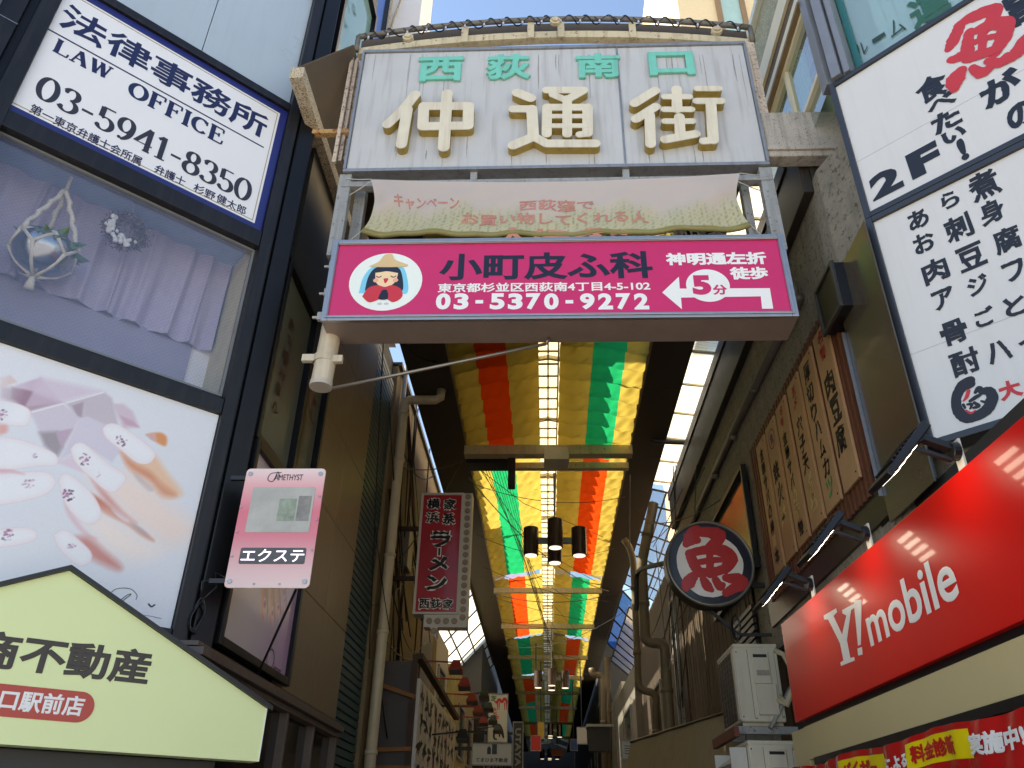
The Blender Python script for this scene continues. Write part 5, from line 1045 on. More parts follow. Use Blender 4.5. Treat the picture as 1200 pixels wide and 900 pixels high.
# ------------------------------------------------------------------ air conditioners
M_ac = mat('aged_white_ac_casing', (196, 190, 174), .5, var=.06, scale=4, streak=.25, streak_col=(120, 104, 80))
def aircon(lab, x0, y0, z0, w, h, d, louver=False):
    """outdoor unit: w along the arcade (Y), d across (X); the fan grille faces the arcade (-X), the service side faces the street (-Y)."""
    t = thing('air_conditioner', lab, 'air conditioner', (x0 + d / 2, y0 + w / 2, z0), 'outdoor air conditioners on the right wall')
    b = MB(); b.wbox(x0, x0 + d, y0, y0 + w, z0 + .03, z0 + h); b.build('casing', M_ac, t, bevel=.012)
    b = MB(); b.wbox(x0 - .006, x0 + d + .006, y0 - .006, y0 + w + .006, z0 + h - .03, z0 + h + .006); b.build('top_lid', M_ac, t, bevel=.008)
    F = plane_xr(x0); b = MB(); b.box(F, -y0 - w + .03, -y0 - .12, z0 + .06, z0 + h - .05, .0005, .004); g_ = b.build('grille', mat('dark_fan_grille', (52, 44, 38), .6, var=.2), t)
    b = MB()
    for k in range(12): zz = z0 + .08 + k * (h - .16) / 11; b.cyl(F.P(-y0 - w + .03, zz, .014), F.P(-y0 - .12, zz, .014), .003, 5)
    for k in range(6): yy = y0 + .14 + k * (w - .2) / 5; b.cyl(F.P(-yy, z0 + .06, .012), F.P(-yy, z0 + h - .05, .012), .003, 5)
    b.build('wire_guard', mat('grey_wire_guard', (104, 94, 84), .5), g_)
    b = MB(); b.wbox(x0 - .012, x0 - .001, y0 + .01, y0 + .11, z0 + .05, z0 + h - .04); b.build('corner_slats', M_ac, t, bevel=.004)
    G = plane_y(y0); b = MB(); b.box(G, x0 + d * .38, x0 + d * .78, z0 + h * .50, z0 + h * .90, .0005, .018); b.box(G, x0 + d * .40, x0 + d * .86, z0 + h * .12, z0 + h * .495, .0005, .03); b.build('service_cover', M_ac, t, bevel=.006)
    b = MB(); b.box(G, x0 + d * .42, x0 + d * .74, z0 + h * .83, z0 + h * .87, .0185, .021); b.build('hand_recess', M_black, t)
    b = MB(); b.box(G, x0 + d * .46, x0 + d * .76, z0 + h * .6, z0 + h * .67, .0185, .02); b.build('rating_label', mat('grey_label', (150, 144, 132), .5, var=.2, scale=40), t)
    b = MB(); b.box(G, x0 + d * .30, x0 + d * .31, z0 + .06, z0 + h - .05, .0004, .0012); b.box(G, x0 + d * .92, x0 + d * .928, z0 + .06, z0 + h - .05, .0004, .0012); b.build('panel_seam', mat('dark_panel_seam', (90, 84, 74), .6), t)
    for q_ in ((.05, .1), (.95, .1), (.05, .9), (.95, .9), (.34, .08)): b = MB(); b.disc(G, x0 + d * q_[0], z0 + h * q_[1], .007, .007, .0004, .004, 8); b.build('screw', M_dark, t)
    b = MB()
    for k in range(2): b.tube([(x0 + d * .86 + k * .02, y0 - .02, z0 + h * .3 + k * .03), (x0 + d + .0, y0 - .10, z0 + h * .22 + k * .03), (x0 + d + .07, y0 - .13, z0 + h * .42), (x0 + d + .075, y0 - .12, z0 + h * .7), (x0 + d + .05, y0 - .05, z0 + h * .86), (x0 + d - .02, y0 + .03, z0 + h * .93 + k * .01)], .026, 8)
    b.build('wrapped_pipes', mat('dirty_pipe_wrap', (188, 176, 150), .8, var=.15, scale=20, bump=.2), t, smooth=True)
    b = MB(); b.wbox(x0 + .02, x0 + d - .02, y0 + .06, y0 + .12, z0, z0 + .03); b.wbox(x0 + .02, x0 + d - .02, y0 + w - .12, y0 + w - .06, z0, z0 + .03); b.build('feet', M_ac, t)
    if louver:
        b = MB()
        for k in range(5):
            zz = z0 + h * .86 - k * .14; b.hexa([Vector(p) for p in ((x0 - .02, y0 + .05, zz), (x0 - .02, y0 + w - .05, zz), (x0 - .02, y0 + w - .05, zz + .012), (x0 - .02, y0 + .05, zz + .012), (x0 - .16, y0 + .05, zz - .09), (x0 - .16, y0 + w - .05, zz - .09), (x0 - .16, y0 + w - .05, zz - .078), (x0 - .16, y0 + .05, zz - .078))])
        b.wbox(x0 - .17, x0 - .02, y0 + .02, y0 + .04, z0 + .05, z0 + h * .92); b.wbox(x0 - .17, x0 - .02, y0 + w - .04, y0 + w - .02, z0 + .05, z0 + h * .92)
        b.build('wind_deflector', mat('pale_grey_deflector', (190, 188, 180), .5, var=.08), t)
    return t
aircon('outdoor air conditioner on a grey steel bracket, dark wire guard on its side', 1.90, 8.4, 2.645, .85, .76, .43)
aircon('outdoor air conditioner with pale slatted deflector, below the bracketed one', 1.84, 8.0, 1.80, .8, .66, .42, True)
br = thing('steel_bracket', 'grey steel wall bracket with diagonal brace carrying the upper air conditioner', 'bracket', (2.2, 8.7, 2.6))
for y_ in (8.44, 9.1): b = MB(); b.wbox(1.84, 2.44, y_, y_ + .06, 2.57, 2.64); b.build('arm', M_steelpaint, br, bevel=.003)
b = MB(); b.bar((2.16, 8.41, 2.62), (2.42, 8.41, 3.0), .03, .07, (0, 1, 0)); b.build('brace', M_steelpaint, br)
b = MB(); b.wbox(1.79, 1.838, 8.3, 9.45, 2.53, 2.62); b.build('edge_rail', mat('rusty_red_rail', (110, 56, 40), .7, var=.2, scale=10, speck=.3), br)
# ------------------------------------------------------------------ round hanging fish sign
RS = plane_y(8.6); ru, rv = RS.hit(832, 660); rad = (RS.hit(884, 660)[0] - RS.hit(780, 660)[0]) / 2
rs = thing('round_sign', 'round black rimmed sign with a red brush fish character', 'sign', (ru, 8.6, rv))
b = MB(); b.disc(RS, ru, rv, rad, rad, -.2, .0, 64); b.build('drum', M_black, rs, bevel=.012)
b = MB()
n = 64; ri, ro = rad * .93, rad * 1.0
vs = [RS.P(ru + r * math.cos(2 * PI * i / n), rv + r * math.sin(2 * PI * i / n), w) for r, w in ((ro, .005), (ro * .985, .03), (ri, .03), (ri, .005)) for i in range(n)]
b.add(vs, [(k * n + i, k * n + (i + 1) % n, (k + 1) * n + (i + 1) % n, (k + 1) * n + i) for k in range(3) for i in range(n)]); b.build('rim', mat('grey_metal_rim', (120, 118, 114), .3, .6), rs, smooth=True)
b = MB(); b.disc(RS, ru, rv, rad * .94, rad * .94, .0005, .004, 64); b.build('navy_border', mat('blue_black_border', (24, 28, 46), .3, coat=.3), rs)
b = MB(); so_ = random.Random(2); pts = []
for i in range(48):
    a = 2 * PI * i / 48; r = rad * (.745 + .02 * math.sin(a * 3 + 1) + so_.uniform(-.006, .006)); pts.append((ru - rad * .02 + r * math.cos(a), rv - rad * .02 + r * math.sin(a)))
b.poly(RS, pts, .0045, .0065); b.build('white_ground', mat('white_sign_ground', (222, 220, 220), .3, coat=.3), rs)
b = MB(); ks = rad / 52.0
def F8(x, y): return (ru + (x - 832) * ks, rv - (y - 660) * ks)
for k, (pts, wid) in enumerate((((( 819, 620), (812, 630), (806, 637)), (7, 8, 4)), (((818, 622), (832, 622), (846, 626), (840, 636), (830, 643)), (5, 6, 8, 6, 4)), (((808, 634), (820, 632)), (4, 4)), (((809, 649), (813, 662), (818, 672)), (5, 6, 5)), (((810, 648), (830, 644), (850, 646), (857, 656), (848, 668)), (4, 5, 7, 7, 5)), (((815, 660), (832, 657), (848, 656)), (3.2, 3.5, 3)), (((833, 645), (832, 660), (830, 674)), (3.6, 4, 4)), (((818, 671), (834, 671), (850, 666)), (5, 5, 4.5)),
                                 (((811, 676), (804, 684), (800, 690)), (5, 7, 4)), (((822, 680), (826, 688), (830, 692)), (4, 5.5, 3)), (((836, 680), (840, 688), (844, 686)), (4, 5, 3)), (((848, 678), (862, 680), (866, 684), (856, 690), (846, 696)), (4, 7, 7, 5, 4)))):
    b.stroke(RS, [F8(*p) for p in pts], [q * ks * 1.12 for q in wid], .0068 + .0006 * k, .15)
b.build('fish_character', mat('brush_red_sign_paint', (176, 34, 38), .4, var=.1, scale=12, coat=.2), rs)
for dz_ in (.1, -.2): b = MB(); b.bar((ru + rad * .9, 8.75, rv + dz_), (2.46, 8.75, rv + dz_), .05, .05); b.build('wall_arm', M_dark, rs)
b = MB(); b.bar((ru - .02, 8.75, rv - rad), (ru + .25, 8.75, rv - rad - .25), .03, .03); b.bar((ru + .25, 8.75, rv - rad - .25), (2.46, 8.75, rv - rad - .25), .03, .03); b.bar((ru + .3, 8.75, rv - rad * .8), (ru + .3, 8.75, rv - rad - .25), .03, .03); b.build('hanging_bracket', M_dark, rs)
b = MB(); rr = random.Random(8); pts = []
for i in range(90):
    a = i * 2 * PI / 15; pts.append((ru + .22 + .05 * math.cos(a) + .01 * math.sin(i * .4), 8.7 + .02 * math.sin(i * .5), rv - rad - .18 + .13 * math.sin(a)))
b.tube(pts, .007, 5); b.tube([(ru + .22, 8.7, rv - rad - .25), (ru + .25, 8.72, rv - rad - .7), (ru + .2, 8.8, rv - rad - 1.3)], .006, 5); b.build('spare_cable', M_black, rs)
# ================================================================== the arcade roof and what hangs from it
AZ = 7.5
XL0, XL1, XR0, XR1 = -1.31, -.09, .22, 1.42
M_board = mat('dark_brown_soffit_board', (62, 52, 42), .6, var=.15, scale=3, streak=.2)
M_edge = mat('dull_cream_edge_trim', (150, 130, 88), .5, var=.1, scale=6)
roof = thing('arcade_roof', 'arcade roof with dark side boards, cream cross beams and glazed ridge', 'roof', (0.05, 30, 7.5))
for x0, x1 in ((-1.97, -1.345), (1.455, 2.02)):
    b = MB()
    for k in range(24): b.wbox(x0, x1, 5.46 + k * 2.4, 5.46 + (k + 1) * 2.4 - .008, AZ - .02, AZ + .05)
    b.build('side_board', M_board, roof)
for x in (-1.344, 1.415):
    b = MB(); b.wbox(x, x + .04, 5.46, 63, AZ - .05, AZ + .10); b.build('edge_trim', M_edge, roof)
for y, h, d in ((12.05, .17, .2), (12.75, .12, .12), (20.6, .13, .12), (24.5, .13, .12), (29.1, .13, .12), (33.0, .13, .12), (36.6, .13, .12), (41.0, .13, .12), (46.5, .13, .12), (53, .13, .12)):
    b = MB(); b.wbox(-1.36, 1.46, y, y + d, AZ - .07 - h, AZ - .07); b.build('cross_beam', mat('dull_cream_beam', (186, 174, 138), .5, var=.12, scale=5, streak=.3, speck=.08), roof, bevel=.008)
b = MB(); b.wbox(-.02, .40, 12.0, 12.4, AZ - .36, AZ - .14); b.build('junction_box', mat('cream_junction_box', (190, 184, 164), .45, var=.08), roof, bevel=.01)
b = MB(); b.wbox(-1.34, -.55, 12.32, 12.66, AZ - .28, AZ - .10); b.wbox(-.62, -.50, 12.2, 12.36, AZ - .75, AZ - .1); b.build('dark_motor_box', M_dark, roof)
# ribs and glazing over the cloths; open slits between the bays
b = MB()
for y in [6.5, 8.3, 10.2, 12.2, 14.6, 17, 19.6, 20.4, 22.5, 24.6, 26.6, 27.2, 29.4, 31.5, 33.4, 34.1, 37, 40, 41, 44, 47, 50, 54, 58, 62]:
    pts = [(-1.34, y, 7.62), (-.7, y, 7.86), (.055, y, 8.0), (.8, y, 7.86), (1.45, y, 7.62)]
    for p, q in zip(pts, pts[1:]): b.bar(p, q, .05, .06)
b.build('arched_rib', M_cream, roof)
b = MB()
for x in (-.1, .055, .21): b.wbox(x - .012, x + .012, 5.5, 63, 7.93, 7.97)
y = 5.6
while y < 62: b.wbox(-.1, .21, y, y + .025, 7.925, 7.95); y += .36
b.build('ridge_bars', mat('grey_cream_ridge_bar', (150, 142, 120), .5), roof)
b = MB(); b.wbox(-.14, .25, 5.5, 63, 8.03, 8.04); b.build('ridge_sheet', cloth('cream_ridge_sheet', (236, 228, 204), .8, .06, 1.5), roof)
def slope(s, xa, xb, ya, yb):
    zz = lambda x: 7.66 + .38 * ((1.4 + x) / 1.26 if s < 0 else (1.5 - x) / 1.25); bb = MB(); return bb.add([(xa, ya, zz(xa)), (xb, ya, zz(xb)), (xb, yb, zz(xb)), (xa, yb, zz(xa))], [(0, 1, 2, 3)])
M_shade_sheet = cloth('shading_roof_sheet', (116, 108, 94), .3, .15, 2)  # unseen sheets, added and darkened to shade the cloths below
for q in ((-1, -1.4, -.14, 5.5, 12.6), (1, .25, .66, 5.5, 63), (-1, -1.4, -1.12, 16.2, 63)): slope(*q).build('cloth_shading_sheet', M_shade_sheet, roof)
b = MB()
for q in ((-1, -1.4, -.14, 12.61, 16.19), (-1, -1.118, -.14, 16.2, 63), (1, .662, 1.5, 5.5, 63)): c = slope(*q); b.add(c.v, c.f)
b.build('side_glazing', glass('clear_roof_glazing', (240, 244, 240), 0, .12, (210, 212, 205), .05), roof)
b = MB()
for k in range(12): b.tube([(-1.2 + .05 * k, 12.4, 7.2), (-.4 + .1 * k, 14 + 2 * k, 7.15 - .1 * (k % 3)), (1.2, 16 + 3.2 * k, 7.2)], .006, 4)
b.build('cable', M_black, roof)
M_y1 = cloth('yellow_ceiling_cloth', (196, 170, 80), .58, .22, 1.3); M_or = cloth('orange_red_stripe_cloth', (226, 74, 26), .6, .06, 3); M_gr = cloth('green_stripe_cloth', (10, 168, 104), .6, .06, 3)
rcl = random.Random(12)
BAYS = [(5.7, 12.72), (12.78, 19.7), (20.25, 26.5), (27.15, 33.3), (34.0, 40.2), (40.9, 47.0), (47.8, 54)]
def cloth_z(x, y, xin, xout, ya, seed):
    e = (x - xout) / (xin - xout); f = ((y - ya) / .46 + .08 * math.sin(x * 7 + seed)) % 1.0; n = int((y - ya) / .46)
    h = math.sin(n * 12.9898 + seed * 7.1) * .5 + .5
    z = 7.52 + .20 * e - (.085 + .06 * h) * (1 - (2 * f - 1) ** 2)
    for q in (.16, .78): z += .022 * math.exp(-((e - q) / .07) ** 2) * math.cos(2 * PI * f) + .01 * math.exp(-((e - q) / .16) ** 2) * math.sin(f * 19 + x * 40)
    return z + .008 * math.sin(x * 31 + y * 9 + seed) + .006 * math.sin(y * 47 + x * 13)
def ceiling_cloth(ya, yb, side, stripe_m, label, seed, fine):
    xout, xin = (XL0, XL1) if side < 0 else (XR1, XR0)
    s0, s1 = (.285, .635) if side < 0 else (.24, .615)
    t = thing('ceiling_cloth', label, 'ceiling cloth', ((xin + xout) / 2, (ya + yb) / 2, 7.5), 'coloured cloths hung under the arcade roof')
    ny = int((yb - ya) / (.035 if fine else .08))
    def part(e0, e1, nx, dz=0.0):
        b = MB()
        def fn(a, q):
            e = e0 + (e1 - e0) * a; x = xout + (xin - xout) * e; y = ya + (yb - ya) * q
            return Vector((x + .006 * math.sin(y * 13), y, cloth_z(x, y, xin, xout, ya, seed) + dz))
        return b.grid(fn, nx, ny)
    b = part(0, s0, 12); c = part(s1, 1, 14); b.add(c.v, c.f); b.build('yellow_cloth', M_y1, t, smooth=True); part(s0, s1, 10).build('coloured_stripe', stripe_m, t, smooth=True)
    return t
ords = ['first', 'second', 'third', 'fourth', 'fifth', 'sixth', 'seventh']
for i, (ya, yb) in enumerate(BAYS):
    lr = (M_or, M_gr) if i % 2 == 0 else (M_gr, M_or); nm = ('orange', 'green') if i % 2 == 0 else ('green', 'orange')
    ceiling_cloth(ya, yb, -1, lr[0], 'yellow ceiling cloth with %s stripe, left row, %s bay in from the gate' % (nm[0], ords[i]), i * 2 + 1, i < 2)
    ceiling_cloth(ya, yb, 1, lr[1], 'yellow ceiling cloth with %s stripe, right row, %s bay in from the gate' % (nm[1], ords[i]), i * 2 + 2, i < 2)
# ------------------------------------------------------------------ pendant lamp clusters
M_lampc = mat('dark_bronze_lamp_cylinder', (88, 72, 64), .22, .6, var=.1)
def pendant(y, zc, top, label):
    t = thing('pendant_lamp', label, 'lamp', (.155, y, top), 'pendant lamp clusters along the arcade')
    b = MB(); b.cyl((.155, y, zc), (.155, y, top), .018, 8); b.build('hanging_rod', M_steelpaint, t)
    b = MB(); b.wbox(-.2, .51, y - .03, y + .03, zc - .05, zc + .05); b.wbox(.125, .185, y - .35, y + .35, zc - .05, zc + .05); b.build('cross_arm', mat('grey_blue_lamp_arm', (120, 128, 140), .3, .5), t)
    for dx, dy in ((-.395, 0), (.395, 0), (0, -.395), (0, .395)):
        b = MB(); b.cyl((.155 + dx, y + dy, zc - .25), (.155 + dx, y + dy, zc + .22), .125, 24); c = b.build('lamp_cylinder', M_lampc, t, bevel=.01)
        b = MB(); b.cyl((.155 + dx, y + dy, zc - .256), (.155 + dx, y + dy, zc - .2505), .10, 20); b.build('diffuser', emis('pale_lamp_diffuser', (255, 240, 215), .55, (230, 226, 216)), c)
pendant(12.62, 5.95, 7.16, 'cluster of four dark cylinder lamps hung from the beam nearest the gate')
for i, y in enumerate((24.56, 36.66, 46.56)):
    pendant(y, 5.85, 7.3, ('smaller looking cluster of four dark cylinder lamps, second along the arcade', 'third cluster of cylinder lamps down the arcade', 'tiny cluster of cylinder lamps deepest in the arcade')[i])
# ------------------------------------------------------------------ glazed side canopies
def canopy(name, label, A, B, C, D, nu, nv, m, mb, r=.02, cat='canopy'):
    A, B, C, D = map(Vector, (A, B, C, D)); t = thing(name, label, cat, tuple((A + B + C + D) / 4))
    b = MB(); b.add([A, B, C, D], [(0, 1, 2, 3)]); b.build('sheet', m, t)
    b = MB(); off = Vector((0, 0, -.03))
    for i in range(nu + 1): f = i / nu; b.bar(A.lerp(B, f) + off, D.lerp(C, f) + off, r * 2, r * 2)
    for j in range(nv + 1): f = j / nv; b.bar(A.lerp(D, f) + off * 1.6, B.lerp(C, f) + off * 1.6, r * 2, r * 2)
    b.build('frame', mb, t); return t
M_sheet = cloth('weathered_translucent_sheet', (228, 226, 214), .7, .08, 2.0, .25)
m = cloth('corrugated_cream_sheet', (236, 230, 210), .75, .06, 2.0, .3)
cc = thing('corrugated_canopy', 'sunlit cream corrugated sheet canopy between the arcade roof and the concrete wall', 'canopy', (2.1, 9, 7.4))
b = MB()
b.grid(lambda a, t: Vector((2.03 + .36 * t, 5.62 + 8.4 * a, 7.56 - .06 * t + .012 * math.sin(a * 8.6 / .076 * 2 * PI))), 900, 3); b.build('sheet', m, cc, smooth=True)
b = MB()
for k in range(10): b.bar((2.03, 5.7 + k * .9, 7.52), (2.39, 5.7 + k * .9, 7.475), .03, .03)
b.build('frame', M_cream, cc)
canopy('glazed_canopy', 'bright glazed lean-to canopy on the left beyond the beige rendered building', (-1.98, 16.6, 7.5), (-1.98, 31, 7.5), (-3.4, 31, 6.0), (-3.4, 16.6, 6.0), 9, 4, M_sheet, M_dark)
canopy('lattice_canopy', 'glazed lattice canopy above the drain pipes on the right side', (2.03, 14.2, 7.55), (2.03, 20.5, 7.55), (3.1, 20.5, 6.9), (3.1, 14.2, 7.3), 8, 4, glass('lattice_canopy_glass', (240, 244, 244), .02, .3, (215, 220, 225)), M_dark, .015)
canopy('blue_tarpaulin', 'crumpled blue tarpaulin stretched under a dark frame on the right', (2.0, 20.8, 7.45), (2.0, 27.0, 7.45), (3.0, 27.0, 6.5), (3.0, 20.8, 6.3), 4, 2, cloth('blue_tarpaulin_sheet', (28, 84, 170), .6, .55, 7.0, .08), M_dark, .02, 'tarpaulin')
canopy('cream_grid_canopy', 'cream gridded canopy strip directly below the blue tarpaulin', (2.02, 19.5, 6.7), (2.02, 26.0, 6.7), (3.0, 26.0, 5.9), (3.0, 19.5, 5.75), 8, 1, M_sheet, M_dark, .015)
# ================================================================== left row inside the arcade
def block(name, label, x0, x1, y0, y1, z1, m, cat='building', z0=0):
    t = thing(name, label, cat, ((x0 + x1) / 2, (y0 + y1) / 2, 0)); b = MB(); b.wbox(x0, x1, y0, y1, z0, z1); b.build('wall', m, t, bevel=.01); return t
M_stucco = mat('beige_stucco', (126, 108, 78), .85, var=.15, scale=5, bump=.5, bscale=70, streak=.4, streak_col=(84, 66, 44))
sh = block('shuttered_building', 'narrow dark teal corrugated front beside the tiled wall', -8, -2.28, 8.86, 10.15, 7.9, M_dwall)
b = MB()
for k in range(74): b.wbox(-2.279, -2.235 , 8.9, 10.1, 1.0 + k * .088, 1.07 + k * .088)
b.build('teal_slats', mat('dark_teal_slat', (28, 66, 72), .45, var=.15, scale=5), sh, bevel=.004)
stu = block('stucco_building', 'beige rendered building with rusty straps behind the white drain pipe', -8, -2.2, 10.16, 16.4, 7.88, M_stucco)
b = MB(); b.box(SL, 10.16, 16.4, 7.84, 7.91, -.3, .05); b.build('eave_strip', M_dark, stu)
b = MB(); b.bar(SL.P(10.7, 7.9, .02), SL.P(13.6, 5.2, .02), .05, .02); b.bar(SL.P(10.3, 5.9, .02), SL.P(12.2, 4.4, .02), .04, .02); b.bar(SL.P(12.0, 8.1, .012), SL.P(12.0, 3, .012), .02, .02, (0, 1, 0)); b.bar(SL.P(13.6, 8.1, .012), SL.P(13.6, 3, .012), .02, .02, (0, 1, 0)); b.build('rusty_strap', mat('rusty_brown_strap', (84, 54, 32), .8, var=.2), stu)
b = MB()
for z0, z1 in ((4.0, 6.4),): b.box(SL, 14.2, 15.6, z0, z1, .001, .03)
b.build('window', mat('dim_window_panel', (86, 84, 78), .3, var=.2), stu)
dp = thing('drain_pipe', 'cream white drain pipe with elbows on the left beside the teal front', 'pipe', (-2.1, 10.2, 0))
def pxl(x, px, py): return plane_xl(x).P(*plane_xl(x).hit(px, py))
a = pxl(-2.08, 420, 890); c = pxl(-2.08, 470, 450); c.y = a.y = 10.25; ztop = 7.3
b = MB(); b.tube([(-2.08, 10.25, 0.2), (-2.08, 10.25, 3.5), (-2.08, 10.25, ztop - .15), (-2.07, 10.25, ztop - .03), (-2.0, 10.25, ztop), (-1.8, 10.25, ztop), (-1.62, 10.25, ztop), (-1.55, 10.25, ztop + .04), (-1.54, 10.25, AZ - .03)], .068, 14)
for z in (2.5, 3.9, 4.9, 6.3, 7.05): b.cyl((-2.08, 10.25, z), (-2.08, 10.25, z + .05), .08, 14)
b.build('pipe', mat('cream_white_pvc', (196, 180, 150), .45, var=.1, scale=5, streak=.35), dp, smooth=True)
b = MB(); b.tube([(-2.15, 10.42, .2), (-2.15, 10.42, 4), (-2.14, 10.44, 8.0)], .035, 8); b.build('thin_pipe', M_steelpaint, dp)
wires = thing('overhead_wires', 'loose black wires strung between the left wall and the arcade roof', 'wires', (-2, 9, 6))
rr = random.Random(31)
def sag(p, q, s, n=12): p, q = Vector(p), Vector(q); return [p.lerp(q, i / n) + Vector((0, 0, -s * 4 * (i / n) * (1 - i / n))) for i in range(n + 1)]
b = MB()
for p, q, s in (((-2.18, 8.9, 7.6), (-2.12, 9.8, 3.5), .1), ((-2.1, 10.2, 6.2), (-1.4, 12.2, 7.2), .1), ((-2.18, 8.5, 7.8), (-1.5, 9.5, 7.5), .25), ((-2.15, 11, 5.0), (-1.4, 12.1, 7.15), .1), ((-2.15, 10.6, 4.9), (-2.1, 14, 4.4), .4), ((-2.1, 10.4, 5.2), (-2.12, 11.5, 3.6), -.1), ((-2.1, 11.2, 4.7), (-1.9, 12.5, 3.5), .5), ((-2.15, 10.5, 3.6), (-1.95, 11.5, 2.4), .2), ((-2.14, 10.9, 6.5), (-2.1, 11.1, 3.2), .05), ((-1.35, 12.9, 7.2), (1.5, 19, 6.9), .35), ((-1.3, 20, 7.1), (2.1, 17, 6.5), .3), ((1.5, 13, 7.3), (1.45, 13.4, 6.0), .0), ((-1.3, 26, 7.1), (2.1, 18, 6.4), .4)):
    b.tube(sag(p, q, s), .009, 5)
for k in range(14):
    y0_ = rr.uniform(9.5, 12); y1_ = y0_ + rr.uniform(.4, 3); b.tube(sag((-2.16, y0_, rr.uniform(3.6, 7.4)), (rr.uniform(-2.16, -1.9), y1_, rr.uniform(3.4, 7.2)), rr.uniform(.02, .3)), rr.choice((.007, .009, .012)), 5)
for k in range(7): b.tube(sag((-1.4, 13 + k * 2.3, rr.uniform(6.9, 7.3)), (1.5, 14 + k * 2.6, rr.uniform(6.7, 7.3)), rr.uniform(.05, .3)), .006, 4)
b.build('cable', M_black, wires)
# ramen sign
RMY = 11.0; RM = plane_y(RMY); Rh = lambda *p: RM.hit(*p)
ram = thing('ramen_sign', 'tall red ramen sign with white outlined black lettering and a bulb arrow edge', 'sign', tuple(RM.P(Rh(515, 720)[0], Rh(515, 720)[1])))
x0 = (Rh(494, 577)[0] + Rh(484, 720)[0]) / 2; x1 = (Rh(544, 580)[0] + Rh(537, 720)[0]) / 2; z1 = Rh(519, 578)[1]; z0 = Rh(510, 720)[1]; x2 = (Rh(553, 579)[0] + Rh(548, 735)[0]) / 2; z00 = Rh(530, 735)[1]
M_rsw = mat('off_white_sign_casing', (206, 200, 192), .5, var=.05)
b = MB(); b.wbox(x0, x2, RMY, RMY + .22, z0, z1); b.wbox(x0 + .16, x2, RMY + .001, RMY + .22, z00, z0 - .001); b.poly(RM, [(x0 + .14, z0), (x0 + .36, z00 + .01), (x0 + .34, z00 - .16)], -.2, -.0015); b.build('casing', M_rsw, ram, bevel=.004)
b = MB(); b.box(RM, x0 + .035, x1 - .035, z0 + .035, z1 - .035, .001, .006); b.build('red_face', mat('deep_red_sign_face', (176, 26, 36), .3, var=.05, coat=.3), ram)
b = MB(); b.ring_frame(RM, x0, x1, z0, z1, .03, .001, .02); b.build('face_frame', M_rsw, ram, bevel=.002)
M_bulb = mat('dull_bulb_socket', (150, 132, 116), .4, var=.2)
n = 17; bp_ = [((x1 + x2) / 2, z1 - .06 - k * (z1 - z0 - .02) / (n - 1)) for k in range(n)] + [(x0 + .24 + k * (x2 - x0 - .3) / 4, (z0 + z00) / 2 - .004) for k in range(4)] + [(x0 + .31, z00 - .05)]
for u_, v_ in bp_: b = MB(); b.disc(RM, u_, v_, .043, .043, .001, .02, 14); b.build('bulb', M_bulb, ram, bevel=.006)
M_rk = mat('black_ramen_lettering', (20, 18, 20), .4); W_ = x1 - x0; H_ = z1 - z0
def rch(ch, cx, cz, w, h, bo=.05, tilt=0.0):
    ax, az_ = x0 + W_ * cx, z1 - H_ * cz; hw, hh = W_ * w / 2, H_ * h / 2
    b = MB(); b.text(RM, ch, ax - hw - .012, az_ - hh - .012, ax + hw + .012, az_ + hh + .012, .0065, .002, bo + .05, rough=.04, shear=tilt); b.build('letter_outline', M_white, ram)
    b = MB(); b.text(RM, ch, ax - hw, az_ - hh, ax + hw, az_ + hh, .010, .002, bo, rough=.04, shear=tilt); b.build('lettering', M_rk, ram)
for ch, cx, cz in (('横', .30, .095), ('家', .68, .10), ('浜', .29, .215), ('系', .67, .225)): rch(ch, cx, cz, .30, .095, .035)
rch('ラ', .52, .40, .46, .13, .035); rch('|', .50, .505, .05, .06, .05); rch('メ', .50, .60, .46, .12, .04); rch('ン', .48, .755, .46, .12, .04)
for ch, cx in (('西', .24), ('荻', .5), ('家', .76)): rch(ch, cx, .92, .23, .075, .03)
b = MB()
for z in (z0 + .5, z1 - .55): b.wbox(-2.2, x0 + .05, RMY + .08, RMY + .13, z, z + .06)
b.build('bracket_arm', mat('rusty_black_bracket', (52, 38, 32), .7, var=.2, speck=.3), ram)
# dark timber shop below with brush lettered board
sf = thing('timber_shopfront', 'dark timber shopfront below the ramen sign with brush lettered side board', 'shop front', (-1.95, 13, 0))
b = MB(); b.wbox(-2.22, -1.74, 11.06, 16, 0, 3.55); b.build('body', mat('dark_brown_boarding', (54, 42, 38), .75, var=.2, scale=5, streak=.3), sf)
b = MB(); b.wbox(-2.2, -1.78, 11.03, 11.059, 2.3, 3.72); b.build('grey_panel', mat('dark_grey_panel', (74, 68, 66), .6, var=.15, scale=3), sf)
for z, d in ((3.42, -.16), (2.62, 0.02), (2.42, .0)):
    b = MB(); b.bar((-2.24, 10.98, z), (-1.72, 10.98, z + d), .05, .05); b.build('timber_rail', mat('weathered_orange_timber', (140, 92, 50), .7, var=.2, scale=12), sf)
b = MB(); b.bar((-1.70, 11.0, 3.78), (-1.70, 16.1, 3.66), .1, .07); b.wbox(-1.79, -1.72, 10.98, 11.06, 2.0, 3.8); b.build('roof_edge', mat('dark_timber_edge', (66, 46, 34), .7, var=.2), sf)
LB = plane_xl(-1.69); b = MB(); b.box(LB, 11.15, 15.9, 1.9, 3.52, -.05, .0); b.build('lettered_board', mat('greyish_sign_board', (206, 200, 192), .6, var=.12, scale=4, streak=.3), sf)
b = MB(); rr = random.Random(77)
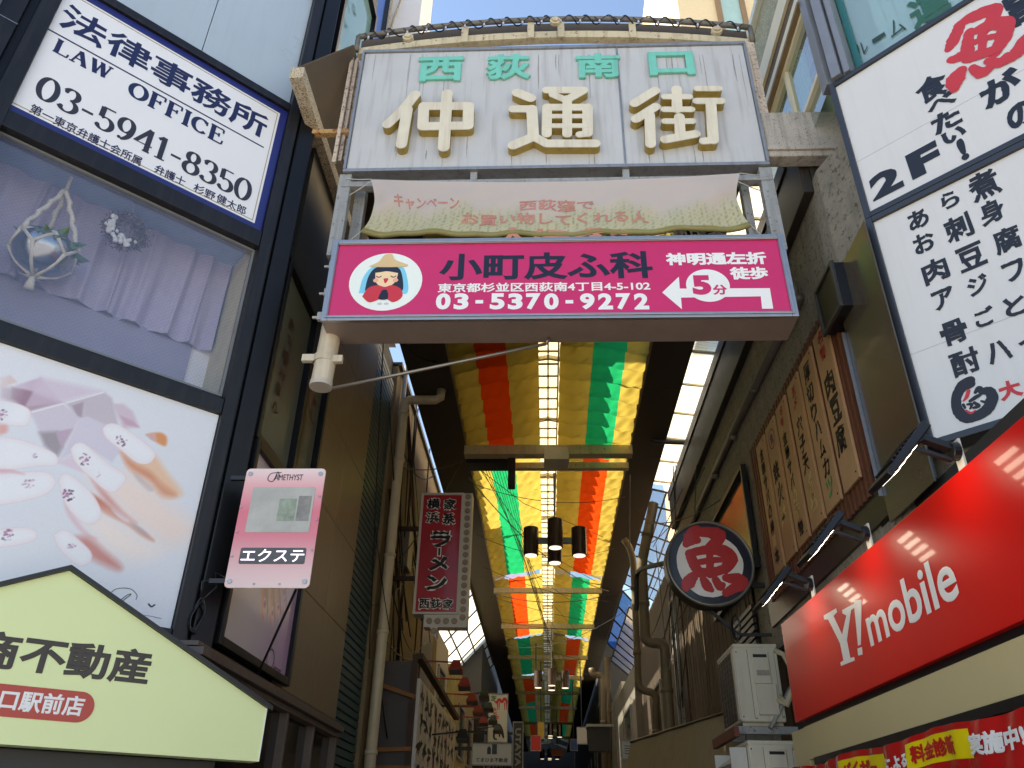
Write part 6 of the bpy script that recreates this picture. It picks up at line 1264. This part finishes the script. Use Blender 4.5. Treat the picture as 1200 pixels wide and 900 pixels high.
for c_ in range(9):
    for r_ in range(5):
        u = 11.45 + c_ * .5; v = 3.3 - r_ * .3
        for k in range(5): a = rr.choice((.2, 1.5, 1.7, .6, 2.4)) + rr.uniform(-.3, .3); l = rr.uniform(.08, .2); du = rr.uniform(-.12, .12); dv = rr.uniform(-.08, .08); b.stroke(LB, [(u + du - l * math.cos(a), v + dv - l * math.sin(a) * .7), (u + du + rr.uniform(-.03, .03), v + dv), (u + du + l * math.cos(a), v + dv + l * math.sin(a) * .7)], [.02, .034, .01], .002 + .0008 * k, .3)
b.build('brush_marks', M_rk, sf)
b = MB()
for u in (12.9, 14.4): b.stroke(LB, [(u, 3.35), (u + .04, 2.9), (u, 2.2)], [.02, .03, .015], .005, .3)
b.build('red_brush_marks', M_kr, sf)
def small_flood(name, label, p, q, m, hw=.07, grp=''):
    t = thing(name, label, 'lamp', tuple(p), grp); p, q = Vector(p), Vector(q); b = MB(); b.tube([p, q], .012, 6); b.build('arm', m, t)
    b = MB(); d = Vector((.0, -.35, -.94)).normalized(); s_ = Vector((1, 0, 0)); up = d.cross(s_); a0 = q - d * .02
    P8 = lambda o, h: [o - s_ * h - up * h * .8, o + s_ * h - up * h * .8, o + s_ * h + up * h * .8, o - s_ * h + up * h * .8]
    b.hexa(P8(a0, hw * .55) + P8(a0 + d * .13, hw)); b.hexa(P8(a0 + d * .13, hw * 1.1) + P8(a0 + d * .165, hw * 1.1)); b.build('lamp_head', m, t, bevel=.006); b = MB(); b.hexa(P8(a0 + d * .1655, hw * .9) + P8(a0 + d * .168, hw * .9)); b.build('lens', mat('dark_lens', (90, 88, 84), .15), t); return t
M_rl = mat('faded_red_lamp_paint', (150, 50, 40), .5, var=.12)
LPX = plane_xl(-1.22)
for i, (px, py) in enumerate(((533, 775), (542, 793), (551, 807), (557, 821), (563, 832))):
    y, z = LPX.hit(px, py); z = 3.74; y = (11.2, 12.5, 13.9, 15.2, 16.6)[i]
    small_flood('red_floodlight', ('red floodlight on a long arm, nearest of the red row', 'red floodlight, second in the row over the timber shopfront', 'red floodlight at the middle of the row over the timber shopfront', 'red floodlight, fourth of the row over the timber shopfront', 'red floodlight, last and smallest of the red row')[i], (-1.72, y, z + .02), (-1.22, y, z), M_rl, .085, 'red floodlights over the timber shopfront')
BPX = plane_xl(-1.05)
for i, (px, py) in enumerate(((568, 811), (573, 825), (578, 840), (583, 851), (543, 857))):
    y, z = BPX.hit(px, py); y = min(y, 22) if i < 4 else 12.4; z = BPX.hit(px, py)[1] if i < 4 else 3.05
    p = plane_y((15.4, 16.6, 17.8, 19.0, 12.4)[i]); u, v = p.hit(px, py); yy = p.o.y
    small_flood('black_floodlight', ('black floodlight, topmost of the slanting black row', 'black floodlight, second down the slanting black row', 'black floodlight, third down the slanting black row', 'black floodlight, fourth and lowest of the slanting row', 'lone black floodlight over the lettered board edge')[i], (u - .45, yy, v - .05), (u, yy, v), M_black, .085, 'black floodlights beyond the timber shopfront')
# hanging signs deeper on the left
def board(name, label, y, r, m, d=.12):
    F = plane_y(y); u0, v0, u1, v1 = R2(F, *r); t = thing(name, label, 'sign', tuple(F.P((u0 + u1) / 2, v0))); b = MB(); b.box(F, u0, u1, v0, v1, -d, .0); b.build('board', m, t, bevel=.006); b = MB(); b.ring_frame(F, u0 - .005, u1 + .005, v0 - .005, v1 + .005, .018, .0005, .012); b.build('frame', M_steelpaint, t); return t, F, u0, v0, u1, v1
t, F, u0, v0, u1, v1 = board('camel_sign', 'white vertical sign with 2F and a red camel, hung above the realtor board', 20.0, (572, 813, 595, 870), mat('white_shop_board', (206, 204, 198), .4, var=.04)); w, h = u1 - u0, v1 - v0
b = MB(); b.box(F, u0 - 1.2, u0, v1 - .3, v1 - .25, -.08, -.04); b.box(F, u0 - 1.2, u0, v0 + .2, v0 + .25, -.08, -.04); b.build('bracket_arm', M_dark, t)
b = MB(); b.text(F, '2F', u0 + w * .1, v1 - h * .15, u0 + w * .4, v1 - h * .05, .002, .001, .04); b.build('lettering', M_kg, t)
b = MB(); c0 = (u0 + w * .68, v1 - h * .19)
b.stroke(F, [(c0[0] - .13, c0[1]), (c0[0] - .06, c0[1] + .07), (c0[0], c0[1] + .02), (c0[0] + .07, c0[1] + .09), (c0[0] + .13, c0[1])], [.02, .035, .03, .035, .02], .002); b.stroke(F, [(c0[0] - .12, c0[1]), (c0[0] - .18, c0[1] + .05), (c0[0] - .2, c0[1] + .14), (c0[0] - .25, c0[1] + .13)], [.02, .015, .015, .01], .0025)
for dx in (-.1, -.06, .07, .11): b.stroke(F, [(c0[0] + dx, c0[1]), (c0[0] + dx, c0[1] - .15)], [.014, .008], .003)
b.build('camel_emblem', M_rd, t)
b = MB()
for k, ch in enumerate('らくだ'): b.text(F, ch, u0 + w * (.18 + .07 * k), v1 - h * (.36 + .085 * k), u0 + w * (.42 + .07 * k), v1 - h * (.29 + .085 * k), .002, .001, .05)
b.build('lettering', M_rd, t)
b = MB(); rr = random.Random(6)
b.stroke(F, [(u0 + w * .25, v0 + h * .42), (u0 + w * .3, v0 + h * .32), (u0 + w * .55, v0 + h * .34), (u0 + w * .7, v0 + h * .24), (u0 + w * .8, v0 + h * .1)], [.02, .03, .04, .035, .02], .002); b.stroke(F, [(u0 + w * .35, v0 + h * .3), (u0 + w * .32, v0 + h * .1), (u0 + w * .45, v0 + h * .06)], [.025, .02, .015], .0025); b.stroke(F, [(u0 + w * .55, v0 + h * .3), (u0 + w * .6, v0 + h * .12)], [.025, .015], .003); b.build('animal_drawing', M_rk, t)
t, F, u0, v0, u1, v1 = board('realtor_board', 'small white realtor board with tiny castle emblem and black hiragana', 16.0, (553, 871, 600, 897), mat('white_shop_board', (206, 204, 198), .4)); w, h = u1 - u0, v1 - v0
b = MB(); b.text(F, 'てまひま不動産', u0 + w * .1, v0 + h * .14, u1 - w * .1, v0 + h * .34, .002, .001, .02); b.build('lettering', M_rk, t)
b = MB(); cx = u0 + w * .5; cz = v0 + h * .5
b.poly(F, [(cx - .09, cz), (cx - .09, cz + .1), (cx - .055, cz + .14), (cx - .02, cz + .1), (cx - .02, cz)], .001, .003); b.box(F, cx + .0, cx + .09, cz, cz + .17, .001, .003); b.build('house_emblem', M_rk, t); b = MB(); b.box(F, u0 - 1.0, u0, v1 - .12, v1 - .06, -.08, -.04); b.build('bracket_arm', M_dark, t)
t, F, u0, v0, u1, v1 = board('vertical_sign', 'narrow black vertical sign with pale sideways capital letters', 22.0, (601, 846, 613, 905), mat('black_sign_board', (26, 26, 28), .4)); w, h = u1 - u0, v1 - v0
class Turn:
    def P(s, u, v, q=0.0): return F.P(u0 + w * .5 + v, v1 - .1 - u, q)
b = MB(); b.text(Turn(), 'UTAYA', .05, -w * .28, h * .8, w * .28, .002, .001, .03); b.build('lettering', mat('dull_grey_lettering', (120, 122, 120), .5), t); b = MB(); b.box(F, u0 - 1.0, u0, v1 - .3, v1 - .24, -.08, -.04); b.build('bracket_arm', M_dark, t)
for lab_, y_, r_, m_ in (('small red hanging shop board far along the arcade, left side', 27, (622, 862, 634, 880), mat('red_shop_board', (180, 40, 36), .5)), ('small yellow hanging shop board far along the arcade, left side', 30, (630, 846, 638, 866), mat('yellow_shop_board', (214, 176, 60), .5)),
                         ('small white hanging shop board far along the arcade, right side', 30, (676, 852, 688, 872), mat('white_shop_board', (206, 204, 198), .4)), ('small blue hanging shop board far along the arcade, right side', 34, (668, 866, 677, 880), mat('blue_shop_board', (50, 84, 150), .5)),
                         ('small orange hanging shop board deepest in the arcade', 42, (646, 878, 660, 886), mat('orange_shop_board', (220, 110, 40), .5))):
    t, F, u0, v0, u1, v1 = board('shop_board', lab_, y_, r_, m_); t['group'] = 'small boards hanging deep in the arcade'; b = MB(); b.cyl(F.P((u0 + u1) / 2, v1, -.05), F.P((u0 + u1) / 2, 7.4, -.05), .02, 6); b.build('hanging_rod', M_dark, t)
# rows of buildings deeper in
M_pale = mat('pale_painted_wall', (176, 172, 160), .7, var=.1, scale=2, streak=.25); M_brownw = mat('brown_timber_cladding', (80, 64, 48), .75, var=.2, scale=4, streak=.4); M_gw = mat('grey_mortar_wall', (118, 114, 106), .8, var=.15, scale=3, streak=.3)
M_wdk = mat('dark_window_glass', (40, 44, 48), .1, var=.1)
def row(label, x, s, y0, y1, z1, m, wins=()):
    t = block('shop_house', label, x if s > 0 else x - 6, x + 6 if s > 0 else x, y0, y1, z1, m)
    F = plane_xr(x) if s > 0 else plane_xl(x)
    for (a, c, d, e) in wins:
        ua, ub = (-c, -a) if s > 0 else (a, c)
        b = MB(); b.ring_frame(F, ua, ub, d, e, .06, .0, .05); o = b.build('window', M_steelpaint, t); b = MB(); b.box(F, ua + .06, ub - .06, d + .06, e - .06, .001, .012); b.build('pane', M_wdk, o)
    return t
row('grey white panelled house behind the red floodlights', -2.5, -1, 16.45, 21, 5.9, M_pale, ((17, 18.4, 3.9, 5.2), (19, 20.3, 3.9, 5.2)))
row('yellowish house beyond the black floodlights', -2.3, -1, 21.05, 27, 5.6, mat('dull_yellow_wall', (170, 156, 104), .8, var=.1, streak=.3), ((22, 23.5, 3.5, 4.8), (24.5, 26, 3.5, 4.8)))
row('dark house past the vertical sign', -2.1, -1, 27.05, 36, 11.6, M_dwall, ((29, 31, 3.6, 5), (32, 34, 3.6, 5)))
row('distant grey house at the end of the left row', -2.2, -1, 36.05, 66, 14, M_gw, ((38, 41, 4, 5.4), (43, 46, 4, 5.4)))
mb_ = thing('meter_box', 'small grey meter box with cables on the beige rendered wall', 'box', (-2.1, 11.8, 5.3))
b = MB(); b.box(SL, 11.6, 12.0, 5.2, 5.8, .0, .12); b.build('housing', mat('grey_meter_box', (120, 116, 108), .5, var=.1), mb_, bevel=.01)
b = MB(); b.tube([SL.P(11.8, 5.2, .06), SL.P(11.8, 4.6, .05), SL.P(11.9, 3.9, .04)], .02, 6); b.tube([SL.P(11.7, 5.8, .06), SL.P(11.7, 7.0, .04), SL.P(11.6, 8.1, .05)], .018, 6); b.build('cable', M_black, mb_)
rc = thing('right_wall_cables', 'tangle of thin black cables around the drain pipes on the right wall', 'cables', (2.1, 13, 5)); b = MB(); rr = random.Random(15)
for k in range(16):
    y0_ = rr.uniform(9.6, 14); y1_ = y0_ + rr.uniform(.5, 4); b.tube(sag((rr.uniform(1.9, 2.36), y0_, rr.uniform(4.6, 6.8)), (rr.uniform(1.7, 2.3), y1_, rr.uniform(3.6, 6.6)), rr.uniform(.02, .35)), rr.choice((.007, .009, .012)), 5)
b.build('cable', M_black, rc)
# ================================================================== right row inside the arcade
bm_ = mat('brown_brick_tile', (126, 88, 56), .7, var=.2, scale=9)
nt = bm_.node_tree; br_ = nt.nodes.new('ShaderNodeTexBrick'); br_.inputs['Color1'].default_value = L3((108, 78, 50)); br_.inputs['Color2'].default_value = L3((82, 56, 38)); br_.inputs['Mortar'].default_value = L3((64, 52, 42)); br_.inputs['Scale'].default_value = 4.5; br_.inputs['Mortar Size'].default_value = .03
tc = nt.nodes.new('ShaderNodeTexCoord'); mp = nt.nodes.new('ShaderNodeMapping'); mp.inputs['Rotation'].default_value = (PI / 2, 0, PI / 2); nt.links.new(tc.outputs['Object'], mp.inputs[0]); nt.links.new(mp.outputs[0], br_.inputs['Vector']); nt.links.new(br_.outputs[0], nt.nodes['Principled BSDF'].inputs['Base Color'])
tr = block('timber_clad_building', 'brown vertical board building behind the round fish sign', 2.42, 9, 9.22, 14.1, 5.6, M_brownw)
b = MB()
for k in range(30): y = 9.3 + k * .16; b.box(SR, -y - .14, -y, 0, 5.58, .0, .012 + .004 * (k % 3))
b.build('vertical_boards', M_brownw, tr, bevel=.002)
b = MB(); b.ring_frame(SR, -11.2, -8.7, 4.3, 5.55, .05, .03, .09); wo = b.build('window', M_black, tr); b = MB(); b.box(SR, -11.15, -8.75, 4.35, 5.5, .02, .04); b.build('pane', mat('dim_green_glass', (58, 58, 48), .15, var=.15), wo)
b = MB()
for k in range(12): b.box(SR, -10.2, -9.2, 3.1 + k * .08, 3.15 + k * .08, .02, .06)
b.build('louvre_vent', M_dark, tr)
row('brown brick tiled building with narrow windows beside the drain pipes', 2.36, 1, 14.15, 21, 6.3, bm_, ((14.6, 15.1, 2.9, 5.6), (17.2, 18.6, 2.6, 4.6)))
row('grey corrugated building past the brick one', 2.2, 1, 21.05, 28, 5.6, M_gw, ((22, 24, 3.5, 4.8),))
row('cream house with white window, far along the right row', 2.5, 1, 28.05, 34, 6.4, mat('cream_house_wall', (206, 200, 178), .7, var=.06), ((29, 31, 4, 5.3),))
row('dark house at the end of the right row', 2.1, 1, 34.05, 66, 9.0, M_dwall, ((36, 38, 4, 5.2), (41, 44, 4, 5.2)))
block('end_building', 'dim grey building closing the far end of the arcade', -8, 8, 66.05, 74, 12, M_dwall)
M_dpipe = mat('dull_tan_drain_pipe', (120, 106, 84), .5, var=.1, scale=5, streak=.3)
def downpipe(label, pts, r):
    t = thing('drain_pipe', label, 'pipe', tuple(pts[0])); b = MB(); b.tube(smooth3(pts), r, 12)
    for p, q in zip(pts, pts[1:]):
        d = Vector(q) - Vector(p)
        if d.length > 1: m_ = Vector(p).lerp(Vector(q), .5); b.cyl(m_, m_ + d.normalized() * .07, r * 1.18, 12)
    b.build('pipe', M_dpipe, t, smooth=True); return t
def smooth3(pts, rad=.12):
    pts = [Vector(p) for p in pts]; o = [pts[0]]
    for a, p, c in zip(pts, pts[1:], pts[2:]):
        d0 = (a - p); d1 = (c - p); k = min(rad, d0.length * .45, d1.length * .45); s, e = p + d0.normalized() * k, p + d1.normalized() * k
        for i in range(6): f = i / 5; o.append((s.lerp(p, f)).lerp(p.lerp(e, f), f))
    o.append(pts[-1]); return o
def PY(y, px, py): F = plane_y(y); return tuple(F.P(*F.hit(px, py)))
downpipe('thin tan drain pipe hooked to the arcade roof board on the right', [PY(15, 731, 632), PY(15, 737, 640), PY(15, 742, 655), PY(15, 745, 720), PY(15, 748, 808), PY(15, 768, 812), PY(15, 770, 900)], .065)
downpipe('thick tan drain pipe with a double elbow in front of the brick building', [PY(13.2, 766, 590), PY(13.2, 758, 640), PY(13.2, 757, 690)][0:1] + [PY(13.2, 752, 660), PY(13.2, 756, 752), PY(13.2, 778, 754), PY(13.2, 785, 862), PY(13.2, 787, 930)], .088)
downpipe('distant tan drain pipe beside the far right roof board', [PY(24, 693, 783), PY(24, 694, 790), PY(24, 707, 792), PY(24, 709, 900)], .09)
downpipe('second distant tan drain pipe close to the far right roof board', [PY(24.5, 712, 770), PY(24.5, 714, 900)], .09)
lp = thing('lamp_bracket', 'dark bent pipe bracket reaching from the drain pipes to the round sign', 'bracket', PY(12.5, 745, 680)); b = MB(); b.tube(smooth3([PY(9.0, 783, 659), PY(10, 752, 666), PY(10.4, 746, 672), PY(10.4, 746, 715)]), .03, 8); b.build('pipe', M_dark, lp)
hk = thing('pipe_hook', 'short dark pipe end poking over the corrugated canopy', 'pipe', (1.9, 12, 7.4)); b = MB(); b.tube(smooth3([PY(12, 760, 505), PY(12, 765, 517), PY(12, 840, 520), PY(12, 842, 560)]), .045, 8); b.build('pipe', M_dark, hk)
aw = thing('canvas_awning', 'dirty beige canvas awning at the lower right below the drain pipes', 'awning', (1.6, 10.5, 2.2))
A, B = Vector((2.2, 9.35, 2.96)), Vector((1.22, 12.6, 2.92)); b = MB()
b.grid(lambda a, t: A.lerp(B, a) + Vector((-.35 * t, -.12 * t, -1.2 * t + .02 * math.sin(a * 23) * (1 - t))) + Vector((-.02 * math.sin(a * 31 + t * 4) * t, 0, 0)), 60, 10); b.build('canvas', mat('dirty_beige_canvas', (150, 132, 100), .85, var=.08, scale=3, streak=.25), aw, smooth=True)
b = MB(); b.tube([A, B], .02, 6); b.tube([A, A + Vector((.2, .4, 0))], .02, 6); b.tube([B, (2.3, 13, 2.9)], .02, 6); b.build('frame_rail', M_dark, aw)
t, F, u0, v0, u1, v1 = board('notice_board', 'small white notice board with black writing over the canvas awning', 14.0, (728, 868, 760, 890), mat('white_notice', (190, 188, 180), .5)); w, h = u1 - u0, v1 - v0
b = MB(); b.text(F, '大', u0 + w * .62, v0 + h * .3, u0 + w * .84, v0 + h * .7, .002, .001, .04)
for k in range(4): b.box(F, u0 + w * .12, u0 + w * (.42 + .03 * (k % 2)), v0 + h * (.3 + .13 * k), v0 + h * (.34 + .13 * k), .001, .002)
b.build('lettering', M_rk, t); b = MB(); b.box(F, u1, 2.4, v0 + .1, v0 + .15, -.08, -.04); b.build('bracket_arm', M_dark, t)
bx = thing('dark_box_lamp', 'dark square lamp box on the far right wall', 'lamp', PY(22, 700, 868)); F = plane_y(22); u0, v0, u1, v1 = R2(F, 690, 852, 715, 880); b = MB(); b.box(F, u0, u1, v0, v1, -.4, 0); b.build('housing', M_black, bx); b = MB(); b.box(F, u0 - .05, u1 + .1, v1, v1 + .06, -.5, .1); b.build('hood', M_steelpaint, bx)
# ================================================================== tall buildings beyond
pb_ = block('pale_tower', 'pale pinkish tall building with a blue window rising beyond the gate, upper left', -9, -2.21, 9.0, 9.9, 20, mat('pale_pinkish_tile', (244, 236, 232), .5, var=.04, scale=2), z0=8.0)
F = plane_y(9.0); u0, v0, u1, v1 = R2(F, 434, -10, 456, 36); b = MB(); b.ring_frame(F, u0, u1, 9, 19.5, .08, .0, .06); o = b.build('window', M_fr, pb_); b = MB(); b.box(F, u0 + .08, u1 - .08, 9.12, 19.4, .001, .02); b.build('pane', mat('blue_reflecting_window', (112, 146, 220), .15, var=.08, coat=.6), o)
b = MB(); u, v = F.hit(466, 10); pts = [(u + .07 * math.sin(k * 1.1), 8.97, 9 + k * .5) for k in range(22)]; b.tube([(u - .12, 8.96, 9), (u - .12, 8.96, 19.5)], .03, 6); b.tube(pts, .018, 5); b.build('downpipe', M_rust, pb_)
bt = block('beige_tower', 'sunlit beige tall building with a window beyond the gate, upper right', 3.83, 14, 14.2, 24, 29, mat('warm_beige_tile', (240, 214, 170), .6, var=.06, scale=10))
F = plane_y(14.2); u0, v0, u1, v1 = R2(F, 838, -20, 872, 30); b = MB(); b.ring_frame(F, u0, u1, 14, 27, .14, .0, .08); o = b.build('window', mat('tan_window_frame', (150, 120, 84), .5), bt); b = MB(); b.box(F, u0 + .14, u1 - .14, 14.14, 26.86, .001, .02); b.build('pane', mat('pale_green_window', (176, 205, 196), .15, var=.08, coat=.5), o)
# ================================================================== ground
def struct(name, b, m): o = b.build(name, m); o['kind'] = 'structure'; return o
b = MB(); b.add([(-400, -400, 0), (400, -400, 0), (400, 400, 0), (-400, 400, 0)], [(0, 1, 2, 3)]); struct('ground', b, mat('pale_bounce_paving', (158, 153, 146), .9, var=.2, scale=2, bump=.2))  # unseen ground, kept pale to bounce light up the facades
b = MB(); b.add([(-2.0, 4.5, .004), (2.0, 4.5, .004), (2.0, 70, .004), (-2.0, 70, .004)], [(0, 1, 2, 3)]); struct('pavement', b, mat('warm_paving_tile', (140, 124, 106), .8, var=.2, scale=5))
bpy.context.view_layer.update()
